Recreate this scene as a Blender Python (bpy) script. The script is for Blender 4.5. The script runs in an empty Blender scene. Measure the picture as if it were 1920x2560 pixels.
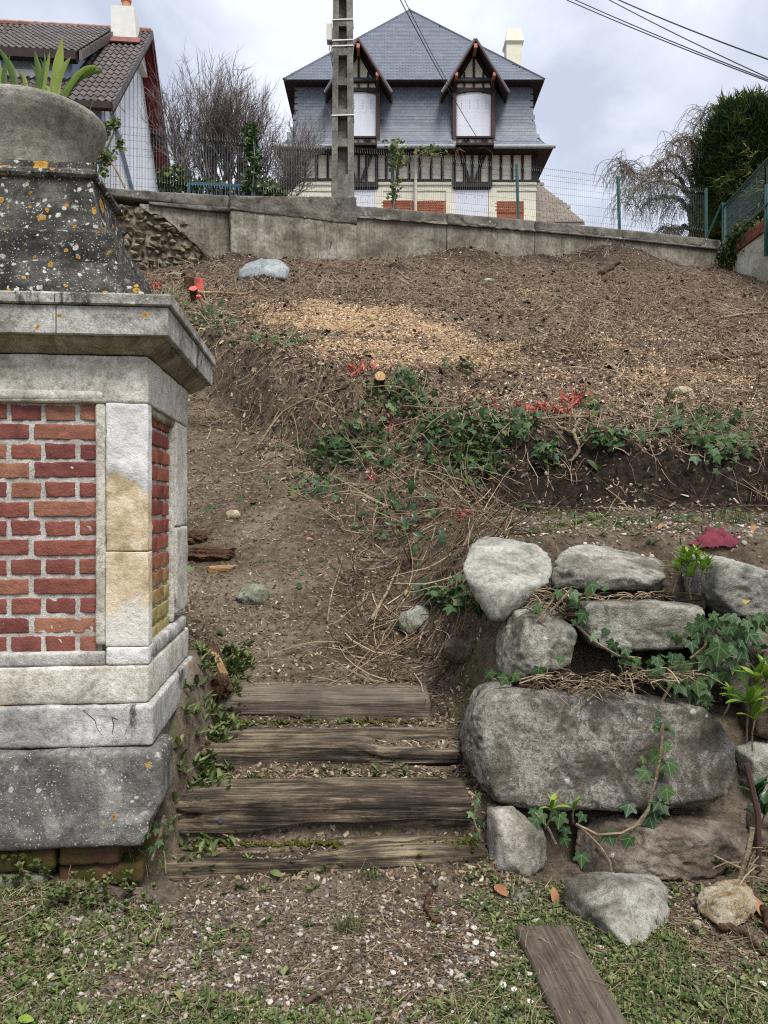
import bpy, bmesh, math, random
import numpy as np
from mathutils import Vector, Matrix
R = math.radians
random.seed(7)
rng = np.random.default_rng(11)
SC = bpy.context.scene
COL = SC.collection

# ------------------------------------------------------------------ camera, sky, sun, exposure
EYE = 1.5                      # eye height above the gravel; everything is built with z = 0 at the eye and lifted at the end
F = 1923.0                     # focal length in pixels of the 1920 x 2560 photograph
cam_d = bpy.data.cameras.new('camera')
cam = bpy.data.objects.new('camera', cam_d)
COL.objects.link(cam)
cam.location = (0, 0, EYE)
cam.rotation_euler = (R(90), 0, 0)
cam_d.sensor_width = 36
cam_d.lens = 36 * F / 2560
cam_d.shift_y = -18 / 2560
cam_d.clip_end = 2000
cam_d.clip_start = 0.05
SC.camera = cam
SC.view_settings.view_transform = 'Standard'
SC.view_settings.look = 'None'
SC.view_settings.gamma = 1
SC.view_settings.exposure = 1.66
try:
    SC.view_settings.use_curve_mapping = False
except Exception:
    pass

SUN_EL, SUN_AZ = 60, 152        # degrees; azimuth clockwise from +y (the viewing direction)
W = bpy.data.worlds.new('World')
SC.world = W
W.use_nodes = True
wn, wl = W.node_tree.nodes, W.node_tree.links
wn.clear()
w_out = wn.new('ShaderNodeOutputWorld')
w_bg = wn.new('ShaderNodeBackground')
w_sky = wn.new('ShaderNodeTexSky')
w_sky.sky_type = 'NISHITA'
w_sky.sun_disc = False
w_sky.sun_elevation = R(SUN_EL)
w_sky.sun_rotation = R(SUN_AZ)
w_tc = wn.new('ShaderNodeTexCoord')
w_map = wn.new('ShaderNodeMapping')
w_map.inputs['Scale'].default_value = (1.0, 1.0, 1.9)
w_map.inputs['Location'].default_value = (3.1, 0.4, 0.2)
w_n1 = wn.new('ShaderNodeTexNoise')
w_n1.inputs['Scale'].default_value = 3.1
w_n1.inputs['Detail'].default_value = 7
w_n1.inputs['Roughness'].default_value = 0.52
w_n1.inputs['Distortion'].default_value = 0.35
w_rmp = wn.new('ShaderNodeValToRGB')
w_rmp.color_ramp.elements[0].position = 0.40
w_rmp.color_ramp.elements[0].color = (1.98, 2.14, 2.55, 1)
w_rmp.color_ramp.elements[1].position = 0.61
w_rmp.color_ramp.elements[1].color = (3.2, 3.33, 3.68, 1)
w_mix = wn.new('ShaderNodeMixRGB')
w_mix.inputs[0].default_value = 0.93
wl.new(w_tc.outputs['Generated'], w_map.inputs['Vector'])
wl.new(w_map.outputs[0], w_n1.inputs['Vector'])
wl.new(w_n1.outputs['Fac'], w_rmp.inputs[0])
wl.new(w_sky.outputs[0], w_mix.inputs[1])
wl.new(w_rmp.outputs[0], w_mix.inputs[2])
wl.new(w_mix.outputs[0], w_bg.inputs['Color'])
w_bg.inputs['Strength'].default_value = 0.1
wl.new(w_bg.outputs[0], w_out.inputs['Surface'])

sun_d = bpy.data.lights.new('sun', 'SUN')
sun_d.energy = 1.5
sun_d.angle = R(26)
sun_d.color = (1.0, 0.965, 0.91)
sun = bpy.data.objects.new('sun', sun_d)
COL.objects.link(sun)
sdir = Vector((math.sin(R(SUN_AZ)) * math.cos(R(SUN_EL)), math.cos(R(SUN_AZ)) * math.cos(R(SUN_EL)), math.sin(R(SUN_EL))))
sun.rotation_euler = sdir.to_track_quat('Z', 'Y').to_euler()

SC.cycles.use_denoising = False
SC.cycles.max_bounces = 6
SC.cycles.diffuse_bounces = 3
SC.cycles.filter_width = 1.15

# ------------------------------------------------------------------ helpers: numbers
def V(px, py, y):
    """point at depth y seen at pixel (px, py) of the photograph"""
    return np.array([(px - 960) / F * y, y, (1262 - py) / F * y])

def Z7(zx, zy, y): return V(1120 + .4822 * zx, 1280 + .4822 * zy, y)     # enlargement of the boulder wall
def ZB(zx, zy, y): return V(1160 + .4581 * zx, 1900 + .4581 * zy, y)     # enlargement of the right foreground

def _h3(ix, iy, iz, seed):
    n = (ix.astype(np.int64) * 374761393 + iy.astype(np.int64) * 668265263 + iz.astype(np.int64) * 2147483647 + seed * 1274126177) & 0xffffffff
    n = ((n ^ (n >> 13)) * 1274126177) & 0xffffffff
    n = ((n ^ (n >> 16)) * 2246822519) & 0xffffffff
    return ((n ^ (n >> 15)) & 0xffffff) / float(0xffffff)

def vnoise(p, seed=0):
    p = np.asarray(p, float)
    i = np.floor(p)
    f = p - i
    u = f * f * (3 - 2 * f)
    i = i.astype(np.int64)
    r = 0
    for dx in (0, 1):
        for dy in (0, 1):
            for dz in (0, 1):
                w = (u[:, 0] if dx else 1 - u[:, 0]) * (u[:, 1] if dy else 1 - u[:, 1]) * (u[:, 2] if dz else 1 - u[:, 2])
                r = r + w * _h3(i[:, 0] + dx, i[:, 1] + dy, i[:, 2] + dz, seed)
    return r * 2 - 1

def fbm(p, octaves=4, gain=.5, seed=0):
    p = np.asarray(p, float)
    a, t, s = 1., 0, 0
    for k in range(octaves):
        t = t + a * vnoise(p, seed + k * 17)
        s += a
        a *= gain
        p = p * 2.03 + 3.7
    return t / s

def fb2(x, y, freq, octaves=4, gain=.5, seed=0):
    x = np.asarray(x, float); y = np.asarray(y, float)
    sh = np.broadcast(x, y).shape
    x = np.broadcast_to(x, sh).ravel(); y = np.broadcast_to(y, sh).ravel()
    return fbm(np.stack([x * freq, y * freq, np.full(x.shape, seed * 1.37 + .5)], 1), octaves, gain, seed).reshape(sh)

def sst(a, b, x):
    t = np.clip((np.asarray(x, float) - a) / (b - a), 0, 1)
    return t * t * (3 - 2 * t)

# ------------------------------------------------------------------ helpers: objects
def mesh_np(name, v, faces, tint=None, smooth=False):
    me = bpy.data.meshes.new(name)
    v = np.asarray(v, np.float32)
    if not isinstance(faces, (list, tuple)) or (len(faces) and not isinstance(faces[0], np.ndarray)):
        me.from_pydata([tuple(map(float, a)) for a in v], [], [tuple(int(i) for i in f) for f in faces])
    else:
        me.vertices.add(len(v))
        me.vertices.foreach_set('co', v.ravel())
        faces = [f for f in faces if len(f)]
        nl = sum(f.size for f in faces)
        npoly = sum(len(f) for f in faces)
        me.loops.add(nl)
        me.polygons.add(npoly)
        me.loops.foreach_set('vertex_index', np.concatenate([f.ravel() for f in faces]).astype(np.int32))
        tot = np.concatenate([np.full(len(f), f.shape[1]) for f in faces])
        st = np.concatenate([[0], np.cumsum(tot)[:-1]])
        me.polygons.foreach_set('loop_start', st.astype(np.int32))
        me.update(calc_edges=True)
        me.validate()
    if tint is not None:
        a = me.attributes.new('tint', 'FLOAT', 'POINT')
        a.data.foreach_set('value', np.asarray(tint, np.float32))
    me.polygons.foreach_set('use_smooth', np.full(len(me.polygons), bool(smooth)))
    return me

def tag(o, label, cat, group=None):
    o['label'] = label
    o['category'] = cat
    if group:
        o['group'] = group
    return o

def empty(name, loc, label, cat, group=None):
    o = bpy.data.objects.new(name, None)
    o.empty_display_size = .1
    COL.objects.link(o)
    o.location = [float(a) for a in loc]
    return tag(o, label, cat, group)

def wloc(o):
    l = np.array(o.location)
    while o.parent:
        o = o.parent
        l = l + np.array(o.location)
    return l

def obj(name, v, faces, m, parent=None, smooth=False, tint=None, base=None):
    """one mesh object; v is given in eye space, its origin is the parent's origin or its own base"""
    v = np.asarray(v, float)
    if parent is not None:
        o0 = wloc(parent)
    else:
        o0 = np.array(base if base is not None else [v[:, 0].mean(), v[:, 1].mean(), v[:, 2].min()], float)
    me = mesh_np(name, v - o0, faces, tint, smooth)
    me.materials.append(m)
    o = bpy.data.objects.new(name, me)
    COL.objects.link(o)
    if parent is not None:
        o.parent = parent
    else:
        o.location = o0
    return o

def link_copy(src, loc=None, rot=None, scale=None, parent='same'):
    c = src.copy()
    COL.objects.link(c)
    if parent != 'same':
        c.parent = parent
    if loc is not None:
        c.location = loc
    if rot is not None:
        c.rotation_euler = rot
    if scale is not None:
        c.scale = scale
    return c

class MB:
    """collects shapes into one mesh"""
    def __init__(s): s.v = []; s.f = {}; s.n = 0; s.t = []
    def add(s, v, faces, tint=0.):
        v = np.asarray(v, float)
        for f in ([faces] if isinstance(faces, np.ndarray) else faces):
            f = np.asarray(f)
            if f.ndim == 1:
                f = f[None]
            if len(f):
                s.f.setdefault(f.shape[1], []).append(f + s.n)
        s.v.append(v)
        s.t.append(np.full(len(v), tint) if np.isscalar(tint) else np.asarray(tint))
        s.n += len(v)
        return s
    def box(s, a, b, tint=0.):
        (x0, y0, z0), (x1, y1, z1) = a, b
        v = [(x0, y0, z0), (x1, y0, z0), (x1, y1, z0), (x0, y1, z0), (x0, y0, z1), (x1, y0, z1), (x1, y1, z1), (x0, y1, z1)]
        return s.add(v, BOXF, tint)
    def hexa(s, v8, tint=0.):
        return s.add(v8, BOXF, tint)
    def bar(s, p, q, w, d, up=(0, 0, 1), tint=0.):
        """a squared bar from p to q, w wide (along up x dir) and d deep (along the other)"""
        p, q = np.array(p, float), np.array(q, float)
        t = q - p; t /= np.linalg.norm(t)
        a = np.cross(t, up); a /= np.linalg.norm(a)
        b = np.cross(a, t)
        v = [e + sa * a * w / 2 + sb * b * d / 2 for e in (p, q) for sa, sb in ((-1, -1), (1, -1), (1, 1), (-1, 1))]
        return s.add(v, BOXF, tint)
    def tube(s, pts, r, sides=6, tint=0.):
        pts = np.asarray(pts, float)[None]
        r = np.broadcast_to(np.asarray(r, float), (pts.shape[1],))[None]
        v, f = tubes(pts, r, sides)
        return s.add(v, f, tint)
    def build(s, name, m, parent=None, smooth=False, base=None):
        return obj(name, np.concatenate(s.v), [np.concatenate(x) for x in s.f.values()], m, parent, smooth, np.concatenate(s.t), base)

BOXF = np.array([(0, 3, 2, 1), (4, 5, 6, 7), (0, 1, 5, 4), (1, 2, 6, 5), (2, 3, 7, 6), (3, 0, 4, 7)])

def tubes(P, Rr, sides=3, cap=True):
    """P (N,K,3) polylines, Rr (N,K) radii -> verts, [quads, caps]"""
    P = np.asarray(P, float)
    N, K, _ = P.shape
    T = np.gradient(P, axis=1)
    T /= np.linalg.norm(T, axis=2, keepdims=True) + 1e-9
    up = np.tile(np.array([0.13, .21, .97]), (N, K, 1))
    m = np.abs((up * T).sum(2)).mean(1) > .93
    up[m] = np.array([.97, .2, .1])
    A = np.cross(T, up); A /= np.linalg.norm(A, axis=2, keepdims=True) + 1e-9
    B = np.cross(A, T)
    th = np.arange(sides) / sides * 2 * np.pi
    v = P[:, :, None] + Rr[:, :, None, None] * (np.cos(th)[None, None, :, None] * A[:, :, None] + np.sin(th)[None, None, :, None] * B[:, :, None])
    idx = np.arange(N * K * sides).reshape(N, K, sides)
    a = idx[:, :-1]; b = idx[:, 1:]
    q = np.stack([a, np.roll(a, -1, 2), np.roll(b, -1, 2), b], -1).reshape(-1, 4)
    fs = [q]
    if cap:
        fs += [idx[:, -1], idx[:, 0, ::-1]]
    return v.reshape(-1, 3), fs

def gridbox(h, cell, r=.01, disp=None):
    """box of half sizes h with rounded edges, evenly divided; disp(p, n) gives an offset along the normal or a vector"""
    h = np.array(h, float)
    cell = np.broadcast_to(np.asarray(cell, float), (3,))
    V_, F_ = [], []
    off = 0
    for ax in range(3):
        a, b = (ax + 1) % 3, (ax + 2) % 3
        na, nb = max(1, int(round(2 * h[a] / cell[a]))), max(1, int(round(2 * h[b] / cell[b])))
        def ln(n, hh):
            if n < 3: return np.linspace(-hh, hh, n + 1)
            e = min(r * .9, hh * .5)
            return np.concatenate([[-hh], [-hh + e * .5], np.linspace(-hh + e * 1.2, hh - e * 1.2, n - 1), [hh - e * .5], [hh]])
        ga, gb = ln(na, h[a]), ln(nb, h[b])
        A, B = np.meshgrid(ga, gb, indexing='ij')
        for s in (-1, 1):
            p = np.zeros(A.shape + (3,))
            p[..., a] = A; p[..., b] = B; p[..., ax] = s * h[ax]
            idx = np.arange(A.size).reshape(A.shape) + off
            q = np.stack([idx[:-1, :-1], idx[1:, :-1], idx[1:, 1:], idx[:-1, 1:]], -1).reshape(-1, 4)
            if s < 0: q = q[:, ::-1]
            V_.append(p.reshape(-1, 3)); F_.append(q); off += A.size
    v = np.concatenate(V_); f = np.concatenate(F_)
    _, first, inv = np.unique(np.round(v, 5), axis=0, return_index=True, return_inverse=True)
    v = v[first]; f = inv.ravel()[f]
    rr = min(r, h.min() * .95)
    c = np.clip(v, -(h - rr), h - rr)
    n = v - c
    ln_ = np.linalg.norm(n, axis=1, keepdims=True)
    n = n / np.maximum(ln_, 1e-9)
    v = c + n * np.minimum(ln_, rr)
    if disp is not None:
        d = disp(v, n)
        v = v + (n * d[:, None] if d.ndim == 1 else d)
    return v, f

def frames(N):
    """random tangent frames about unit normals N (n,3) -> (n,3,3) columns t, b, n"""
    n = len(N)
    r = rng.normal(size=(n, 3))
    t = np.cross(N, r); t /= np.linalg.norm(t, axis=1, keepdims=True) + 1e-9
    b = np.cross(N, t)
    return np.stack([t, b, N], 2)

def tilt(N, amt):
    m = N + rng.normal(size=N.shape) * amt
    return m / np.linalg.norm(m, axis=1, keepdims=True)

def scatter(bv, bf, pos, Rm, scale, tint=None):
    bv = np.asarray(bv, float); bf = np.asarray(bf)
    N, k = len(pos), len(bv)
    scale = np.asarray(scale, float)
    if scale.ndim == 1: scale = np.repeat(scale[:, None], 3, 1)
    v = np.einsum('nij,nkj->nki', Rm, bv[None] * scale[:, None]) + pos[:, None]
    f = (bf[None] + (np.arange(N) * k)[:, None, None]).reshape(-1, bf.shape[1])
    t = np.repeat(tint if tint is not None else rng.random(N), k)
    return v.reshape(-1, 3), f, t

def stuff(name, v, f, t, m, parent=None, smooth=False):
    o = obj(name, v, f if isinstance(f, list) else [f], m, parent, smooth, t)
    o['kind'] = 'stuff'
    return o

# ------------------------------------------------------------------ helpers: materials
class T:
    def __init__(s, name):
        s.m = bpy.data.materials.new(name)
        s.m.use_nodes = True
        s.N, s.L = s.m.node_tree.nodes, s.m.node_tree.links
        s.b = s.N['Principled BSDF']
    def put(s, sock, val):
        if isinstance(val, bpy.types.NodeSocket):
            s.L.new(val, sock)
        elif val is not None:
            if isinstance(val, (tuple, list)) and len(val) == 3 and sock.type == 'RGBA':
                val = (*val, 1)
            sock.default_value = val
    def obj(s, rand=0, scale=None, rot=None):
        c = s.N.new('ShaderNodeTexCoord').outputs['Object']
        if rand:
            r = s.N.new('ShaderNodeObjectInfo').outputs['Random']
            a = s.N.new('ShaderNodeVectorMath'); a.operation = 'ADD'
            m = s.math('MULTIPLY', r, float(rand))
            s.L.new(c, a.inputs[0]); s.L.new(m, a.inputs[1])
            c = a.outputs[0]
        return s.map(c, scale, rot) if scale or rot else c
    def rand(s): return s.N.new('ShaderNodeObjectInfo').outputs['Random']
    def map(s, vec, scale=None, rot=None, loc=None):
        n = s.N.new('ShaderNodeMapping')
        s.L.new(vec, n.inputs[0])
        if scale: n.inputs['Scale'].default_value = scale
        if rot: n.inputs['Rotation'].default_value = rot
        if loc: n.inputs['Location'].default_value = loc
        return n.outputs[0]
    def noise(s, vec, scale, detail=6, rough=.6, dist=0):
        n = s.N.new('ShaderNodeTexNoise')
        s.L.new(vec, n.inputs['Vector'])
        for k, x in (('Scale', scale), ('Detail', detail), ('Roughness', rough), ('Distortion', dist)):
            n.inputs[k].default_value = x
        return n.outputs['Fac']
    def vor(s, vec, scale, feature='F1', out='Distance', rnd=1):
        n = s.N.new('ShaderNodeTexVoronoi')
        n.feature = feature
        s.L.new(vec, n.inputs['Vector'])
        n.inputs['Scale'].default_value = scale
        n.inputs['Randomness'].default_value = rnd
        return n.outputs[out]
    def warp(s, vec, scale, amt):
        n = s.N.new('ShaderNodeTexNoise'); n.inputs['Scale'].default_value = scale; n.inputs['Detail'].default_value = 3
        s.L.new(vec, n.inputs['Vector'])
        m = s.N.new('ShaderNodeVectorMath'); m.operation = 'MULTIPLY_ADD'
        s.L.new(n.outputs['Color'], m.inputs[0]); m.inputs[1].default_value = (amt, amt, amt); s.L.new(vec, m.inputs[2])
        return m.outputs[0]
    def ramp(s, fac, stops, interp='LINEAR'):
        n = s.N.new('ShaderNodeValToRGB')
        n.color_ramp.interpolation = interp
        e = n.color_ramp.elements
        while len(e) < len(stops): e.new(1)
        for k, (p, c) in enumerate(stops):
            e[k].position = p; e[k].color = (*c, 1)
        s.put(n.inputs[0], fac)
        return n.outputs[0]
    def step(s, fac, lo, hi, a=0., b=1.):
        n = s.N.new('ShaderNodeMapRange')
        n.interpolation_type = 'SMOOTHSTEP'
        s.put(n.inputs['Value'], fac)
        for k, x in (('From Min', lo), ('From Max', hi), ('To Min', a), ('To Max', b)):
            n.inputs[k].default_value = x
        return n.outputs[0]
    def mix(s, f, a, b, mode='MIX'):
        n = s.N.new('ShaderNodeMixRGB'); n.blend_type = mode
        s.put(n.inputs[0], f); s.put(n.inputs[1], a); s.put(n.inputs[2], b)
        return n.outputs[0]
    def math(s, op, a, b=None):
        n = s.N.new('ShaderNodeMath'); n.operation = op
        s.put(n.inputs[0], a)
        if b is not None: s.put(n.inputs[1], b)
        return n.outputs[0]
    def attr(s, name, out='Fac'):
        n = s.N.new('ShaderNodeAttribute'); n.attribute_name = name
        return n.outputs[out]
    def sep(s, vec):
        n = s.N.new('ShaderNodeSeparateXYZ'); s.L.new(vec, n.inputs[0])
        return n.outputs
    def sepc(s, col):
        n = s.N.new('ShaderNodeSeparateColor'); s.L.new(col, n.inputs[0])
        return n.outputs
    def out(s, col, rough=.9, h=None, bs=.5, bd=.01, spec=.25, trans=0):
        s.put(s.b.inputs['Base Color'], col)
        s.put(s.b.inputs['Roughness'], rough)
        s.b.inputs['Specular IOR Level'].default_value = spec
        if h is not None:
            n = s.N.new('ShaderNodeBump')
            n.inputs['Strength'].default_value = bs
            n.inputs['Distance'].default_value = bd
            s.L.new(h, n.inputs['Height'])
            s.L.new(n.outputs[0], s.b.inputs['Normal'])
        if trans:
            tr = s.N.new('ShaderNodeBsdfTranslucent')
            s.put(tr.inputs['Color'], col)
            mx = s.N.new('ShaderNodeMixShader')
            mx.inputs[0].default_value = trans
            s.L.new(s.b.outputs[0], mx.inputs[1]); s.L.new(tr.outputs[0], mx.inputs[2])
            s.L.new(mx.outputs[0], s.N['Material Output'].inputs['Surface'])
        return s.m

def plain(name, col, var=.12, scale=6., rough=.8, bs=.2, spec=.25, rand=9):
    t = T(name)
    c = t.obj(rand)
    n = t.noise(c, scale, 8, .65)
    lo = tuple(a * (1 - var * 1.6) for a in col); hi = tuple(min(1, a * (1 + var * 1.6)) for a in col)
    return t.out(t.ramp(n, [(.3, lo), (.7, hi)]), rough, n, bs, .01, spec)

def tinted(name, stops, rough=.85, trans=0, spec=.2, nscale=30., nv=.25):
    """colour picked by the per-piece tint attribute plus the object's random number"""
    t = T(name)
    f = t.math('FRACT', t.math('ADD', t.attr('tint'), t.rand()))
    n = t.noise(t.obj(), nscale, 4, .6)
    c = t.ramp(f, stops)
    c = t.mix(1., c, t.ramp(n, [(.25, (1 - nv,) * 3), (.75, (1 + nv * .4,) * 3)]), 'MULTIPLY')
    return t.out(c, rough, None, trans=trans, spec=spec)

M = {}
def m_stone(name, cols, white=.0, orange=.0, dark=.0, green=0., scale=1., bump=.5, net=0., streak=0.):
    """weathered stone: mottled base, pale and orange lichen, dark crust, green film, pale crusty network, run-off streaks"""
    t = T(name)
    c = t.obj(13)
    n1 = t.noise(c, 5 * scale, 10, .7, .5)
    n2 = t.noise(c, 42 * scale, 7, .75)
    n3 = t.noise(c, 170 * scale, 4, .7)
    n4 = t.noise(c, 1.4 * scale, 5, .6)
    col = t.ramp(t.math('ADD', t.math('MULTIPLY', n1, .7), t.math('MULTIPLY', n4, .3)), [(.40, cols[0]), (.5, cols[1]), (.60, cols[2])])
    col = t.mix(.7, col, t.ramp(n2, [(.34, (.42, .41, .40)), (.5, (.95, .95, .95)), (.66, (1.3, 1.3, 1.28))]), 'MULTIPLY')
    col = t.mix(.55, col, t.ramp(n3, [(.34, (.5, .5, .5)), (.5, (1, 1, 1)), (.68, (1.25, 1.25, 1.25))]), 'MULTIPLY')
    if net:
        r = t.math('ABSOLUTE', t.math('SUBTRACT', t.noise(c, 24 * scale, 7, .72, 1.2), .5))
        k = t.math('MULTIPLY', t.math('SUBTRACT', 1., t.step(r, .012, .05)), t.step(n1, .42, .56))
        col = t.mix(t.math('MULTIPLY', k, net), col, (.46, .45, .41))
        pit = t.step(t.vor(c, 60 * scale), .10, .22)
        col = t.mix(t.math('MULTIPLY', t.math('SUBTRACT', 1., pit), .7 * net), col, (.05, .045, .04))
    if streak:
        v = t.noise(t.map(c, (9, 9, .7)), 2.2, 6, .65)
        col = t.mix(t.math('MULTIPLY', t.step(v, .50, .66), streak), col, (.06, .057, .05))
    if dark:
        d = t.noise(t.map(c, (1, 1, .5)), 3.4 * scale, 9, .74, .9)
        col = t.mix(t.math('MULTIPLY', t.step(d, .62 - dark * .25, .70 - dark * .22), .88), col, t.ramp(n3, [(.35, (.018, .018, .018)), (.65, (.075, .073, .07))]))
    if green:
        g = t.noise(c, 4.3 * scale, 8, .72, .6)
        col = t.mix(t.step(g, .66 - green * .3, .78 - green * .25, 0, .7), col, t.ramp(n2, [(.35, (.07, .075, .018)), (.65, (.20, .19, .06))]))
    if white:
        wc = t.warp(c, 14 * scale, .05)
        v = t.vor(wc, 34 * scale)
        gate = t.step(t.noise(c, 7 * scale, 5, .65), .58 - white * .26, .70 - white * .22)
        cl_ = t.sepc(t.vor(wc, 34 * scale, out='Color'))[1]
        rag = t.math('ADD', v, t.math('MULTIPLY', t.math('SUBTRACT', t.noise(c, 110, 4, .7), .5), .5))
        w = t.math('MULTIPLY', t.step(t.math('SUBTRACT', t.math('MULTIPLY', t.math('MULTIPLY', cl_, cl_), .42), rag), -.03, .05), gate)
        v2 = t.vor(wc, 13 * scale)
        rag2 = t.math('ADD', v2, t.math('MULTIPLY', t.math('SUBTRACT', t.noise(c, 50, 5, .75), .5), .9))
        w2 = t.math('MULTIPLY', t.math('SUBTRACT', 1., t.step(rag2, .02, .20)), t.math('MULTIPLY', gate, .8))
        w = t.math('MAXIMUM', w, w2)
        if white > .4:
            v3 = t.math('ADD', t.vor(wc, 85 * scale), t.math('MULTIPLY', t.noise(c, 12 * scale, 4, .6), .5))
            w = t.math('MAXIMUM', w, t.math('SUBTRACT', 1., t.step(v3, .36, .46)))
        col = t.mix(t.math('MULTIPLY', w, .9), col, t.ramp(n2, [(.35, (.40, .40, .37)), (.65, (.66, .66, .62))]))
    if orange:
        oc = t.warp(t.map(c, loc=(2.3, 1.1, .7)), 9 * scale, .06)
        for sc_, kk in ((10, 1.), (26, .9)):
            v = t.vor(oc, sc_ * scale)
            cell = t.sepc(t.vor(oc, sc_ * scale, out='Color'))[0]
            lim = t.math('MULTIPLY', t.step(cell, 1 - orange * kk, 1.0, .0, 1.0), .33)
            rag = t.math('ADD', v, t.math('MULTIPLY', t.math('SUBTRACT', t.noise(oc, 45, 5, .75), .5), .42))
            o = t.step(t.math('SUBTRACT', lim, rag), -.01, .05)
            rim = t.ramp(t.math('ADD', t.math('DIVIDE', v, .34), t.math('MULTIPLY', t.math('SUBTRACT', n3, .5), 1.2)), [(.2, (.22, .12, .03)), (.75, (.48, .26, .045)), (1, (.52, .33, .08))])
            col = t.mix(o, col, rim)
    hh = t.math('ADD', t.math('MULTIPLY', n1, .5), t.math('ADD', t.math('MULTIPLY', n2, .6), t.math('MULTIPLY', n3, .25)))
    return t.out(col, .93, hh, bump, .025, .15)
# ------------------------------------------------------------------ terrain
_EX = np.array([-40, -9, -5, -3.5, -2.6, -2.1, -1.75, -1.2, -.85, -.5, -.15, .2, .6, 1.2, 2.2, 4, 8, 40.])
_EY = np.array([9.6, 9.4, 9.1, 8.9, 8.75, 8.65, 8.35, 7.75, 7.3, 6.95, 6.7, 6.4, 6.12, 5.98, 5.95, 5.9, 5.85, 5.8])
_SY = np.array([2.97, 3.06, 3.19, 3.26, 3.44, 3.56, 3.62, 3.84, 3.94, 4.0, 4.25])
_SZ = np.array([-1.5, -1.42, -1.405, -1.25, -1.235, -1.225, -1.14, -1.115, -1.10, -1.03, -.975])
WALL_A, WALL_B = 15.44, .335          # the retaining wall runs along y = A + B x
CHIPS = []                            # filled with (x, y, rx, ry, weight)
BUMPS = [(-1.83, 11.5, .40, .24, .20), (-.42, 9.33, .26, .20, -.42), (.90, 7.42, .30, .20, -.38), (1.7, 15.3, .9, .5, .35), (5.2, 16.6, 1.1, .5, .4), (3.2, 15.7, .6, .4, .25), (-2.6, 13.3, .7, .4, .3),
         (.2, 13.6, .35, .25, .2), (2.0, 8.4, .5, .35, .12), (4.6, 16.1, .9, .5, .3)]

def wall_y(x): return WALL_A + WALL_B * np.asarray(x, float)
def wall_top(x): return 5.77 + .0479 * (np.asarray(x, float) + 4.3)

def slope_z(x, y):
    z = .6 + .4545 * (y - 6.2) - .066 * (x - 2)
    return z - .12 * np.clip(-1.9 - x, 0, 3)

def H(x, y, rough=True):
    x = np.asarray(x, float); y = np.asarray(y, float)
    x, y = np.broadcast_arrays(x, y)
    # ground in front
    g = -1.5 + .10 * sst(-.75, -1.2, x) * sst(2.2, 2.8, y) + .02 * fb2(x, y, .8, 3, seed=3)
    # steps, path
    yy = y - .045 * (np.clip(x, -1.1, .5) + .22)
    st = np.interp(yy, _SY, _SZ)
    path = np.where(yy < 4.25, np.where(yy < 2.97, g, np.maximum(st, g)), -.975 + .504 * (yy - 4.25))
    path = path + .05 * sst(4.3, 5.5, y) * fb2(x, y, 1.1, 3, seed=5) + .10 * sst(.15, .5, x) * sst(4.0, 4.6, y)
    ter = np.where(y > 4.2, -.19 + .094 * (y - 4), np.interp(y, [3.3, 3.5, 3.75, 4.0, 4.2], [-1.5, -1.05, -.8, -.55, -.172]))
    ter = np.where(y < 3.2, g, ter)
    x0 = np.interp(y, [3.0, 4.2, 5.2, 6.0], [.55, .48, .40, .15])
    wd = np.interp(y, [3.0, 3.9, 4.6, 6], [.06, .12, .34, .4])
    k = sst(0, 1, (x - x0 + wd) / (2 * wd))
    low = path * (1 - k) + ter * k
    # earth heaped against the side of the pier
    du, dv_ = x + .89, y - 2.90
    pu = du * .9962 + dv_ * .0872; pv_ = dv_ * .9962 - du * .0872
    bz = np.interp(pv_, [.05, .14, .3, .55, 1.0, 1.5], [-1.5, -1.25, -1.02, -.86, -.74, -.60])
    bw = np.interp(pv_, [.1, .45, .7, 1.0], [.05, .07, .10, .14])
    kk = sst(1, 0, (pu - .03) / bw) * sst(-1.6, -1.2, pu) * sst(1.5, 1.0, pv_) * (pv_ > .03)
    low = np.where(bz > low, low + (bz - low) * kk, low)
    # upper slope
    S = slope_z(x, y)
    ey = np.interp(x, _EX, _EY)
    ey = ey + .16 * fb2(x, y * .3, 1.6, 3, seed=8)
    dy = (np.interp(x + .05, _EX, _EY) - np.interp(x - .05, _EX, _EY)) / .1
    d = (y - ey) / np.sqrt(1 + dy * dy)
    w = np.interp(x, [-3, -1.8, -.9, -.2, .5, 1.1, 2, 4], [.26, .26, .32, .85, .8, .40, .22, .20])
    b = sst(-.5, .5, d / w)
    z = low * (1 - b) + S * b
    # behind the wall: a garden level just under the coping
    beyond = sst(0., .35, y - wall_y(np.clip(x, -30, 30)) - .25)
    z = z * (1 - beyond) + (wall_top(np.clip(x, -30, 30)) - .35) * beyond
    for (bx, by, rx, ry, a) in BUMPS:
        e = np.exp(-((x - bx) / rx) ** 2 - ((y - by) / ry) ** 2)
        z = z + a * e
    if rough:
        far = sst(4.2, 6.0, y) * (1 - beyond)
        face = np.exp(-((d / (w * .8)) ** 2)) * (y < 14)
        z = z + far * (.05 * fb2(x, y, 2.2, 5, .6, seed=1) + .025 * fb2(x, y, 9, 3, .6, seed=2))
        z = z + face * sst(5, 5.7, y) * (.26 * fb2(x, y, 4.5, 5, .65, seed=4))
        z = z + (1 - far) * .010 * fb2(x, y, 14, 3, .6, seed=9) * (y > 0)
    return z

def normal(x, y, e=.03):
    n = np.stack([-(H(x + e, y) - H(x - e, y)) / (2 * e), -(H(x, y + e) - H(x, y - e)) / (2 * e), np.ones(np.shape(x))], -1)
    return n / np.linalg.norm(n, axis=-1, keepdims=True)

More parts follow.
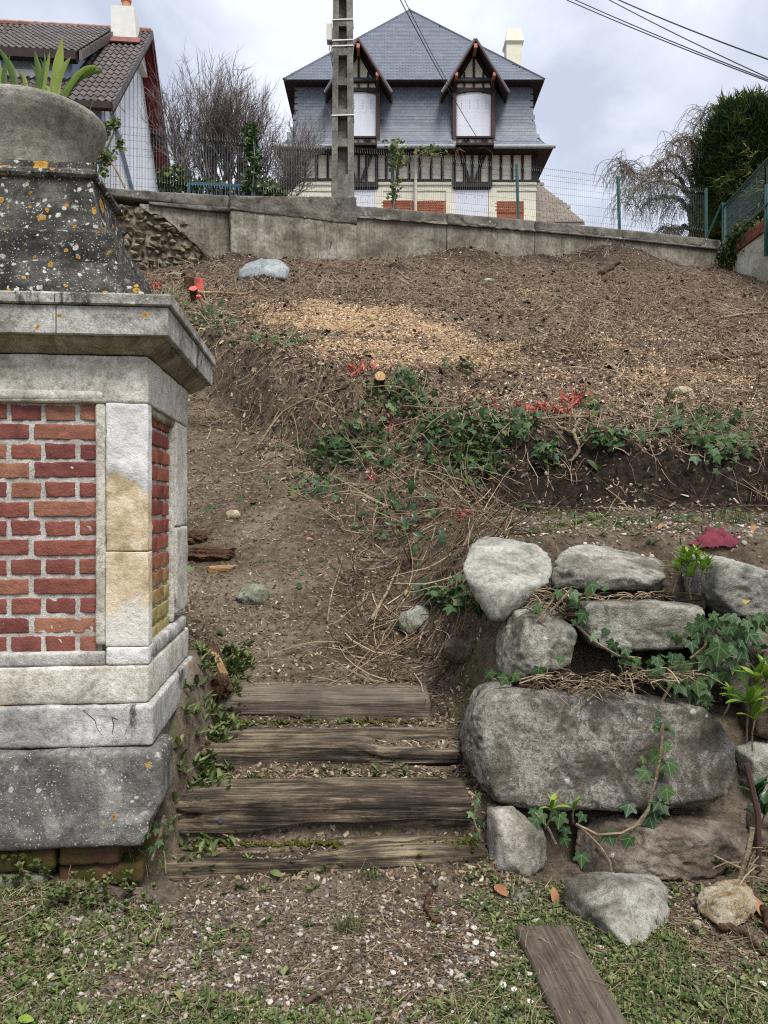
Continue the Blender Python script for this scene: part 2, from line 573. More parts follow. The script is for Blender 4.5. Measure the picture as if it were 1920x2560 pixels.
def hit(px, py, y0=2.0, y1=24.):
    """where the line of sight through a pixel of the photograph meets the ground"""
    ys = np.arange(y0, y1, .01)
    xs = (px - 960) / F * ys
    zs = (1262 - py) / F * ys
    h = H(xs, ys)
    k = np.argmax(zs < h)
    return np.array([xs[k], ys[k], h[k]])

def G(x, y): return float(H(np.array([x]), np.array([y]))[0])

def axis(a):
    out = []
    for lo, hi, st in a:
        out.append(np.arange(lo, hi, st))
    return np.concatenate(out)

gx = axis([(-300, -60, 60), (-60, -12, 8), (-12, -5.5, .3), (-5.5, -1.6, .055), (-1.6, 2.2, .018), (2.2, 6, .055), (6, 10, .11), (10, 20, 1), (20, 60, 8), (60, 301, 60)])
gy = axis([(-300, -60, 60), (-60, -6, 9), (-6, 1.6, .4), (1.6, 2.9, .02), (2.9, 6.8, .018), (6.8, 9.5, .03), (9.5, 19.5, .055), (19.5, 24, .5), (24, 60, 6), (60, 421, 60)])
GX, GY = np.meshgrid(gx, gy, indexing='ij')
GZ = H(GX, GY)
nx, ny = GX.shape
gi = np.arange(nx * ny).reshape(nx, ny)
gq = np.stack([gi[:-1, :-1], gi[1:, :-1], gi[1:, 1:], gi[:-1, 1:]], -1).reshape(-1, 4)

def chip_w(x, y):
    """how much fresh wood chip lies on the upper slope"""
    w = 0
    for (cx, cy, rx, ry, a) in CHIPS:
        w = w + a * sst(1.6, .35, np.sqrt(((x - cx) / rx) ** 2 + ((y - cy) / ry) ** 2))
    for (bx, by, rx, ry, a) in BUMPS:
        w = w * (1 - .95 * np.exp(-(((x - bx) / rx) ** 2 + ((y - by) / ry) ** 2) * .8))
    return np.clip(w * (.68 + 1.3 * fb2(x, y, 1.5, 5, .65, seed=21)), 0, 1)

for px, py, rx, ry, a in ((880, 800, 1.3, .95, 1.1), (960, 880, .9, .55, .9), (700, 760, .7, .5, .6), (1340, 740, .7, .7, .55), (1420, 900, 1.5, .8, .65), (1700, 880, 1.4, 1.2, .5), (1150, 860, 1.0, .5, .5), (1700, 1010, 1.5, .5, .5),
                          (520, 1020, .5, .5, .35), (1560, 800, 1.3, 1.0, .4), (1250, 980, 1.0, .3, .4)):
    p = hit(px, py)
    CHIPS.append((p[0], p[1], rx, ry, a))

def up_mask(x, y):
    ey = np.interp(x, _EX, _EY)
    return sst(-.1, .25, y - ey)

def moss_w(x, y):
    front = sst(3.2, 2.9, y)
    a = fb2(x, y, 1.5, 4, .6, seed=31) + .45 * fb2(x, y, 6, 3, .6, seed=32)
    w = front * sst(-.25, .35, a + .40 * sst(.15, .7, x) + .42 * sst(-.65, -1.15, x) - .14)
    t = sst(.6, 1.1, x) * sst(4.0, 4.3, y) * sst(5.9, 5.3, y) * sst(-.1, .4, a) * .7
    s = sst(4.3, 4.2, y) * sst(3.0, 3.1, y) * sst(.6, .45, x) * sst(.0, .5, fb2(x, y, 4, 3, seed=33)) * .8
    p = sst(4.1, 4.5, y) * sst(.5, .2, x) * (1 - up_mask(x, y)) * sst(.15, .6, fb2(x, y, 1.4, 4, seed=34)) * .35
    return np.clip(w + t + s + p, 0, 1)

t = T('earth')
c = t.obj()
zone = t.sepc(t.attr('zone', 'Color'))
n1 = t.noise(c, 1.7, 8, .65); n2 = t.noise(c, 22, 8, .7); n3 = t.noise(c, 90, 5, .7)
dirt = t.ramp(t.math('ADD', t.math('MULTIPLY', n1, .55), t.math('MULTIPLY', n2, .45)), [(.38, (.040, .030, .021)), (.5, (.105, .082, .058)), (.62, (.20, .163, .122))])
dirt = t.mix(.6, dirt, t.ramp(n3, [(.34, (.45, .45, .45)), (.5, (1, 1, 1)), (.68, (1.5, 1.42, 1.32))]), 'MULTIPLY')
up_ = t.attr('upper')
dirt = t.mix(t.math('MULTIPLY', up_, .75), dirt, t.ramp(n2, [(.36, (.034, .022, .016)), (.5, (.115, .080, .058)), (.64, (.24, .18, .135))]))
fl = t.vor(t.map(c, (1, 1, .8)), 130)
dirt = t.mix(t.math('MULTIPLY', t.math('SUBTRACT', 1., t.step(fl, .16, .26)), t.step(n2, .45, .6)), dirt, (.27, .21, .15))
chip = t.ramp(t.noise(t.map(c, (1, 1, 1)), 60, 6, .75), [(.34, (.14, .085, .05)), (.5, (.34, .225, .13)), (.66, (.52, .38, .235))])
f_ch = t.step(t.math('ADD', zone[0], t.math('MULTIPLY', t.math('SUBTRACT', n2, .5), 1.1)), .34, .66)
soil = t.ramp(n2, [(.36, (.010, .0075, .006)), (.52, (.027, .020, .015)), (.66, (.06, .045, .033))])  # moist dark earth, deepened so its colour also carries the bank's overhang shade
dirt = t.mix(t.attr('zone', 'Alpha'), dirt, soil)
col = t.mix(f_ch, dirt, chip)
grn = t.ramp(t.noise(c, 35, 6, .7), [(.3, (.05, .05, .018)), (.55, (.11, .115, .04)), (.75, (.19, .18, .065))])
f_gr = t.step(t.math('ADD', zone[1], t.math('MULTIPLY', t.math('SUBTRACT', n2, .5), 1.2)), .42, .75)
col = t.mix(t.math('MULTIPLY', f_gr, .6), col, grn)
grav = t.ramp(t.vor(c, 55, out='Distance'), [(.1, (.36, .33, .28)), (.4, (.20, .17, .14)), (.8, (.10, .08, .062))])
col = t.mix(t.math('MULTIPLY', zone[2], .65), col, grav)
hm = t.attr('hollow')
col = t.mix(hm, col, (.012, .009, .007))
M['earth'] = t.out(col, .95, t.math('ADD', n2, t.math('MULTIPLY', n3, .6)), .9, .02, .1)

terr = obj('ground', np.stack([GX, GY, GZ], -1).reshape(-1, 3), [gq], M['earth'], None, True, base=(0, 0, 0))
terr['kind'] = 'structure'
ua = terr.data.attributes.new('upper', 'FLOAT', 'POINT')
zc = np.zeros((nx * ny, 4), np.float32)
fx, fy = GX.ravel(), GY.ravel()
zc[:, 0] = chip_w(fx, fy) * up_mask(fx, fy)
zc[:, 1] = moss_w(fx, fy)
gravel_w = lambda x, y: sst(3.1, 2.9, y) * sst(.75, .3, x) * sst(-1.35, -.9, x) * (.6 + .6 * fb2(x, y, 1.2, 3, seed=41))
zc[:, 2] = np.clip(gravel_w(fx, fy), 0, 1)
zc[:, 3] = np.clip(sst(.2, 1.1, fx) * np.exp(-((fy - np.interp(fx, _EX, _EY) + .15) / .36) ** 2) * 1.5, 0, 1)  # cut bank: dark moist soil, with shade under the overhanging lip painted in
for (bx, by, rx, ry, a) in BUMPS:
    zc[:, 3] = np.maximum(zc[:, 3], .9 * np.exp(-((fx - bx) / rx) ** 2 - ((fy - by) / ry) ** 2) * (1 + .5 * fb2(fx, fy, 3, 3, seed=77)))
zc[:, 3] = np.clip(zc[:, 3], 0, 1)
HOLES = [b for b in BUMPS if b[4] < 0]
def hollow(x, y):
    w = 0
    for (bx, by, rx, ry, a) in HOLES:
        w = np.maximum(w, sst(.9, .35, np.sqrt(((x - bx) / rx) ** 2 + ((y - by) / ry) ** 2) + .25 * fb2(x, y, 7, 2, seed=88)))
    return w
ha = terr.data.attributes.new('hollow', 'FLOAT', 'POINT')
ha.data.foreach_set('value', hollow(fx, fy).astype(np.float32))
ua.data.foreach_set('value', up_mask(fx, fy).astype(np.float32))
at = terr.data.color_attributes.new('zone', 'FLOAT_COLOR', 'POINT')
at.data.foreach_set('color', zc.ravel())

# ------------------------------------------------------------------ materials
M['pale_stone'] = m_stone('pale_limestone', [(.36, .33, .275), (.56, .525, .45), (.70, .67, .60)], white=.12, dark=.05, scale=.9)
M['grey_stone'] = m_stone('grey_limestone', [(.24, .23, .21), (.42, .405, .375), (.58, .565, .53)], white=.25, dark=.2, orange=.05)
M['sand_stone'] = m_stone('sandy_limestone', [(.42, .33, .205), (.55, .455, .31), (.64, .56, .42)], white=.06, scale=1.3, bump=.6)
M['cream_stone'] = m_stone('cream_limestone', [(.46, .40, .30), (.61, .545, .43), (.70, .66, .57)], white=.25, scale=1.1, bump=.5)
M['chalk_stone'] = m_stone('chalky_stone', [(.50, .49, .46), (.66, .65, .62), (.75, .74, .71)], white=.1, dark=.02)
M['fascia_stone'] = m_stone('lichened_fascia', [(.20, .19, .165), (.37, .36, .32), (.54, .53, .48)], white=.5, dark=.24, orange=.06, green=.14, streak=.25)
M['crust_stone'] = m_stone('black_crusted_stone', [(.022, .021, .019), (.058, .055, .048), (.15, .145, .125)], white=.9, dark=.3, orange=.5, green=.12, scale=1.0, bump=.7)
M['plinth_stone'] = m_stone('stained_plinth', [(.22, .215, .205), (.38, .37, .35), (.54, .53, .5)], white=.2, dark=.24, orange=.08, green=.05)
M['dark_concrete'] = m_stone('dark_pitted_concrete', [(.065, .064, .058), (.145, .14, .127), (.30, .29, .265)], white=.46, dark=.24, orange=.10, green=.10, scale=1.0, streak=.35)
M['urn_stone'] = m_stone('cast_stone', [(.17, .16, .135), (.30, .285, .24), (.42, .40, .35)], white=.03, dark=.12, scale=.6)
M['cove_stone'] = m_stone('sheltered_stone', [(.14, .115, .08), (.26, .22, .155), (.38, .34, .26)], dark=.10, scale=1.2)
M['wall_concrete'] = m_stone('stained_wall_render', [(.115, .10, .075), (.205, .185, .145), (.32, .295, .245)], white=.05, dark=.12, green=.12, scale=.4, streak=.5)
M['coping_concrete'] = m_stone('rough_coping', [(.07, .063, .051), (.14, .128, .106), (.225, .21, .178)], white=.1, dark=.18, green=.08, scale=.5, bump=.8)
M['rubble'] = m_stone('rubble_stone', [(.075, .06, .04), (.17, .142, .098), (.32, .28, .21)], white=.08, dark=.08, green=.12, scale=2)
M['rock_grey'] = m_stone('grey_quartzite', [(.115, .105, .082), (.23, .215, .172), (.40, .385, .33)], white=.12, dark=.10, green=.10, scale=.9, bump=.9, net=.45)
M['rock_light'] = m_stone('pale_grey_rock', [(.18, .178, .148), (.33, .325, .28), (.48, .475, .43)], white=.08, dark=.05, green=.1, scale=1.0, bump=.7)
M['rock_dark'] = m_stone('speckled_dark_rock', [(.07, .061, .047), (.135, .12, .096), (.25, .23, .19)], white=.12, dark=.06, green=.05, scale=1.0, bump=.9, net=.5)
M['rock_brown'] = m_stone('rusty_brown_rock', [(.065, .05, .038), (.145, .112, .084), (.28, .245, .195)], white=.04, dark=.16, green=.12, scale=.9, bump=.9)
M['rock_pink'] = m_stone('pinkish_rock', [(.13, .122, .08), (.26, .238, .19), (.43, .395, .36)], dark=.06, green=.22, scale=1.2, bump=.8)
M['rock_flint'] = m_stone('chalky_flint', [(.30, .19, .08), (.52, .42, .27), (.68, .63, .52)], dark=.04, scale=3.2, bump=1.)
M['rock_moss'] = m_stone('mossy_limestone', [(.13, .15, .09), (.26, .27, .20), (.42, .43, .36)], white=.2, dark=.06, green=.3, scale=2.5, bump=.9)
M['slab_blue'] = m_stone('bluish_slab', [(.17, .188, .19), (.25, .275, .28), (.35, .37, .37)], white=.1, dark=.03, scale=1)

def m_brick(name, a, b, c_, pale=.42, green=0.):
    t = T(name)
    c = t.obj(31)
    n = t.noise(c, 14, 8, .7); n2 = t.noise(c, 80, 5, .7)
    col = t.ramp(t.rand(), [(.0, a), (.5, b), (1., c_)])
    col = t.mix(.7, col, t.ramp(n, [(.28, (.45, .42, .42)), (.55, (1, 1, 1)), (.75, (1.25, 1.2, 1.15))]), 'MULTIPLY')
    bl = t.step(t.noise(t.map(c, (1, 1, 2.)), 9, 8, .75, .6), .78 - pale * .3, .92 - pale * .2, 0, .75)
    col = t.mix(bl, col, (.46, .42, .39))
    if green:
        col = t.mix(t.step(t.noise(c, 7, 7, .7), .66 - green * .4, .75 - green * .3, 0, .9), col, (.055, .06, .012))
    return t.out(col, .9, t.math('ADD', n, n2), .6, .012, .15)
def m_quoin():
    t = T('limewashed_quoin')
    c = t.obj()
    n1 = t.noise(c, 9, 9, .7, .4); n2 = t.noise(c, 60, 6, .75)
    sand = t.ramp(n1, [(.40, (.42, .32, .19)), (.5, (.57, .455, .30)), (.6, (.68, .585, .43))])
    s = t.sep(c)
    edge = t.math('ADD', s[2], t.math('ADD', t.math('MULTIPLY', t.math('SUBTRACT', n1, .5), .16), t.math('MULTIPLY', t.math('ABSOLUTE', t.math('ADD', s[0], -.53)), .45)))
    chalk = t.ramp(n1, [(.38, (.53, .525, .50)), (.6, (.72, .715, .69))])
    col = t.mix(t.step(edge, 1.475, 1.49), sand, chalk)
    rim = t.math('MULTIPLY', t.step(edge, 1.465, 1.482), t.math('SUBTRACT', 1., t.step(edge, 1.49, 1.54)))
    col = t.mix(t.math('MULTIPLY', rim, .45), col, (.20, .18, .15))
    low = t.step(t.math('ADD', s[2], t.math('MULTIPLY', t.math('SUBTRACT', n1, .5), .5)), 1.03, .95)
    col = t.mix(t.math('MULTIPLY', low, .8), col, (.68, .665, .62))
    col = t.mix(.45, col, t.ramp(n2, [(.32, (.5, .5, .5)), (.5, (1, 1, 1)), (.7, (1.2, 1.2, 1.2))]), 'MULTIPLY')
    return t.out(col, .93, t.math('ADD', n1, n2), .5, .015, .15)
M['quoin'] = m_quoin()
M['brick'] = m_brick('old_red_brick', (.185, .062, .055), (.25, .09, .068), (.34, .165, .105))
M['brick_mossy'] = m_brick('mossy_brick', (.085, .04, .028), (.12, .056, .037), (.15, .075, .048), .1, .62)
M['brick_far'] = m_brick('orange_brick', (.27, .085, .05), (.33, .115, .06), (.38, .14, .075), .1)
M['brick_coping'] = m_brick('coping_brick', (.17, .06, .04), (.25, .09, .06), (.30, .13, .085), .1)
M['mortar'] = m_stone('lime_mortar', [(.40, .375, .33), (.53, .505, .455), (.64, .62, .58)], scale=3, bump=.6)

# side panel mortar and bricks turn yellow-green low down where algae grow
def m_algae(name, base, rnd):
    t = T(name)
    g = t.N.new('ShaderNodeNewGeometry').outputs['Position']
    c = t.obj(31)
    n = t.noise(c, 14, 8, .7)
    if rnd:
        col = t.ramp(t.rand(), [(.0, base[0]), (.5, base[1]), (1., base[2])])
    else:
        col = t.ramp(n, [(.3, base[0]), (.7, base[2])])
    col = t.mix(.7, col, t.ramp(n, [(.28, (.5, .5, .5)), (.6, (1, 1, 1)), (.78, (1.2, 1.2, 1.2))]), 'MULTIPLY')
    z = t.sep(g)[2]
    s = t.noise(t.map(g, (3, 3, .8)), 4, 6, .7)
    f = t.step(t.math('ADD', z, t.math('MULTIPLY', s, .55)), 1.62, 1.30, 0, .85)
    col = t.mix(f, col, t.ramp(n, [(.3, (.22, .19, .05)), (.7, (.42, .38, .17))]))
    return t.out(col, .92, n, .5, .012, .15)
M['brick_side'] = m_algae('algae_stained_brick', [(.20, .055, .043), (.27, .08, .058), (.31, .11, .07)], True)
M['mortar_side'] = m_algae('algae_stained_mortar', [(.34, .315, .27), (.46, .435, .39), (.56, .54, .5)], False)

def m_wood(name, cols, stain=0., bump=1., pale=0., moss=0.):
    """grain runs along local x"""
    t = T(name)
    c = t.obj(21)
    g = t.noise(t.map(c, (1.3, 26, 26)), 2.2, 9, .72, .35)
    g2 = t.noise(t.map(c, (3, 110, 110)), 1.6, 5, .7)
    m = t.noise(c, 3.2, 7, .65, .5)
    col = t.ramp(t.math('ADD', t.math('MULTIPLY', g, .62), t.math('MULTIPLY', m, .38)), [(.40, cols[0]), (.5, cols[1]), (.60, cols[2])])
    col = t.mix(.65, col, t.ramp(g2, [(.32, (.35, .35, .35)), (.55, (1, 1, 1)), (.72, (1.3, 1.28, 1.2))]), 'MULTIPLY')
    nz = t.sep(t.N.new('ShaderNodeNewGeometry').outputs['True Normal'])[2]
    st_ = t.noise(t.map(c, (1.2, 5, 5)), 2.4, 7, .7, .6)
    col = t.mix(t.math('MULTIPLY', t.step(st_, .47, .60), .72 * stain), col, (.018, .015, .012))
    if moss:
        k = t.math('MULTIPLY', t.step(t.noise(c, 9, 7, .7), .74 - moss * .4, .84 - moss * .35), t.step(nz, .25, .8))
        col = t.mix(k, col, t.ramp(t.noise(c, 60, 4), [(.3, (.035, .045, .008)), (.7, (.13, .135, .02))]))
    return t.out(col, .88, t.math('ADD', g, t.math('MULTIPLY', g2, .5)), bump, .012, .2)
M['sleeper'] = m_wood('weathered_sleeper', [(.028, .021, .015), (.122, .094, .066), (.33, .265, .175)], 1., moss=.25)
M['sleeper_b'] = m_wood('dusty_sleeper', [(.055, .044, .034), (.15, .12, .092), (.26, .215, .165)], .35, moss=.1, bump=.7)
M['board'] = m_wood('dark_board', [(.05, .038, .029), (.095, .075, .058), (.15, .122, .096)], bump=.6)
M['bark'] = m_wood('rotten_wood', [(.02, .011, .007), (.075, .04, .022), (.16, .09, .048)], bump=1.)
M['rot_pale'] = m_wood('pale_broken_wood', [(.16, .085, .035), (.34, .2, .095), (.52, .36, .20)], bump=1.)
M['branch'] = m_wood('dry_branch', [(.11, .08, .05), (.24, .18, .115), (.38, .31, .215)], bump=.6)
M['red_mix'] = tinted('red_splashed_wood', [(0, (.16, .05, .03)), (.25, (.40, .075, .055)), (.7, (.58, .12, .095)), (1, (.50, .22, .15))], .75)
M['cut_wood'] = plain('fresh_cut_wood', (.42, .27, .12), .2, 12, .85)
M['iron'] = plain('rusty_iron', (.055, .038, .028), .3, 30, .75)
M['red_paint'] = plain('red_marking_paint', (.60, .115, .09), .25, 14, .7)
M['dark_timber'] = plain('brown_painted_timber', (.030, .018, .017), .15, 9, .7, .15)
M['frame_brown'] = plain('red_brown_frame', (.062, .034, .031), .12, 9, .6, .1)
M['oxblood'] = plain('oxblood_boards', (.17, .030, .034), .12, 3, .7, .1)
M['salmon'] = plain('salmon_timber_end', (.50, .2, .12), .1, 9)
M['cream'] = plain('cream_render', (.70, .66, .54), .06, 3, .85, .15, rand=1)
M['shutter'] = plain('pale_lilac_shutter', (.62, .63, .70), .03, 4, .55, .05)
M['shutter_slot'] = plain('shutter_slot', (.36, .37, .43), .03, 4, .6, .05)
M['zinc'] = plain('zinc_gutter', (.30, .335, .34), .1, 5, .5, .05, .4)
M['white_house'] = plain('white_boarding', (.86, .87, .88), .04, 2.5, .7, .1)
M['blue_trim'] = plain('light_blue_trim', (.42, .54, .75), .05, 4, .7, .05)
M['pipe_cream'] = plain('cream_pipe', (.56, .52, .43), .05, 4, .5, .05)
M['green_metal'] = plain('green_coated_steel', (.012, .072, .062), .15, 9, .45, .05, .5)
M['wire_green'] = plain('grey_green_wire', (.07, .115, .12), .15, 9, .45, .05, .5)
M['blue_frame'] = plain('blue_green_paint', (.03, .085, .13), .1, 9, .5)
M['cable'] = plain('black_cable', (.035, .036, .042), .1, 9, .6, .05)
M['pole'] = m_stone('pole_concrete', [(.10, .092, .078), (.17, .16, .14), (.245, .235, .21)], dark=.1, scale=.5, bump=.4)
M['white_band'] = plain('white_strap', (.68, .68, .68), .05, 9, .6)
M['box_grey'] = plain('ivory_box', (.56, .54, .46), .05, 9, .5)
M['pot'] = plain('terracotta', (.48, .21, .12), .1, 9)
M['red_flash'] = plain('red_lead_patch', (.19, .075, .062), .2, 7, .8)
M['chimney_white'] = plain('white_chimney_render', (.66, .66, .62), .05, 4, .85)
M['glass'] = plain('window_glass', (.10, .13, .17), .05, 2, .08, 0, .5)
M['cloth'] = plain('maroon_cloth', (.15, .030, .045), .14, 22, .95, .5)
M['white_wall'] = m_stone('white_render_stained', [(.40, .38, .29), (.58, .57, .50), (.68, .67, .62)], green=.06, scale=.4)

def m_slate(name, a, b):
    t = T(name)
    f = t.math('FRACT', t.math('ADD', t.attr('tint'), t.rand()))
    col = t.ramp(f, [(0, a), (1, b)])
    n = t.noise(t.obj(), 2.2, 8, .7)
    n2 = t.noise(t.obj(), 22, 5, .7)
    col = t.mix(.55, col, t.ramp(n, [(.3, (.7, .72, .74)), (.7, (1.2, 1.2, 1.2))]), 'MULTIPLY')
    col = t.mix(.4, col, t.ramp(n2, [(.3, (.6, .6, .6)), (.7, (1.2, 1.2, 1.2))]), 'MULTIPLY')
    return t.out(col, .55, n2, .3, .01, .4)
M['slate'] = m_slate('blue_grey_slate', (.105, .122, .153), (.142, .160, .194))
M['slate_dark'] = plain('slate_underlay', (.06, .069, .085), .1, 3, .8)
M['tile_brown'] = m_slate('brown_concrete_tile', (.072, .056, .052), (.125, .10, .092))
M['tile_ridge'] = plain('terracotta_ridge', (.28, .14, .10), .15, 5)
M['tile_far'] = m_slate('tan_roof_tile', (.135, .105, .078), (.19, .15, .11))

G4 = [(0, (.018, .040, .012)), (.5, (.035, .075, .018)), (.85, (.07, .12, .03)), (1, (.13, .16, .05))]
M['ivy'] = tinted('ivy_leaf', [(0, (.018, .045, .012)), (.55, (.036, .08, .02)), (.85, (.065, .12, .032)), (1, (.13, .155, .045))], .5, .15, .22, 60)
def m_ivy_big():
    t = T('veined_ivy_leaf')
    c = t.obj()
    s = t.sep(c)
    ax = t.math('ABSOLUTE', s[0])
    d1 = t.math('ABSOLUTE', t.math('SUBTRACT', t.math('MULTIPLY', ax, .75), t.math('ADD', s[1], .0)))
    d2 = ax
    d = t.math('MINIMUM', d1, d2)
    v = t.math('SUBTRACT', 1., t.step(d, .004, .035))
    col = t.ramp(t.rand(), [(0, (.018, .048, .016)), (.6, (.036, .078, .026)), (1, (.062, .11, .036))])
    col = t.mix(.5, col, t.ramp(t.noise(t.obj(9), 5, 5), [(.3, (.55, .6, .55)), (.7, (1.2, 1.2, 1.1))]), 'MULTIPLY')
    col = t.mix(t.math('MULTIPLY', v, .55), col, (.22, .30, .17))
    return t.out(col, .5, trans=.08, spec=.25)
M['ivy_big'] = m_ivy_big()
M['weed'] = tinted('weed_leaf', [(0, (.045, .075, .02)), (.5, (.10, .14, .042)), (.85, (.17, .21, .07)), (1, (.25, .25, .10))], .6, .2, .3, 50)
M['bright'] = tinted('bright_leaf', [(0, (.10, .20, .022)), (.6, (.19, .32, .035)), (1, (.30, .38, .06))], .5, .25, .35, 40)
M['straw'] = tinted('straw', [(0, (.055, .035, .022)), (.35, (.13, .09, .055)), (.7, (.26, .195, .125)), (1, (.42, .34, .235))], .85)
M['mulch'] = tinted('bark_mulch', [(0, (.05, .031, .022)), (.4, (.15, .10, .07)), (.75, (.28, .205, .145)), (1, (.42, .335, .245))], .9)
M['chips'] = tinted('wood_chip', [(0, (.14, .085, .05)), (.3, (.36, .235, .13)), (.75, (.56, .40, .24)), (1, (.72, .58, .40))], .85)
M['litter'] = tinted('leaf_litter', [(0, (.035, .022, .015)), (.45, (.09, .058, .038)), (.75, (.20, .145, .095)), (.93, (.31, .245, .165)), (1, (.42, .36, .27))], .85)
M['pebble'] = tinted('pebble', [(0, (.09, .085, .08)), (.3, (.18, .16, .14)), (.65, (.36, .32, .27)), (.93, (.50, .46, .40)), (1, (.25, .15, .10))], .75)
M['soil'] = tinted('soil_crumb', [(0, (.022, .016, .012)), (.6, (.05, .037, .027)), (1, (.10, .078, .058))], .95)
M['twig_tree'] = tinted('bare_twig', [(0, (.085, .066, .062)), (.6, (.15, .122, .115)), (1, (.22, .185, .17))], .85)
M['willow'] = tinted('pale_weeping_twig', [(0, (.11, .093, .075)), (.6, (.20, .172, .138)), (1, (.29, .255, .21))], .85)
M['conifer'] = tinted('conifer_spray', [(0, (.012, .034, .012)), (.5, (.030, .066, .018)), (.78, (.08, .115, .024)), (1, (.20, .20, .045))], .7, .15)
M['hedge'] = tinted('hedge_leaf', [(0, (.03, .045, .012)), (.6, (.075, .095, .028)), (1, (.16, .16, .06))], .7, .15)
M['strap'] = tinted('strap_leaf', [(0, (.06, .12, .015)), (.6, (.15, .23, .03)), (1, (.28, .32, .06))], .45, .2, .4, 12)
M['petal'] = plain('daisy_petal', (.78, .77, .74), .03, 9)
M['yellow'] = plain('daisy_heart', (.6, .42, .05), .1, 9)
M['yellow_leaf'] = plain('yellow_fallen_leaf', (.27, .20, .055), .15, 12)
M['brown_leaf'] = plain('brown_fallen_leaf', (.26, .125, .06), .25, 12)
M['holly'] = plain('dark_glossy_leaf', (.022, .06, .018), .15, 9, .35, .1, .5)
# ------------------------------------------------------------------ the stone and brick pier
YAW = R(5)
E1 = np.array([math.cos(YAW), math.sin(YAW), 0]); E2 = np.array([-math.sin(YAW), math.cos(YAW), 0]); E3 = np.array([0, 0, 1.])
PO = np.array([-.89, 2.90, 0])
PW, PD, BD = 1.2, 1.02, .90
def PV(u, v, z): return PO + u * E1 + v * E2 + z * E3
RP = np.stack([E1, E2, E3], 1)
pier = empty('gate_pier', PV(-PW / 2, PD / 2, -1.37), 'weathered stone gate pier with red brick panels and stepped lichened top', 'pier')

def pbox(name, u0, u1, v0, v1, z0, z1, m, r=.008, cell=.03, amp=.003, freq=9, parent=pier, fn=None, seed=0):
    h = np.array([(u1 - u0) / 2, (v1 - v0) / 2, (z1 - z0) / 2])
    cen = np.array([(u0 + u1) / 2, (v0 + v1) / 2, (z0 + z1) / 2])
    def dp(p, n):
        q = p + cen
        return amp * (fbm(q * freq, 4, .55, seed) + .5 * fbm(q * freq * 4, 2, .5, seed + 5))
    v, f = gridbox(h, cell, r, dp)
    v = v + cen
    if fn is not None: v = fn(v)
    v = PO + v @ RP.T
    return obj(name, v, [f], m, parent, True)

# brickwork core with its mortar face
pbox('brick_core', -1.16, -.175, .032, .80, -.56, .40, M['mortar'], .004, .02, .003, 20)
pbox('brick_core', -.70, -.036, .045, .60, -.56, .40, M['mortar_side'], .004, .02, .003, 20)

def brick_mesh(L, hgt, d, seed):
    def dp(p, n): return .0045 * fbm(p * 24, 4, .65, seed) - .003 * (np.abs(fbm(p * 40, 2, .5, seed + 2)) > .35)
    v, f = gridbox((L / 2, d / 2, hgt / 2), (.014, .05, .013), .007, dp)
    me = mesh_np('brick', v, [f], None, True)
    return me
BR = {}
def put_brick(L, cx, cv, z, rot, mm, hgt=.058):
    key = (round(L, 2), mm, random.randrange(3))
    if key not in BR:
        BR[key] = brick_mesh(L, hgt, .05, len(BR) * 3 + 1)
        BR[key].materials.append(M[mm])
    o = bpy.data.objects.new('brick', BR[key])
    COL.objects.link(o)
    o.parent = pier
    p = PV(cx, cv, z) - wloc(pier)
    o.location = p
    o.rotation_euler = (random.uniform(-.02, .02), random.uniform(-.012, .012), YAW + rot)
    return o
pitch = .0727
for k in range(13):
    z = .372 - .5 * pitch - k * pitch + .012
    u = -.192
    row = ([.067] + [.112] * 9) if k % 2 == 0 else ([.236] * 5)
    if k % 4 == 3: row = [.236] * 5
    for L in row:
        if u - L < -1.13: L = u + 1.13
        if L < .03: break
        Lr = L * random.uniform(.97, 1.0)
        put_brick(max(.04, Lr + .002), u - L / 2, .0515 + random.uniform(-.0025, .0025), z + random.uniform(-.003, .003), random.uniform(-.006, .006), 'brick', .0615)
        u -= L + .013
    # side face
    v = .075
    row = [.107, .112, .112, .112] if k % 2 == 0 else [.225, .225]
    if k % 4 == 1: row = [.11, .225, .11]
    for L in row:
        if v + L > .585: L = .585 - v
        if L < .03: break
        put_brick(L - .003, -.048 + random.uniform(-.002, .002), v + L / 2, z + random.uniform(-.003, .003), R(90), 'brick_side', .0615)
        v += L + .012

# frame stones round the panels
pbox('lintel', -PW, 0, 0, BD, .383, .562, M['pale_stone'], .01, .03, .004, seed=3)
pbox('panel_moulding', -PW + .15, -.154, -.004, .05, .385, .437, M['pale_stone'], .022, .012, .002, seed=4)
pbox('panel_moulding', -.196, -.156, .004, .05, -.53, .384, M['pale_stone'], .014, .012, .002, seed=5)
pbox('quoin', -.1545, 0, 0, .075, -.174, .382, M['quoin'], .006, .016, .005, 11, seed=6)
pbox('quoin', -.157, .001, 0, .075, -.5335, -.177, M['quoin'], .006, .02, .003, seed=8)
pbox('quoin', -.12, -.001, .60, BD, -.10, .382, M['pale_stone'], .012, .025, .004, seed=9)
pbox('quoin', -.12, .001, .60, BD, -.50, -.104, M['pale_stone'], .012, .025, .004, seed=10)
pbox('panel_moulding', -.06, -.008, .565, .602, -.53, .384, M['pale_stone'], .013, .015, .003, seed=11)
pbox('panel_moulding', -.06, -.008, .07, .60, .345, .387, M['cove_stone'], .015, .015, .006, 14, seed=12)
pbox('panel_moulding', -.06, .004, .02, .85, -.60, -.535, M['grey_stone'], .02, .02, .004, seed=13)
pbox('base_stone', -PW, .002, -.004, BD + .01, -.746, -.604, M['pale_stone'], .012, .03, .003, seed=14)
pbox('panel_moulding', -PW + .15, -.157, -.001, .08, -.604, -.552, M['grey_stone'], .010, .015, .002, seed=15)
pbox('base_stone', -.156, .003, -.003, .09, -.604, -.534, M['chalk_stone'], .010, .02, .003, seed=24)

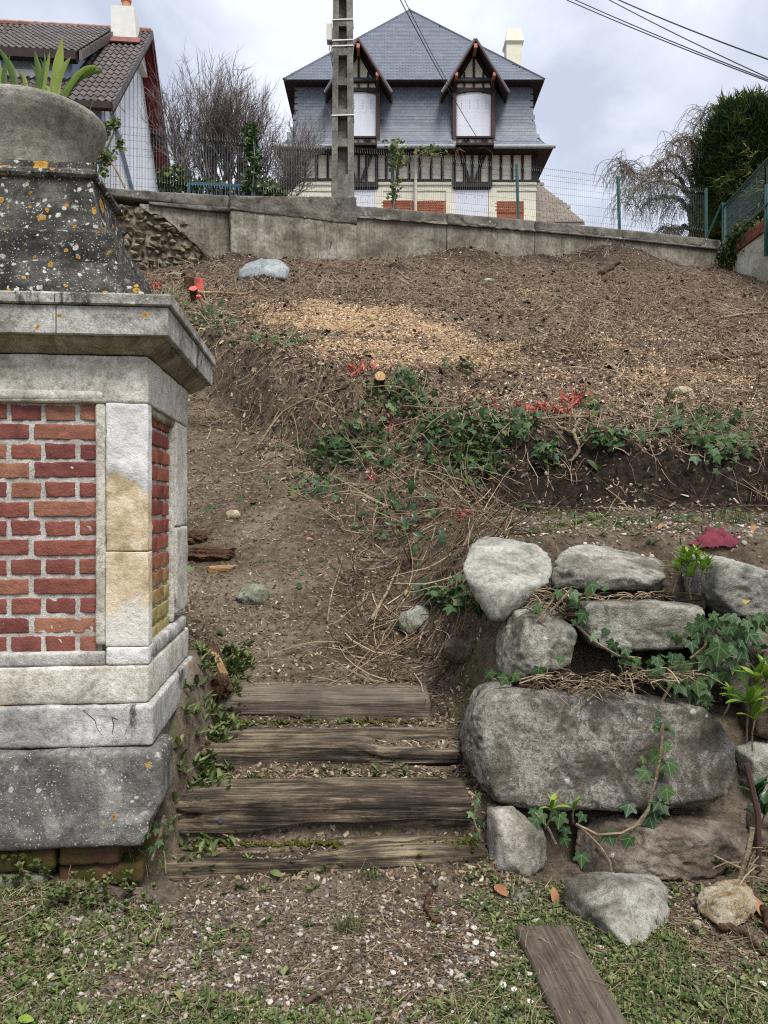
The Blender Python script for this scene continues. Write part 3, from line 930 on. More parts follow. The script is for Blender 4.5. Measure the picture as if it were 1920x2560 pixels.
def crack_plinth(v):
    return v
pbox('plinth', -PW - .04, .023, -.028, BD + .03, -.900, -.748, M['plinth_stone'], .012, .022, .005, seed=16)

def broken(v):
    # lower right corner of the block has broken away
    u, z = v[:, 0], v[:, 2]
    lim = np.interp(z, [-1.28, -1.22, -1.16, -1.11, -1.07], [-.02, .0, .025, .05, .2]) + .012 * fbm(v * 30, 3, .6, 3)
    v = v.copy()
    v[:, 0] = np.minimum(u, np.where(v[:, 1] < .25, lim, 9))
    return v
pbox('lower_block', -PW - .1, .0, .16, PD + .02, -1.3, -.903, M['dark_concrete'], .02, .04, .006, 7, seed=19)
pbox('lower_block', -PW - .1, .068, -.066, .15, -1.262, -.904, M['dark_concrete'], .022, .018, .006, 7, fn=broken, seed=18)
for (u0, u1, z0, z1, v0, mm) in ((-.80, -.33, -1.352, -1.27, -.035, 'brick_mossy'), (-.32, -.10, -1.345, -1.268, -.025, 'brick_mossy'), (-1.3, -.81, -1.35, -1.271, -.035, 'brick_mossy'),
                                 (-.085, .04, -1.35, -1.28, .10, 'brick_mossy'), (-.62, -.36, -1.43, -1.36, -.05, 'rock_moss'), (-.33, -.02, -1.43, -1.352, .0, 'brick_mossy'), (-1.3, -.64, -1.43, -1.358, -.05, 'rock_moss')):
    pbox('foundation_stone', u0, u1, v0, v0 + .35, z0, z1, M[mm], .018, .02, .008, 11, seed=int(abs(u0) * 100))

def ringloft(name, lev, m, amp=.003, freq=10, n=34, seed=0, parent=pier, cap=True, squash=True):
    """rectangle of the pier offset outward by o at height z, for each (o, z)"""
    per = []
    for a, b in (((-PW, 0), (0, 0)), ((0, 0), (0, PD)), ((0, PD), (-PW, PD)), ((-PW, PD), (-PW, 0))):
        for s in np.linspace(0, 1, n, endpoint=False):
            per.append((a, b, s))
    rings = []
    lv = []
    for i in range(len(lev) - 1):
        (o0, z0), (o1, z1) = lev[i], lev[i + 1]
        k = max(1, int(round(math.hypot(o1 - o0, z1 - z0) / .02)))
        for j in range(k):
            s = j / k
            lv.append((o0 + (o1 - o0) * s, z0 + (z1 - z0) * s))
    lv.append(lev[-1])
    for o, z in lv:
        c4 = [(-PW - o, -o), (o, -o), (o, PD + o), (-PW - o, PD + o)]
        ring = []
        for e in range(4):
            a, b = c4[e], c4[(e + 1) % 4]
            for s in np.linspace(0, 1, n, endpoint=False):
                ring.append((a[0] + (b[0] - a[0]) * s, a[1] + (b[1] - a[1]) * s, z))
        rings.append(ring)
    v = np.array(rings)
    Lr, Np = v.shape[:2]
    v = v.reshape(-1, 3)
    cen = np.array([-PW / 2, PD / 2, 0])
    d = v - cen; d[:, 2] = 0; d /= np.linalg.norm(d, axis=1, keepdims=True) + 1e-9
    v = v + d * (amp * (fbm(v * freq, 4, .6, seed) + .4 * fbm(v * freq * 4, 2, .6, seed + 3)))[:, None]
    v[:, 2] += amp * .7 * fbm(v * freq + 9, 3, .6, seed)
    idx = np.arange(Lr * Np).reshape(Lr, Np)
    q = np.stack([idx[:-1], np.roll(idx, -1, 1)[:-1], np.roll(idx, -1, 1)[1:], idx[1:]], -1).reshape(-1, 4)
    fs = [q]
    if cap:
        fs += [idx[0][None, ::-1], idx[-1][None]]
    return obj(name, PO + v @ RP.T, fs, m, parent, False)

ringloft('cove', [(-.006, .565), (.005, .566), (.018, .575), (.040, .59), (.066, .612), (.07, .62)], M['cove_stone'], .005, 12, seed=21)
ringloft('cornice_fascia', [(.05, .62), (.088, .618), (.092, .622), (.092, .721), (.086, .724)], M['fascia_stone'], .002, 8, seed=22)
ringloft('cornice_lip', [(.08, .725), (.101, .725), (.106, .730), (.106, .762), (.10, .769), (-.02, .79), (-.05, .795)], M['fascia_stone'], .0025, 8, seed=23)
ringloft('stepped_cap', [(.02, .788), (-.02, .80), (-.036, .834), (-.06, .865), (-.08, .895), (-.094, .935), (-.118, .942), (-.145, .948), (-.157, .965), (-.166, 1.03), (-.182, 1.085), (-.21, 1.10), (-.235, 1.115), (-.2506, 1.148), (-.268, 1.22), (-.278, 1.29), (-.2836, 1.335)], M['crust_stone'], .007, 9, seed=25)
ringloft('cap_moulding', [(-.285, 1.333), (-.272, 1.338), (-.264, 1.35), (-.266, 1.364), (-.28, 1.374), (-.290, 1.383), (-.293, 1.40), (-.295, 1.408), (-.34, 1.411)], M['crust_stone'], .003, 12, seed=26)
# a joint in the cornice
for (u, v0, z0, z1) in ((-.305, -.0935, .62, .721), (-.305, -.1075, .729, .762)):
    pbox('cornice_joint', u - .002, u + .002, v0, v0 + .01, z0, z1, M['slate_dark'], .001, .05, 0)
# fracture lines across the plinth, shallow dark seams that follow the break
for pts in (((-.225, -.762), (-.205, -.785), (-.19, -.80), (-.178, -.83), (-.165, -.845), (-.15, -.868), (-.12, -.882)), ((-.058, -.758), (-.066, -.785), (-.060, -.81), (-.072, -.835), (-.078, -.86), (-.098, -.885)), ((-.128, -.79), (-.122, -.82), (-.128, -.85), (-.118, -.882)), ((-.128, -.79), (-.10, -.80)), ((-.12, -.882), (-.085, -.872))):
    b = MB()
    b.tube([PV(u + .004 * math.sin(19 * i + u * 90), -.0275, z) for i, (u, z) in enumerate(pts)], .0016, 4)
    b.build('crack', M['slate_dark'], pier)

# urn standing on the pier
UC = PV(-PW / 2, PD / 2, 0)
prof = [(0, 1.411), (.2, 1.411), (.207, 1.412), (.211, 1.43), (.215, 1.462), (.227, 1.505), (.241, 1.54), (.264, 1.574), (.283, 1.602), (.297, 1.63), (.304, 1.658), (.302, 1.672), (.29, 1.678), (.274, 1.672), (.26, 1.62), (.2, 1.58), (0, 1.58)]
n = 72
pr = []
for i in range(len(prof) - 1):
    for s in np.linspace(0, 1, 4, endpoint=False):
        pr.append((prof[i][0] + (prof[i + 1][0] - prof[i][0]) * s, prof[i][1] + (prof[i + 1][1] - prof[i][1]) * s))
pr.append(prof[-1])
pr = np.array(pr)
th = np.arange(n) / n * 2 * np.pi
v = np.stack([UC[0] + pr[:, 0, None] * np.cos(th), UC[1] + pr[:, 0, None] * np.sin(th), np.repeat(pr[:, 1, None], n, 1)], -1).reshape(-1, 3)
v += .003 * fbm(v * 22, 4, .6, 2)[:, None] * np.array([1, 1, .3])
idx = np.arange(len(pr) * n).reshape(-1, n)
q = np.stack([idx[:-1], np.roll(idx, -1, 1)[:-1], np.roll(idx, -1, 1)[1:], idx[1:]], -1).reshape(-1, 4)
urn = obj('garden_urn', v, [q], M['urn_stone'], None, True, base=(UC[0], UC[1], 1.41))
tag(urn, 'round grey cast stone planter urn on top of the gate pier', 'urn')

# strap-leaved plant in the urn
def strip(pts, w, fold=.25, n=10, side=None):
    """a ribbon leaf along a polyline, tapering to its tip, with a keel"""
    pts = np.asarray(pts, float)
    s = np.linspace(0, 1, len(pts)); u = np.linspace(0, 1, n)
    c = np.stack([np.interp(u, s, pts[:, k]) for k in range(3)], 1)
    for _ in range(2):
        c[1:-1] = (c[:-2] + 2 * c[1:-1] + c[2:]) / 4
    t_ = np.gradient(c, axis=0); t_ /= np.linalg.norm(t_, axis=1, keepdims=True)
    sd = np.cross(t_, side if side is not None else (0, 1, .3)); sd /= np.linalg.norm(sd, axis=1, keepdims=True) + 1e-9
    nn = np.cross(sd, t_)
    ww = w * np.clip(np.sin(np.pi * (.18 + .82 * u)) ** .7, .03, 1)
    ww = w * np.where(u < .35, .75 + .25 * u / .35, np.clip(1 - ((u - .35) / .65) ** 1.8, .02, 1))
    L_ = c - sd * ww[:, None] / 2 + nn * (ww * fold)[:, None]
    R_ = c + sd * ww[:, None] / 2 + nn * (ww * fold)[:, None]
    v = np.concatenate([L_, c, R_])
    i = np.arange(n - 1)
    f = np.concatenate([np.stack([i, i + 1, n + i + 1, n + i], 1), np.stack([n + i, n + i + 1, 2 * n + i + 1, 2 * n + i], 1)])
    return v, f
sp = empty('strap_leaf_plant', (UC[0], UC[1], 1.56), 'green strap-leaved plant growing out of the round urn', 'plant')
def Z2(zx, zy, y): return V(zx * .2893, zy * .2893, y)
for pts, w in (([(450, 790), (480, 620), (510, 470), (535, 318)], .05), ([(380, 790), (340, 640), (310, 520), (300, 430)], .028), ([(400, 790), (385, 640), (388, 520), (383, 450)], .014), ([(390, 780), (400, 600), (420, 500), (428, 448)], .016),
               ([(480, 800), (600, 690), (760, 625), (895, 612)], .034), ([(470, 790), (620, 660), (790, 560), (900, 610)], .026), ([(470, 790), (520, 620), (570, 540), (615, 490)], .024), ([(180, 770), (110, 620), (40, 500), (-20, 400)], .032),
               ([(60, 770), (20, 680), (40, 580), (90, 470)], .024), ([(300, 790), (360, 650), (380, 560), (340, 500)], .012), ([(260, 780), (220, 690), (180, 640), (150, 610)], .02), ([(60, 790), (90, 720), (130, 680), (140, 670)], .02),
               ([(330, 800), (300, 740), (330, 690), (350, 640)], .02), ([(430, 800), (420, 740), (390, 760), (380, 780)], .02), ([(350, 760), (330, 650), (290, 590), (268, 555)], .014), ([(-40, 780), (-90, 600), (-160, 520), (-220, 500)], .03), ([(-10, 780), (-30, 560), (-40, 450), (-60, 380)], .03)):
    y = UC[1] - .05 + random.uniform(-.1, .1)
    p = [Z2(a, b, y) for a, b in pts]
    p = [np.array([UC[0] + (p[0][0] - UC[0]) * .7, y, 1.56])] + p[1:]
    v, f = strip(p, w)
    obj('leaf', v, [f], M['strap'], sp, True, np.full(len(v), random.random()))
p = [Z2(830, 810, UC[1]), Z2(940, 870, UC[1]), Z2(1030, 910, UC[1]), Z2(1075, 965, UC[1])]
b = MB(); b.tube([np.array([UC[0] + .2, UC[1], 1.6])] + p, .0022, 4); b.build('dry_stem', M['branch'], sp)
# a stem hanging beside the pier's rear corner
b = MB(); b.tube([V(462, 1445, 3.9), V(468, 1490, 3.9), V(474, 1530, 3.88), V(466, 1575, 3.9), V(458, 1604, 3.9)], .006, 5)
tag(b.build('dry_cane', M['branch']), 'thin dry stem dangling by the rear corner of the brick pier', 'stem')
# ------------------------------------------------------------------ timber steps
def timber(name, x0, y, L, z0, z1, depth, yaw, m, seed, label, tiltx=0., roll=0., fn=None, parent=None, rough=1.):
    h = np.array([L / 2, depth / 2, (z1 - z0) / 2])
    def dp(p, n):
        q = p + seed * 3.3
        g = fbm(q * np.array([1.4, 34, 34]), 3, .6, seed)
        w = fbm(q * np.array([2.2, 4, 4]), 3, .5, seed + 1)
        cr = fbm(q * np.array([1.1, 15, 15]), 3, .6, seed + 2)
        d = .006 * g + .011 * w - .030 * np.exp(-(cr / .045) ** 2) * sst(-.1, .3, fbm(q * np.array([1.5, 3, 3]), 2, .5, seed + 6))
        d = d * rough
        v = n * d[:, None]
        e = (h[0] - np.abs(p[:, 0])) < .012
        v[e, 0] += np.sign(p[e, 0]) * .010 * fbm(q[e] * 22, 3, .6, seed + 9)
        return v
    v, f = gridbox(h, (.012, .011, .009), .016, dp)
    if fn is not None:
        v = fn(v, h)
    o = bpy.data.objects.new(name, mesh_np(name, v, [f], None, True))
    o.data.materials.append(m)
    COL.objects.link(o)
    c = np.array([x0 + math.cos(yaw) * L / 2 - math.sin(yaw) * depth / 2, y + math.sin(yaw) * L / 2 + math.cos(yaw) * depth / 2, (z0 + z1) / 2])
    o.location = c
    o.rotation_euler = (roll, tiltx, yaw)
    if label: tag(o, label, 'timber step', 'timber sleepers of the steps')
    return o
def bolt(parent, lx, ly, lz, r=.013):
    b = bmesh.new()
    bmesh.ops.create_cone(b, cap_ends=True, segments=14, radius1=r, radius2=r * .82, depth=.012)
    me = bpy.data.meshes.new('bolt'); b.to_mesh(me); b.free()
    me.materials.append(M['iron'])
    o = bpy.data.objects.new('bolt', me); COL.objects.link(o); o.parent = parent
    o.location = (lx, ly, lz); o.rotation_euler = (R(90), 0, 0)
s1 = timber('timber_sleeper', -.858, 2.985, 1.275, -1.55, -1.387, .185, .075, M['sleeper'], 1, 'lowest weathered sleeper of the steps, resting on the gravel', fn=lambda v, h: v + np.stack([0 * v[:, 0], 0 * v[:, 0], np.where(v[:, 2] > 0, -.004 + .012 * np.sin(v[:, 0] * 5), 0)], 1))
bolt(s1, -.545, -.094, .010); bolt(s1, -.556, -.095, -.028)
b = MB(); b.box((-.30, -.0975, -.066), (-.262, -.086, -.05)); o = b.build('notch', M['slate_dark'], None, base=(0, 0, 0)); o.parent = s1
def curved(v, h):
    v = v.copy()
    s = np.clip((v[:, 0] + h[0]) / (2 * h[0]), 0, 1)
    lift = .062 * sst(.05, .65, s) + .010 * np.sin(s * 17)
    v[:, 2] = np.where(v[:, 2] < 0, v[:, 2] * (1 - lift / h[2] * .9), v[:, 2])
    v[:, 2] += np.where(v[:, 2] > 0, .012 * np.sin(s * 3.1 + .4), 0)
    return v
s2 = timber('timber_sleeper', -.900, 3.150, 1.27, -1.365, -1.222, .26, .032, M['sleeper'], 2, 'thick curved sleeper, second of the steps from the gravel', fn=curved)
bolt(s2, -.578, -.132, -.045)
b = MB(); b.tube([(0, -.004, 0), (0, .004, 0)], .011, 10); hole = b.build('bolt_hole', M['slate_dark'], None); hole.parent = s2; hole.location = (-.405, -.1335, -.012)
timber('timber_sleeper', -.885, 3.195, 1.25, -1.43, -1.285, .2, .030, M['sleeper'], 3, 'thin dark sleeper wedged under the thick curved one')
def split_edge(v, h):
    v = v.copy()
    s = (v[:, 0] + h[0]) / (2 * h[0])
    k = sst(.62, .75, s) * sst(.02, -.06, v[:, 1]) * (v[:, 2] > 0)
    v[:, 2] -= .036 * k
    v[:, 2] -= .010 * sst(.8, 1, s) * (v[:, 2] > 0)
    return v
timber('timber_sleeper', -.985, 3.545, 1.35, -1.27, -1.106, .27, .035, M['sleeper'], 4, 'split sleeper, next to topmost of the steps', fn=split_edge)
s4 = timber('timber_sleeper', -1.01, 3.93, 1.25, -1.13, -.985, .31, .012, M['sleeper_b'], 5, 'dusty flat sleeper at the top of the steps, carrying a broken log', roll=R(4), rough=.5)

# ------------------------------------------------------------------ retaining wall along the top of the slope
wall = empty('retaining_wall', (0, WALL_A, 4.2), 'long grey concrete retaining wall with crumbling coping across the top of the slope', 'wall')
WDIR = np.array([1, WALL_B, 0]); WDIR = WDIR / np.linalg.norm(WDIR); WNOR = np.array([WDIR[1], -WDIR[0], 0])
RW = np.stack([WDIR, -WNOR, E3], 1)
def wpt(x, back, z): return np.array([x, wall_y(x), z]) - WNOR * back
def wpiece(name, x0, x1, f0, f1, zb, zt0, zt1, m, cell=.05, amp=.012, freq=4, seed=0, r=.02, fn=None, parent=wall):
    """wall slab between plan positions x0..x1; f0 front, f1 back distances behind the wall line; top falls from zt0 to zt1"""
    k = math.sqrt(1 + WALL_B ** 2)
    L = (x1 - x0) * k
    h = np.array([L / 2, (f1 - f0) / 2, .5])
    def dp(p, n):
        q = p + np.array([x0 * k + L / 2, 0, 0]) + seed * 7
        q = q * np.array([1, 1, 1.2])
        return amp * (fbm(q * freq, 5, .6, seed) + .3 * fbm(q * freq * 6, 2, .6, seed))
    zt = max(zt0, zt1)
    v, f = gridbox((h[0], h[1], (zt - zb) / 2), cell, r, dp)
    s = np.clip((v[:, 0] + h[0]) / L, 0, 1)
    top = (v[:, 2] + (zt - zb) / 2) / (zt - zb)
    v[:, 2] = zb + top * ((zt0 + (zt1 - zt0) * s) - zb)
    if fn is not None: v = fn(v, s)
    c = wpt((x0 + x1) / 2, (f0 + f1) / 2, 0)
    return obj(name, c + v @ RW.T, [f], m, parent, True)
def WX(px): return (px - 960) / F * WALL_A / (1 - WALL_B * (px - 960) / F)
def WZ(px, py): return (1262 - py) / F * float(wall_y(WX(px)))
xr0, xr1 = WX(886), WX(1806)
# right-hand run, in four bays with joints
px_l = [886, 1120, 1340, 1560, 1806]
top_l = [WZ(886, 511), WZ(1120, 530), WZ(1340, 549), WZ(1560, 571), WZ(1806, 598)]
for i in range(4):
    a, b = WX(px_l[i]), WX(px_l[i + 1])
    zt0, zt1 = top_l[i], top_l[i + 1]
    wpiece('wall_face', a, b - .008, .05, .40, 4.0, zt0 - .21, zt1 - .21, M['wall_concrete'], .05, .010, 3, 10 + i)
    wpiece('coping_ledge', a, b - .006, .0, .42, min(zt0, zt1) - .30, zt0 - .205, zt1 - .205, M['coping_concrete'], .05, .006, 4, 20 + i, fn=lambda v, s, zt0=zt0, zt1=zt1: np.stack([v[:, 0], v[:, 1], np.maximum(v[:, 2], zt0 + (zt1 - zt0) * s - .255)], 1))
    wpiece('coping', a, b - .004, .035, .42, min(zt0, zt1) - .24, zt0, zt1, M['coping_concrete'], .04, .016, 5, 30 + i, .04, fn=lambda v, s, zt0=zt0, zt1=zt1: np.stack([v[:, 0], v[:, 1], np.maximum(v[:, 2], zt0 + (zt1 - zt0) * s - .2)], 1))
# concrete block at the foot of the pole
bx0, bx1 = WX(574), WX(886)
wpiece('concrete_block', bx0, bx1, -.16, .45, 4.2, WZ(574, 497) - .27, WZ(886, 499) - .27, M['wall_concrete'], .03, .022, 3.5, 41, .03)
wpiece('block_cap', bx0 - .01, bx1 + .01, -.18, .47, WZ(574, 497) - .275, WZ(574, 497), WZ(886, 499), M['coping_concrete'], .03, .03, 5, 42, .04)
# left-hand run with fallen render and exposed rubble
xl0, xl1, xl2 = WX(180), WX(372), WX(574)
zl0, zl1, zl2 = WZ(180, 464), WZ(372, 472), WZ(574, 488)
wpiece('coping', xl0, xl2, .0, .42, zl2 - .28, zl0, zl2, M['coping_concrete'], .035, .02, 5, 51, .04, fn=lambda v, s: np.stack([v[:, 0], v[:, 1], np.maximum(v[:, 2], zl0 + (zl2 - zl0) * s - .24)], 1))
wpiece('coping_ledge', xl1, xl2, -.03, .40, zl2 - .36, zl1 - .24, zl2 - .235, M['coping_concrete'], .04, .008, 4, 52, fn=lambda v, s: np.stack([v[:, 0], v[:, 1], np.maximum(v[:, 2], zl1 + (zl2 - zl1) * s - .33)], 1))
wpiece('rubble_core', xl0, xl2, .14, .45, 3.2, zl0 - .25, zl2 - .25, M['rubble'], .06, .05, 4, 53)
def torn(v, s):
    # render survives above a ragged diagonal line
    z = v[:, 2]
    lim = np.interp(s, [0, .25, .45, .6, .75, .9, 1], [.05, .16, .42, .60, .85, 1.0, 1.25]) + .07 * fbm(np.stack([s * 9, z * 3, z * 0], 1), 3, .6, 5)
    top = zl1 + (zl2 - zl1) * s - .3
    v = v.copy()
    v[:, 2] = np.maximum(z, top - lim)
    return v
wpiece('wall_face', xl1 - .15, xl2, .04, .2, 3.6, zl1 - .27, zl2 - .27, M['wall_concrete'], .03, .014, 4, 54, .02, torn)
# ------------------------------------------------------------------ rocks
def ico(sub):
    b = bmesh.new()
    bmesh.ops.create_icosphere(b, subdivisions=sub, radius=1)
    v = np.array([x.co[:] for x in b.verts]); f = np.array([[x.index for x in p.verts] for p in b.faces])
    b.free()
    return v, f
ICO = {k: ico(k) for k in (1, 2, 3, 4, 5, 6)}
def hull_planes(pts):
    b = bmesh.new()
    for p in pts: b.verts.new([float(a) for a in p])
    bmesh.ops.convex_hull(b, input=b.verts[:])
    b.faces.ensure_lookup_table()
    n = np.array([f.normal[:] for f in b.faces]); d = np.array([f.normal.dot(f.verts[0].co) for f in b.faces])
    b.free()
    c = np.mean(pts, axis=0)
    s = np.sign(d - n @ c)
    return n * s[:, None], d * s
def rock_mesh(pts, sub=5, sharp=55., amp=.02, freq=7., seed=0, chips=22, strata=0.):
    pts = np.asarray(pts, float)
    c = pts.mean(0)
    n, d = hull_planes(pts)
    d = d - n @ c
    d = np.maximum(d, .012)
    ext = (pts.max(0) - pts.min(0)) / 2
    rg = np.random.default_rng(seed + 100)
    for _ in range(chips):
        m = rg.normal(size=3) / ext; m /= np.linalg.norm(m)
        sup = ((pts - c) @ m).max()
        n = np.vstack([n, m]); d = np.append(d, sup * rg.uniform(.88, .985))
    s, f = ICO[sub]
    dr = s * ext; dr /= np.linalg.norm(dr, axis=1, keepdims=True)
    inv = np.maximum(dr @ n.T, 1e-4) / d[None]
    p_ = sharp * 4
    r = 1. / (np.sum((inv / inv.max(1, keepdims=True)) ** p_, 1) ** (1 / p_) * inv.max(1))
    v = dr * r[:, None]
    q = v + c
    dsp = amp * (fbm(q * freq, 5, .6, seed) * .65 - .55 * np.abs(fbm(q * freq * .7 + 5, 3, .6, seed + 3))) + amp * .6 * (.5 - np.abs(fbm(q * freq * 3.1, 3, .6, seed + 7)) * 2) + amp * .25 * fbm(q * freq * 9, 2, .6, seed + 9)
    if strata:
        lay = q @ np.array([.2, .1, .97]) * 26 + 2.2 * fbm(q * 4, 3, .5, seed + 8)
        dsp = dsp + strata * (np.abs((lay % 1) - .5) - .25)
    v = v + dr * dsp[:, None]
    return v + c, f
def rock(name, pts, mm, label=None, cat='boulder', group=None, parent=None, smooth=True, **k):
    v, f = rock_mesh(pts, **k)
    o = obj(name, v, [f], M[mm], parent, smooth)
    if label: tag(o, label, cat, group)
    return o
GB = 'boulders of the dry retaining wall'
def back(pts, dz, sh=.92):
    p = np.array(pts); c = p.mean(0)
    q = c + (p - c) * sh; q[:, 1] = p[:, 1].max() + dz
    return q
def front(pts, dy, sh=.86):
    p = np.array(pts); c = p.mean(0)
    q = c + (p - c) * np.array([sh, 1, sh]); q[:, 1] = p[:, 1] - dy
    return q
def slabrock(out, y, thick, bulge=.08, sh=.86):
    """outline seen from the front, given its own depth and real thickness"""
    p = np.array(out)
    return np.vstack([p, front(p, bulge, sh), back(p, thick)])
o7 = [Z7(a, b, y) for a, b, y in ((330, 912, 3.38), (500, 905, 3.4), (900, 930, 3.42), (1330, 985, 3.4), (1450, 1060, 3.38), (1492, 1200, 3.34), (1497, 1400, 3.3), (1440, 1470, 3.28), (1290, 1528, 3.26), (1050, 1500, 3.25), (850, 1465, 3.25), (650, 1480, 3.25), (460, 1540, 3.25), (330, 1520, 3.25), (190, 1490, 3.27), (140, 1430, 3.28), (65, 1270, 3.33), (100, 1120, 3.36), (140, 1010, 3.38), (200, 940, 3.4))]
rock('boulder', slabrock(o7, 3.3, .42, .07, .93), 'rock_dark', 'largest boulder, a broad speckled grey slab in the middle of the dry wall', 'boulder', GB, sub=6, sharp=70, amp=.016, freq=8, seed=1, chips=26)
rock('boulder', [Z7(*a) for a in ((130, 130, 4.08), (235, 122, 4.15), (480, 155, 4.12), (548, 212, 4.02), (540, 300, 3.9), (520, 365, 3.78), (345, 400, 3.66), (290, 480, 3.62), (240, 597, 3.64), (75, 290, 3.85), (82, 330, 3.78), (150, 470, 4.2), (470, 500, 4.2), (300, 600, 3.9))],
     'rock_light', 'pale grey boulder with a flat sloping top, upper left corner of the dry wall', 'boulder', GB, sub=5, sharp=60, amp=.016, freq=7, seed=2, chips=22)
rock('boulder', [Z7(*a) for a in ((600, 180, 4.02), (640, 160, 4.1), (760, 160, 4.14), (1118, 245, 4.08), (1138, 330, 3.82), (1118, 412, 3.86), (660, 425, 3.84), (540, 395, 3.8), (530, 350, 3.82), (560, 225, 3.95), (650, 330, 3.68), (780, 400, 3.66), (1080, 372, 3.68), (860, 330, 3.64), (600, 430, 4.3), (1100, 430, 4.3))],
     'rock_grey', 'long grey boulder with an overhanging front edge beside the pale flat-topped one', 'boulder', GB, sub=5, sharp=60, amp=.022, freq=7, seed=3, chips=22, strata=.012)
rock('boulder', slabrock([Z7(a, b, 3.82) for a, b in ((1305, 240), (1345, 218), (1430, 232), (1560, 275), (1720, 320), (1790, 420), (1760, 540), (1560, 560), (1400, 540), (1320, 470))], 3.8, .45, .10), 'rock_light', 'mottled pale boulder at the right end of the top row behind the ivy', 'boulder', GB, sub=5, amp=.02, seed=4, chips=22)
rock('boulder', slabrock([Z7(a, b, 4.6) for a, b in ((1600, 190), (1630, 135), (1700, 120), (1800, 160), (1810, 260), (1700, 290), (1620, 250))], 4.6, .3, .1), 'rock_light', 'small white-grey boulder lying on the terrace beside the maroon cloth', 'boulder', GB, sub=4, amp=.02, seed=5)
rock('boulder', slabrock([Z7(a, b, 3.62) for a, b in ((700, 470), (860, 462), (1100, 466), (1330, 490), (1345, 520), (1290, 640), (1230, 715), (900, 730), (740, 700), (690, 600))], 3.6, .5, .06, .94), 'rock_grey', 'squared olive-grey boulder under the overhanging long one', 'boulder', GB, sub=5, sharp=70, amp=.014, seed=6, chips=22)
rock('boulder', [Z7(*a) for a in ((300, 458, 3.95), (470, 432, 4.0), (580, 540, 3.62), (695, 640, 3.55), (655, 795, 3.5), (460, 850, 3.46), (330, 880, 3.5), (285, 850, 3.55), (232, 735, 3.7), (258, 600, 3.82), (395, 560, 3.5), (380, 700, 3.45), (620, 700, 3.95), (300, 800, 4.0))],
     'rock_grey', 'angular boulder with moss on its dark left side under the pale flat-topped one', 'boulder', GB, sub=5, amp=.022, seed=7, chips=22)
rock('boulder', [ZB(*a) for a in ((122, 240, 3.2), (240, 236, 3.18), (300, 320, 3.1), (450, 400, 3.2), (440, 560, 3.18), (340, 655, 3.05), (150, 655, 3.08), (120, 430, 3.15), (200, 330, 3.06), (260, 560, 3.03), (150, 250, 3.6), (420, 400, 3.6), (420, 640, 3.6), (160, 640, 3.6))],
     'rock_pink', 'narrow pinkish boulder standing at the foot of the wall beside the lowest step', 'boulder', GB, sub=5, amp=.018, seed=8, chips=22)
rock('boulder', [ZB(*a) for a in ((640, 260, 3.35), (700, 185, 3.45), (900, 205, 3.45), (1200, 250, 3.4), (1480, 290, 3.35), (1545, 385, 3.25), (1565, 540, 3.15), (1300, 660, 3.05), (900, 650, 3.06), (640, 640, 3.1), (600, 480, 3.18), (1000, 420, 3.08), (1330, 420, 3.08), (700, 300, 3.7), (1500, 340, 3.7), (1500, 640, 3.6), (700, 640, 3.6))],
     'rock_brown', 'rusty brown boulder in the bottom row under the broad slab', 'boulder', GB, sub=6, amp=.026, freq=6, seed=9, chips=22, strata=.012)
rock('boulder', slabrock([Z7(a, b, 3.55) for a, b in ((1390, 770), (1470, 735), (1560, 740), (1575, 900), (1540, 1010), (1480, 1000), (1400, 930))], 3.5, .4, .06), 'rock_grey', 'small dark grey boulder half hidden by big ivy leaves', 'boulder', GB, sub=4, amp=.016, seed=10)
rock('boulder', slabrock([Z7(a, b, 3.5) for a, b in ((1570, 700), (1680, 650), (1830, 660), (1860, 900), (1840, 1150), (1700, 1190), (1560, 1180), (1530, 1100), (1570, 950))], 3.5, .5, .08), 'rock_brown', 'tawny boulder at the edge behind the bright green plant', 'boulder', GB, sub=5, amp=.02, seed=11)
rock('boulder', slabrock([Z7(a, b, 3.42) for a, b in ((1520, 1240), (1600, 1200), (1850, 1215), (1880, 1420), (1800, 1520), (1620, 1500), (1510, 1400))], 3.4, .5, .08), 'rock_grey', 'grey boulder right of the broad slab behind the red stem', 'boulder', GB, sub=5, amp=.02, seed=12)
rock('boulder', slabrock([Z7(a, b, 3.3) for a, b in ((1600, 1540), (1700, 1520), (1900, 1540), (1900, 1760), (1600, 1760), (1570, 1650))], 3.3, .5, .05), 'rock_brown', 'dark boulder at the bottom right end of the wall behind dry stems', 'boulder', GB, sub=4, amp=.02, seed=13)

rock('stone', [ZB(*a) for a in ((545, 650, 2.9), (600, 612, 3.02), (770, 608, 3.02), (1060, 632, 2.98), (1110, 700, 2.86), (1135, 900, 2.78), (1060, 985, 2.72), (985, 1062, 2.62), (940, 1078, 2.585), (880, 1052, 2.62), (780, 990, 2.68), (690, 950, 2.76), (655, 880, 2.8), (542, 800, 2.86), (770, 690, 2.80), (860, 660, 2.79), (760, 860, 2.67), (1000, 700, 2.82), (700, 700, 3.15), (1000, 700, 3.15), (1000, 900, 3.1), (700, 900, 3.1))],
     'rock_grey', 'large wedge-shaped grey stone lying on the grass beside the plank', 'stone', sub=5, sharp=70, amp=.014, freq=9, seed=20, chips=22)
rock('stone', [ZB(*a) for a in ((1258, 770, 2.85), (1300, 705, 2.9), (1390, 665, 2.95), (1500, 650, 2.95), (1562, 690, 2.92), (1608, 775, 2.85), (1572, 865, 2.78), (1445, 938, 2.70), (1380, 905, 2.72), (1280, 830, 2.8), (1400, 760, 2.76), (1500, 740, 2.76), (1350, 720, 3.05), (1560, 740, 3.05), (1450, 900, 3.0))],
     'rock_flint', 'cream and ochre flint stone resting right of the wedge-shaped stone', 'stone', sub=5, amp=.016, freq=16, seed=21, chips=6)
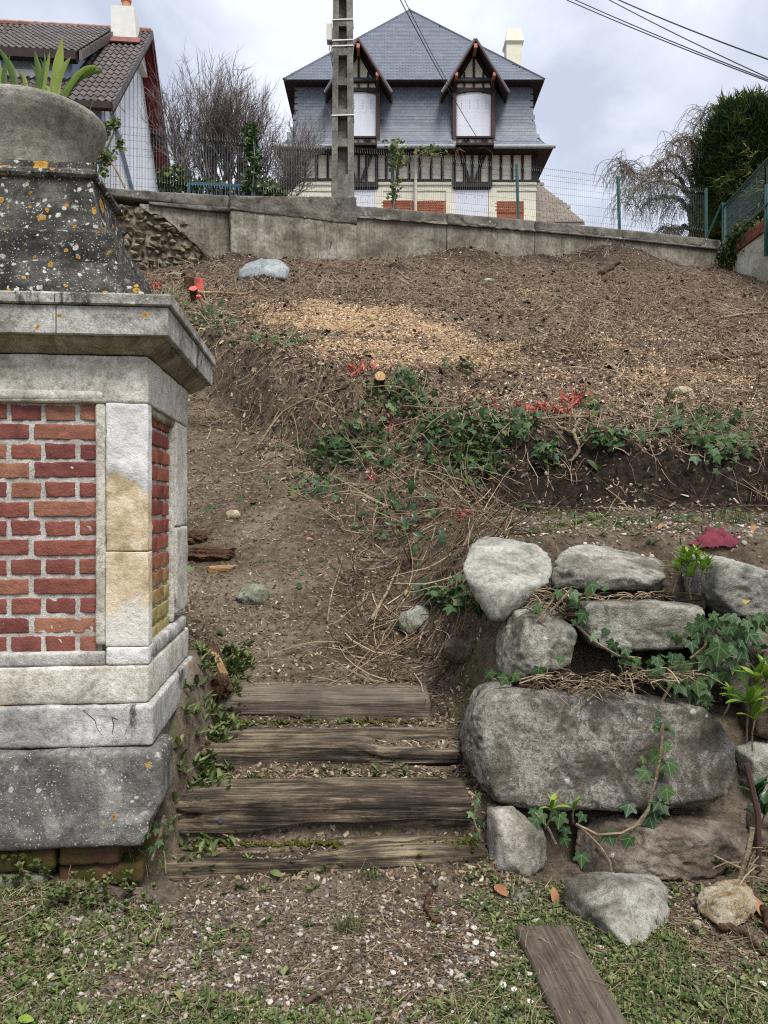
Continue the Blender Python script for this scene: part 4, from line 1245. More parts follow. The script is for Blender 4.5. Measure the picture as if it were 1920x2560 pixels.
rock('stone', [ZB(*a) for a in ((245, 700, 3.0), (320, 672, 3.05), (460, 690, 3.02), (470, 760, 2.93), (400, 790, 2.9), (260, 785, 2.9), (300, 690, 3.1))], 'rock_dark', 'flat dark stone sunk in the leaves at the head of the plank', 'stone', sub=4, amp=.008, seed=22)
rock('stone', [ZB(*a) for a in ((1240, 890, 2.72), (1270, 866, 2.76), (1300, 885, 2.72), (1295, 920, 2.70), (1260, 932, 2.69), (1270, 890, 2.68))], 'rock_flint', 'small pale pebble stone between the wedge-shaped stone and the flint', 'stone', sub=3, amp=.004, seed=23)
def ground_rock(px, py, w, h, d, mm, label, seed, sink=.25, name='stone', **k):
    """a loose stone of size w x d x h metres where the photograph shows its foot"""
    p = hit(px, py)
    rg = np.random.default_rng(seed)
    s = ICO[2][0] * np.array([w / 2, d / 2, h / 2]) * rg.uniform(.8, 1.05, (len(ICO[2][0]), 1))
    return rock(name, s + p + np.array([0, d * .3, h * (.5 - sink)]), mm, label, 'stone', sub=4, seed=seed, **k)
ground_rock(633, 1512, .25, .17, .18, 'rock_moss', 'pitted mossy limestone lying on the dirt path', 30, amp=.022, freq=14, chips=6)
ground_rock(1040, 1585, .24, .22, .18, 'rock_moss', 'pale rough stone half buried at the right of the dirt path', 31, amp=.02, freq=12)
ground_rock(1160, 1655, .28, .17, .2, 'rock_brown', 'brown stone sunk in the bank left of the mossy boulder', 32, amp=.015)
ground_rock(580, 1296, .13, .09, .1, 'rock_flint', 'small white stone high on the dirt path', 33, amp=.012)
ground_rock(440, 690, .34, .10, .25, 'rock_light', 'white flat stone in front of the rubble wall', 34, amp=.012)
ground_rock(1222, 705, .22, .11, .15, 'rock_light', 'small pale stone in the dark soil at mid slope', 35, amp=.015)
ground_rock(1712, 990, .26, .14, .2, 'rock_flint', 'tan stone lying on the wood chips at the right', 36, amp=.015)
p = hit(655, 688) + np.array([0, 0, .05])
rock('stone', np.array([p + a for a in np.array([(-.36, 0, -.1), (.36, .05, -.1), (.40, .18, .10), (.25, .38, .30), (-.05, .42, .36), (-.30, .35, .24), (-.40, .15, .05), (0, -.02, 0), (.2, .5, -.1), (-.2, .5, -.1)])]), 'slab_blue', 'bluish grey slab leaning at the foot of the concrete block', 'stone', sub=4, amp=.012, seed=37)

# plank in the grass
pl0 = V(1356, 2322, 2.70); pl1 = V(1480, 2575, 2.20)
dv = pl1 - pl0; pyaw = math.atan2(dv[1], dv[0])
pk = timber('plank', 0, 0, .92, -.035, .0, .205, 0, M['board'], 9, None, rough=.35)
pk.location = (pl0[0] + math.cos(pyaw) * .45, pl0[1] + math.sin(pyaw) * .45, -1.492)
pk.rotation_euler = (0, 0, pyaw)
tag(pk, 'dark weathered plank laid flat in the grass in front of the wedge-shaped stone', 'plank')

# logs
def log(name, a, b, r0, r1, m, label, seed, cat='log', squash=1., jag=.04):
    a, b = np.array(a, float), np.array(b, float)
    L = np.linalg.norm(b - a)
    nl, ns = 70, 40
    s = np.linspace(0, 1, nl); th = np.arange(ns) / ns * 2 * np.pi
    S, TH = np.meshgrid(s, th, indexing='ij')
    q = np.stack([S * L * 3, np.cos(TH) * 1.2, np.sin(TH) * 1.2], -1).reshape(-1, 3) + seed
    dn = fbm(q * np.array([.8, 1.6, 1.6]), 4, .6, seed).reshape(S.shape) * .28 + fbm(q * np.array([1.5, 7, 7]), 3, .6, seed + 2).reshape(S.shape) * .14
    rr = (r0 + (r1 - r0) * S) * (1 + dn)
    end = np.minimum(S, 1 - S)
    rr = rr * np.where(end < .012, .55, 1)
    x = S * L + jag * (fbm(q * np.array([0, 2.5, 2.5]), 3, .7, seed + 5).reshape(S.shape)) * (np.abs(S - .5) > .3)
    v = np.stack([x, rr * np.cos(TH), rr * np.sin(TH) * squash], -1).reshape(-1, 3)
    idx = np.arange(nl * ns).reshape(nl, ns)
    f = [np.stack([idx[:-1], np.roll(idx, -1, 1)[:-1], np.roll(idx, -1, 1)[1:], idx[1:]], -1).reshape(-1, 4), idx[0][None, ::-1].copy(), idx[-1][None].copy()]
    me = mesh_np(name, v, f, None, True); me.materials.append(m)
    o = bpy.data.objects.new(name, me); COL.objects.link(o)
    o.location = a
    o.rotation_euler = Vector(b - a).to_track_quat('X', 'Z').to_euler()
    if label: tag(o, label, cat)
    return o, L
a = hit(524, 1640); a[2] += .045
bb = V(553, 1748, 3.90); bb[2] = -.985 + .05
lg, L = log('broken_log', a, bb, .046, .058, M['bark'], 'rotten brown log lying across the top sleeper', 3, jag=.06)
sv, sf = gridbox((.16, .022, .012), (.012, .006, .008), .008, lambda p, n: .006 * fbm(p * np.array([15, 60, 60]), 3, .6, 4))
me = mesh_np('torn_wood', sv, [sf], None, True); me.materials.append(M['rot_pale'])
o = bpy.data.objects.new('torn_wood', me); COL.objects.link(o); o.parent = lg; o.location = (L * .60, .012, .043); o.rotation_euler = (R(-12), R(-2), R(3))
p = hit(470, 1412); q_ = hit(588, 1404)
def chunk(name, a, b, w, h, mm, label, seed):
    a, b = np.array(a), np.array(b); d = b - a; L = np.linalg.norm(d); d /= L
    sd = np.cross(d, E3); sd /= np.linalg.norm(sd)
    rg = np.random.default_rng(seed); P = []
    for s in np.linspace(0, 1, 5):
        for _ in range(5):
            th = rg.uniform(0, 6.28)
            P.append(a + d * (L * s + rg.normal() * .015) + sd * math.cos(th) * w / 2 * rg.uniform(.6, 1.1) + E3 * (math.sin(th) * h / 2 * rg.uniform(.6, 1.1) + h * .4))
    v, f = rock_mesh(np.array(P), sub=5, sharp=30, amp=.022, freq=11, seed=seed, chips=4, strata=.03)
    o = obj(name, v, [f], M[mm], None, False)
    return tag(o, label, 'log')
chunk('broken_log', p + np.array([-.16, .08, .0]), q_ + np.array([-.02, .02, 0]), .15, .125, 'bark', 'dark crumbling log behind the pier on the dirt path', 7)
chunk('broken_log', hit(466, 1372) + np.array([-.12, .06, .0]), hit(512, 1362) + np.array([.0, .05, .0]), .12, .13, 'bark', 'short chunk of rotten bark on top of the crumbling log', 8)
log('broken_log', hit(520, 1432) + np.array([.0, .03, .01]), hit(582, 1430) + np.array([0, .03, .015]), .034, .026, M['rot_pale'], 'small tan piece of broken wood under the crumbling log', 9, jag=.05)
# rubble in the torn wall
rg = np.random.default_rng(5)
k = 0
for row in range(13):
    x = xl1 - .66 + rg.uniform(0, .15)
    while x < xl2 - .1:
        w = rg.uniform(.10, .36); hh = rg.uniform(.09, .19)
        s = np.clip((x - xl1 + .15) / (xl2 - xl1 + .15), 0, 1)
        lim = float(np.interp(s, [0, .25, .45, .6, .75, .9, 1], [.05, .16, .42, .60, .85, 1.0, 1.25]))
        zz = float(zl1 + (zl2 - zl1) * max(s, 0) - .36 - row * .115) + rg.uniform(-.05, .05)
        if zl1 - .3 - lim > zz - .12 and zz > 3.9:
            c = wpt(x + w / 2, .11 + rg.uniform(-.03, .05), zz)
            sph = rg.normal(size=(11, 3)); sph /= np.linalg.norm(sph, axis=1, keepdims=True); sph = sph * np.array([w / 2, .10, hh / 2])
            a_ = rg.uniform(-.3, .3); sph = sph @ np.array([[math.cos(a_), 0, math.sin(a_)], [0, 1, 0], [-math.sin(a_), 0, math.cos(a_)]])
            v, f = rock_mesh(c + sph @ RW.T, sub=3, sharp=12, amp=.010, freq=9, seed=k, chips=0)
            obj('rubble_stone', v, [f], M['rubble'], wall, False)
            k += 1
        x += w * rg.uniform(.7, 1.0)

# maroon cloth, a crumpled cap
p = hit(1800, 1368)
u, w_ = np.meshgrid(np.linspace(-1, 1, 60), np.linspace(-1, 1, 40), indexing='ij')
rr = np.sqrt(u ** 2 + w_ ** 2)
X = u * .138; Y = w_ * .075
hz = .085 * np.clip(1 - (np.abs(u) ** 2.6 + np.abs(w_) ** 2.6), 0, 1) ** .45
q = np.stack([u * 2.2, w_ * 1.5, u * 0], -1).reshape(-1, 3)
fold = np.abs(fbm(q * 1.1, 2, .5, 12)).reshape(u.shape)
hz = hz * (.55 + .9 * fold) + .012 * np.sin(u * 9 + 3 * fold * 6) * np.exp(-(w_ + .3) ** 2 * 2) + .008 * fbm(q * 2.0, 2, .5, 13).reshape(u.shape) * (hz > .005)
k = np.clip((np.abs(u) ** 2.6 + np.abs(w_) ** 2.6), .0001, 9)
sc = np.where(k > 1, k ** (-1 / 2.6), 1)
v = np.stack([X * sc, Y * sc + .02 * u, hz], -1).reshape(-1, 3) + p + np.array([0, .05, .004])
idx = np.arange(2400).reshape(60, 40)
f = np.stack([idx[:-1, :-1], idx[1:, :-1], idx[1:, 1:], idx[:-1, 1:]], -1).reshape(-1, 4)
capo = empty('cloth_cap', p, 'crumpled maroon cap lying on the terrace', 'cap')
obj('crown', v, [f], M['cloth'], capo, True)
u2, w2 = np.meshgrid(np.linspace(0, 1, 16), np.linspace(-1, 1, 16), indexing='ij')
v = np.stack([-.10 - .075 * u2 * np.sqrt(np.clip(1 - (w2 * .9) ** 2, 0, 1)), w2 * .05, .032 - .022 * u2 + .01 * (1 - w2 ** 2)], -1).reshape(-1, 3) + p + np.array([0, .03, .0])
idx = np.arange(256).reshape(16, 16)
f = np.stack([idx[:-1, :-1], idx[1:, :-1], idx[1:, 1:], idx[:-1, 1:]], -1).reshape(-1, 4)
obj('peak', np.concatenate([v, v - np.array([0, 0, .004])]), [f, f[:, ::-1] + 256], M['cloth'], capo, True)
# ------------------------------------------------------------------ mesh fence on the wall
fence = empty('mesh_fence', wpt(0, .2, float(wall_top(0))), 'dark green welded mesh fence standing along the top of the grey wall', 'fence')
def top_at(px): return float(np.interp(px, [-100, 180, 372, 574, 575, 886, 887, 1120, 1340, 1560, 1806], [WZ(0, 458), zl0, zl1, zl2, WZ(574, 497), WZ(886, 499), *top_l]))
FH = 1.22
def fence_panel(parent, a, b, za, zb, h=FH, sp=.05, r=.0023, nrm=None):
    """welded mesh with two bent ribs between plan points a and b"""
    a, b = np.array([*a, za]), np.array([*b, zb])
    L = np.linalg.norm((b - a)[:2])
    n = int(L / sp)
    nrm = WNOR if nrm is None else nrm
    ribs = [(0., 0), (.10, 0), (.16, .035), (.22, 0), (.55, 0), (.78, 0), (.86, 0), (.90, .035), (.95, 0), (1.0, 0)]
    hs = np.array([x[0] for x in ribs]) * h; off = np.array([x[1] for x in ribs])
    s = (np.arange(n) + .5) / n
    P = (a + (b - a) * s[:, None])[:, None] + hs[None, :, None] * E3 + off[None, :, None] * nrm
    m = MB()
    v, f = tubes(P, np.full(P.shape[:2], r), 3, False)
    m.add(v, f)
    for hh, o in ((.02, 0), (.10, 0), (.22, 0), (.385, 0), (.55, 0), (.665, 0), (.78, 0), (.86, 0), (.98, 0)):
        d = E3 * hh * h + nrm * o
        m.tube([a + d, b + d], r * 1.25, 3)
    return m.build('wire_mesh', M['wire_green'], parent)
def fence_post(parent, x, y, z0, z1, lean=(0, 0), w=.06):
    m = MB()
    p0 = np.array([x, y, z0]); p1 = np.array([x + lean[0], y + lean[1], z1])
    m.bar(p0, p1, w, .045, up=(0, 1, 0))
    m.bar(p0 + np.array([0, -.028, .0]), p1 + np.array([0, -.028, 0]), .018, .012, up=(0, 1, 0))
    return m.build('fence_post', M['green_metal'], parent)
pp = [40, 226, 632, 985, 1301, 1557, 1776]
fp = []
for px in pp:
    x = WX(px) + (.0)
    fp.append((x, float(wall_y(x)) + .22, top_at(px)))
for i, (x, y, z) in enumerate(fp):
    fence_post(fence, x, y, z - .1, z + FH + .03, lean=((-.055 if i >= 3 else 0) * (.8 if i < 6 else .3), 0))
for i in range(len(fp) - 1):
    (xa, ya, za), (xb, yb, zb) = fp[i], fp[i + 1]
    fence_panel(fence, (xa + .04, ya), (xb - .04, yb), za + .03, zb + .03)

# return fence and white wall at the right-hand end
ret = empty('corner_fence', (7.9, 16, 5), 'green mesh fence panel with slanting strut above the sloping brick coping', 'fence')
cx, cy = 7.93, 17.95
fence_post(ret, cx, cy, 5.1, (1262 - 508) / F * cy, w=.09)
px_, py_ = (1913 - 960) / F * 15.6, 15.6
fence_post(ret, px_ + .02, py_, (1262 - 640) / F * 15.6, (1262 - 462) / F * 15.6, w=.075)
ztop, zbot = 6.96, 6.06
d_ = np.array([px_ - cx, py_ - cy]); dn_ = d_ / np.linalg.norm(d_)
nr = np.array([-1., 0, 0])
for k in range(2):
    a = np.array([cx, cy]) + d_ * k; b_ = a + d_
    fence_panel(ret, a + dn_ * .04, b_ - dn_ * .04, zbot, zbot, ztop - zbot, .05, .003, nr)
m = MB(); m.bar((cx, cy, ztop), (cx + 2 * d_[0], cy + 2 * d_[1], ztop), .04, .04); m.build('rail', M['green_metal'], ret)
m = MB(); m.bar((cx, cy, zbot), (cx + 2 * d_[0], cy + 2 * d_[1], zbot), .04, .04); m.build('rail', M['green_metal'], ret)
m = MB(); m.bar(V(1768, 590, 18.2), V(1806, 505, 18.0), .045, .03, up=(0, 1, 0)); m.build('strut', M['green_metal'], ret)
wwall = empty('garden_wall', (7.95, 16, 4.3), 'white rendered side wall with a sloping band of brick coping at the right edge', 'wall')
wx = 7.86
def wwx(y): return wx + (y - 18) * .02
v8 = [(wwx(17.95), 17.95, 4.0), (wwx(17.95) + .3, 17.95, 4.0), (wwx(12) + .3, 12, 3.0), (wwx(12), 12, 3.0), (wwx(17.95), 17.95, 5.62), (wwx(17.95) + .3, 17.95, 5.62), (wwx(12) + .3, 12, 5.54), (wwx(12), 12, 5.54)]
MB().hexa(np.array(v8)).build('render_face', M['white_wall'], wwall)
bme = mesh_np('brick', *gridbox((.108, .16, .031), (.06, .16, .03), .006)[:1], [gridbox((.108, .16, .031), (.06, .16, .03), .006)[1]]); bme.materials.append(M['brick_coping'])
for c in range(4):
    y = 17.9 - (.11 if c % 2 else 0)
    while y > 14.6:
        z = 5.62 - (17.95 - y) * .0135 + .035 + c * .072
        o = bpy.data.objects.new('brick', bme); COL.objects.link(o); o.parent = wwall
        o.location = np.array([wwx(y) + .13 + .012 * c - .02, y - .11, z]) - wloc(wwall)
        o.rotation_euler = (0, R(.77), R(91.1))
        y -= .228
MB().hexa(np.array([(wwx(17.9) + .03, 17.9, 5.625), (wwx(17.9) + .27, 17.9, 5.625), (wwx(12) + .27, 12, 5.545), (wwx(12) + .03, 12, 5.545), (wwx(17.9) + .03, 17.9, 5.90), (wwx(17.9) + .27, 17.9, 5.90), (wwx(12) + .27, 12, 5.82), (wwx(12) + .03, 12, 5.82)])).build('mortar_bed', M['mortar'], wwall)

# ------------------------------------------------------------------ concrete pole
PX, PY = -.815, 15.32
pole = empty('concrete_pole', (PX, PY, 5.9), 'tall grey concrete pole with square recesses standing before the slate house', 'pole')
zb_, zt_ = 5.7, 10.6
def pw(z): return .222 - (z - 6.1) * .0082     # half width
m = MB()
for s in (-1, 1):
    q = []
    for z in (zb_, zt_):
        a, b_ = s * pw(z), s * (pw(z) - .115)
        lo, hi = min(a, b_), max(a, b_)
        q += [(PX + lo, PY - .14, z), (PX + hi, PY - .14, z), (PX + hi, PY + .14, z), (PX + lo, PY + .14, z)]
    m2 = MB(); m2.hexa(np.array(q)); m2.build('flange', M['pole'], pole)
q = []
for z in (zb_, zt_):
    a = pw(z) - .11
    q += [(PX - a, PY + .02, z), (PX + a, PY + .02, z), (PX + a, PY + .10, z), (PX - a, PY + .10, z)]
MB().hexa(np.array(q)).build('web', M['pole'], pole)
# cross bars between the recesses (pixel rows of their tops and bottoms)
for ya, yb in ((-30, -4), (60, 76), (131, 148), (205, 222), (281, 297), (354, 374), (443, 500)):
    za, zb2 = (1262 - ya) / F * PY, (1262 - yb) / F * PY
    a, b_ = pw(za) - .112, pw(zb2) - .112
    MB().hexa(np.array([(PX - b_, PY - .137, zb2), (PX + b_, PY - .137, zb2), (PX + b_, PY + .03, zb2 - .0), (PX - b_, PY + .03, zb2), (PX - a, PY - .137, za), (PX + a, PY - .137, za), (PX + a, PY + .03, za + .03), (PX - a, PY + .03, za + .03)])).build('cross_bar', M['pole'], pole)
for ypx in (61, 112, 126, 298):
    z = (1262 - ypx) / F * PY; a = pw(z) + .006
    mm = MB()
    mm.bar((PX - a, PY - .148, z), (PX + a, PY - .148, z + .015), .022, .012, up=(0, 1, 0)); mm.bar((PX - a, PY - .148, z), (PX - a, PY + .148, z), .012, .022); mm.bar((PX + a, PY - .148, z + .015), (PX + a, PY + .148, z), .012, .022)
    mm.build('strap', M['white_band'], pole)
z0_, z1_ = (1262 - 108) / F * PY, (1262 - 66) / F * PY
xq = PX - pw(z0_) - .07
jb = pbox_ = gridbox((.055, .09, (z1_ - z0_) / 2), .04, .012)
jbox = obj('junction_box', jb[0] + np.array([xq, PY - .02, (z0_ + z1_) / 2]), [jb[1]], M['box_grey'], None)
tag(jbox, 'small ivory junction box strapped to the left of the concrete pole', 'box')
mm = MB()
for dx in (-.01, .015, .03):
    mm.tube([(xq + dx, PY - .03, z0_), (xq + dx * 1.6 + .01, PY - .04, z0_ - .12), (xq + .05 + dx, PY - .05, z0_ - .35), (xq + .075 + dx * .5, PY - .06, z0_ - .55)], .007, 4)
mm.build('cable_tail', M['cable'], jbox)

# ------------------------------------------------------------------ overhead cables
def cable(a, b_, sag, label, r=.011):
    s = np.linspace(0, 1, 24)[:, None]
    p = np.array(a) + (np.array(b_) - np.array(a)) * s - E3 * sag * 4 * s * (1 - s)
    m = MB(); m.tube(p, r, 5)
    return tag(m.build('overhead_cable', M['cable']), label, 'cable', 'overhead cables')
def ext(x0, y0, x1, y1, k): return (x0 + (x1 - x0) * k, y0 + (y1 - y0) * k)
for (x0, y0, x1, y1, lab, r, d) in ((1429, 0, 1920, 200, 'lowest of the four cables crossing the sky at the upper right', .008, 0), (1450, 0, 1920, 196, 'cable just above the lowest one crossing the upper right sky', .008, .2), (1533, 0, 1920, 191, 'third cable up, crossing the two below it in the upper right sky', .008, .4), (1559, 0, 1920, 145, 'highest cable at the upper right, apart from the other three', .010, .1)):
    a = ext(x0, y0, x1, y1, -.25); b_ = ext(x0, y0, x1, y1, 1.2)
    cable(V(*a, 14 + d), V(*b_, 9.5 + d), .05, lab, r)
cable(V(965, -70, 15.4), V(1203, 360, 25.85), .12, 'thin cable running down to the right dormer shutter of the slate house', .011)
cable(V(978, -70, 15.4), V(1132, 225, 24.8), .10, 'thin cable running from the sky to the roof of the slate house', .009)

# ------------------------------------------------------------------ slate-roofed house
HD = 26.0
KX = .434 * HD / F
def hx(zx): return (680 + .434 * zx - 960) / F * HD
def hz(zy): return (1262 - .434 * zy) / F * HD
hcx = hx(816)
house = empty('slate_house', (hcx, HD, 5.6), 'half-timbered cream house with steep blue-grey slate roof and two shuttered dormers', 'house')
HW = KX * 704
m = MB()
m.box((hcx - HW, HD, 5.4), (hcx + HW, HD + 2 * HW, hz(884)))
m.build('wall', M['cream'], house)
# string courses on the ground floor, kept clear of the openings
for zy, d in ((1058, .05), (1092, .03)):
    for xa, xb in ((104, 438), (612, 1034), (1268, 1524)):
        m = MB(); m.box((hx(xa), HD - d, hz(zy + 9)), (hx(xb), HD - .001, hz(zy - 6))); m.build('string_course', M['cream'], house)
# frieze timbers
def tim(x0, y0, x1, y1, d=.05, m_='dark_timber', name='timber', parent=house):
    return MB().box((hx(min(x0, x1)), HD - d, hz(max(y0, y1))), (hx(max(x0, x1)), HD - .0015, hz(min(y0, y1)))).build(name, M[m_], parent)
tim(104, 1030, 440, 1043); tim(612, 1034, 1034, 1046); tim(1266, 1038, 1540, 1053)
for x in (128, 193, 258, 322, 658, 722, 790, 852, 916, 980, 1318, 1382, 1442, 1504):
    tim(x - 7.5, 886, x + 7.5, 1033, .047)
tim(1494, 886, 1530, 1050, .044)
# bays below the dormers
for c in (500, 1152):
    tim(c - 112, 1062, c + 112, 1086, .12); tim(c - 104, 1087, c + 104, 1094, .06)
    tim(c - 112, 884, c - 94, 1061, .10); tim(c + 94, 884, c + 112, 1061, .10); tim(c - 8, 884, c + 8, 1061, .09)
    tim(c - 52, 884, c - 36, 1061, .07); tim(c + 36, 884, c + 52, 1061, .07)
    tim(c - 93, 1052, c + 93, 1061, .085)
    for s in (-1, 1):
        MB().bar((hx(c + s * 76), HD - .06, hz(888)), (hx(c + s * 12), HD - .06, hz(1056)), .1, .10, up=(0, 1, 0)).build('brace', M['dark_timber'], house)
    # shutters of the ground floor
    w_ = tim(c - 100, 1096, c + 92, 1330, .03, 'shutter', 'ground_shutter')
    for k in range(4):
        x = c - 78 + k * 46
        MB().box((hx(x - 2), HD - .034, hz(1140)), (hx(x + 2), HD - .0302, hz(1130))).build('shutter_slot', M['shutter_slot'], w_)
# brick panels under the frieze: three courses of bricks each
bmeF = mesh_np('brick', *[gridbox((.11, .03, .024), (.22, .06, .05), .004)[0]], [gridbox((.11, .03, .024), (.22, .06, .05), .004)[1]]); bmeF.materials.append(M['brick_far'])
for (xa, xb, ya, yb) in ((640, 815, 1155, 1290), (832, 1002, 1157, 1290), (1293, 1450, 1160, 1290)):
    MB().box((hx(xa), HD - .02, hz(yb)), (hx(xb), HD - .002, hz(ya))).build('mortar_bed', M['brick_far'], house)
    z = hz(ya) - .03; r_ = 0
    while z > hz(1230):
        x = hx(xa) + (.115 if r_ % 2 == 0 else .06)
        while x < hx(xb) - .09:
            o = bpy.data.objects.new('brick', bmeF); COL.objects.link(o); o.parent = house
            o.location = np.array([x, HD - .012, z]) - wloc(house)
            x += .228
        z -= .056; r_ += 1
tim(590, 1094, 640, 1400, .04, 'cream', 'pilaster'); tim(1002, 1094, 1052, 1400, .04, 'cream', 'pilaster'); tim(1248, 1094, 1293, 1400, .04, 'cream', 'pilaster')

# mansard skirt: rings (half width, z) from the flared foot up
MR = [(KX * 786, hz(888)), (KX * 752, hz(852)), (KX * 728, hz(815)), (KX * 708, hz(770)), (KX * 696, hz(720)), (KX * 688, hz(640)), (KX * 680, hz(484))]
cy_ = HD + HW
def ring_roof(rings, name, m_):
    vs, fs = [], []
    for w_, z in rings:
        vs += [(hcx - w_, cy_ - w_, z), (hcx + w_, cy_ - w_, z), (hcx + w_, cy_ + w_, z), (hcx - w_, cy_ + w_, z)]
    for i in range(len(rings) - 1):
        for e in range(4):
            fs.append((i * 4 + e, i * 4 + (e + 1) % 4, i * 4 + 4 + (e + 1) % 4, i * 4 + 4 + e))
    fs.append((3, 2, 1, 0))
    return obj(name, np.array(vs), fs, M[m_], house)
ring_roof(MR, 'mansard', 'slate_dark')
m = MB(); m.box((hcx - KX * 786, cy_ - KX * 786, hz(890) - .02), (hcx + KX * 786, cy_ - HW + .02, hz(890))); m.box((hcx + HW - .02, cy_ - KX * 786, hz(890) - .024), (hcx + KX * 786, cy_ + HW, hz(890) - .004)); m.box((hcx - KX * 786, cy_ - KX * 786, hz(890) - .024), (hcx - HW + .02, cy_ + HW, hz(890) - .004)); m.build('soffit', M['dark_timber'], house)
# upper hipped roof
EW, EZ = KX * 744, hz(482)
eav = MB()
AP = np.array([hcx, cy_, (1262 - 27) / F * cy_])
c4 = [np.array([hcx + sx * EW, cy_ + sy * EW, EZ]) for sx, sy in ((-1, -1), (1, -1), (1, 1), (-1, 1))]
obj('upper_roof', np.array(c4 + [AP]), [(0, 1, 4), (1, 2, 4), (2, 3, 4), (3, 0, 4)], M['slate_dark'], house)
m = MB(); m.box((hcx - EW, cy_ - EW, EZ - .05), (hcx + EW, cy_ + EW, EZ - .004)); m.build('soffit', M['dark_timber'], house)
b_ = MB(); b_.add(ICO[2][0] * np.array([.07, .07, .12]) + AP, ICO[2][1]); b_.build('finial', M['zinc'], house)
for e in range(4):
    a = c4[e]
    MB().bar(a + (0, 0, .03), AP + np.array([0, 0, .03]), .10, .06).build('hip_flashing', M['zinc'] if e > 1 else M['slate'], house)

# slates
sl_w, sl_e = .205, .115
slv, slf = gridbox((sl_w * .498, .0035, sl_e * .80), (1, 1, 1), .001)
slate_me = mesh_np('slate', slv, [slf]); slate_me.materials.append(M['slate'])
slates = []   # (position, matrix)
def slate_field(base_l, base_r, top_l, top_r, n_out, rows, first, avoid=None):
    """rows of slates on the quad base_l-base_r-top_r-top_l; n_out points outward"""
    base_l, base_r, top_l, top_r = [np.array(a, float) for a in (base_l, base_r, top_l, top_r)]
    ex0 = (base_r - base_l) / np.linalg.norm(base_r - base_l)
    for r_ in range(rows):
        s = (r_ + .5) / rows
        a = base_l + (top_l - base_l) * s; b_ = base_r + (top_r - base_r) * s
        L = np.linalg.norm(b_ - a)
        ex = (b_ - a) / max(L, 1e-6)
        up = (top_l + top_r) / 2 - (base_l + base_r) / 2; up = up - ex * (up @ ex); up /= np.linalg.norm(up)
        nn = np.cross(ex, up)
        if nn @ n_out < 0: nn = -nn
        # tails sit proud of the course below
        u2 = up * math.cos(.045) - nn * math.sin(.045); n2 = nn * math.cos(.045) + up * math.sin(.045)
        x = (-((a - base_l) @ ex0)) % sl_w + (sl_w / 2 if (r_ + first) % 2 == 0 else 0)
        if x > sl_w: x -= sl_w
        while x < L - .02:
            w_ = min(sl_w, L - x + sl_w / 2)
            c = a + ex * x + nn * .018
            if not (avoid and avoid(c)):
                slates.append((c, np.stack([ex * random.uniform(.96, 1.0), -n2, u2 * random.uniform(.97, 1.02)], 1)))
            x += sl_w
def in_dormer(p):
    for c in (500, 1160):
        if abs(p[0] - hx(c)) < KX * 112 and p[2] < hz(330):
            t_ = hz(285) - abs(p[0] - hx(c)) * 1.53
            if p[2] < t_ + .1: return True
    return False
for i in range(len(MR) - 1):
    (w0, z0), (w1, z1) = MR[i], MR[i + 1]
    ln = math.hypot(w1 - w0, z1 - z0)
    rows = max(1, int(round(ln / sl_e)))
    slate_field((hcx - w0, cy_ - w0, z0), (hcx + w0, cy_ - w0, z0), (hcx - w1, cy_ - w1, z1), (hcx + w1, cy_ - w1, z1), np.array([0, -1, .2]), rows, i, in_dormer)
n_mans = len(slates)
slate_field(c4[0], c4[1], AP, AP, np.array([0, -1, .8]), 50, 1, in_dormer)
def near_key(i):
    return slates[i][0][1]
order = list(range(len(slates)))
single = set(order[:300])
m = MB()
for i, (c, Rm) in enumerate(slates):
    if i in single:
        o = bpy.data.objects.new('slate', slate_me); COL.objects.link(o); o.parent = house
        mt = Matrix(Rm.tolist()).to_4x4(); mt.translation = c - wloc(house)
        o.matrix_local = mt
    else:
        m.add(c + slv @ Rm.T, slf, random.random())
o = m.build('slates', M['slate'], house); o['kind'] = 'stuff'
# side slopes seen on edge carry plain slate courses
# gutter along the flared foot, broken by the two bays
for xa, xb in ((18, 388), (608, 1046), (1266, 1612)):
    m = MB()
    y = cy_ - KX * 786 - .05
    m.tube([(hx(xa), y, hz(886)), (hx(xb), y, hz(886))], .065, 10)
    m.build('gutter', M['zinc'], house)
for pts in (((826, 890), (826, 920), (826, 1290)), ((30, 890), (36, 950), (104, 990), (110, 1030), (110, 1140))):
    m = MB()
    yy = [cy_ - KX * 786 - .05] + [HD - .12] * (len(pts) - 1)
    if pts[0][0] == 30: yy = [cy_ - KX * 786 - .03, cy_ - KX * 786, HD - .16, HD - .1, HD - .1]
    m.tube([(hx(a), y, hz(b_)) for (a, b_), y in zip(pts, yy)], .05, 8)
    m.build('downpipe', M['pipe_cream'], house)
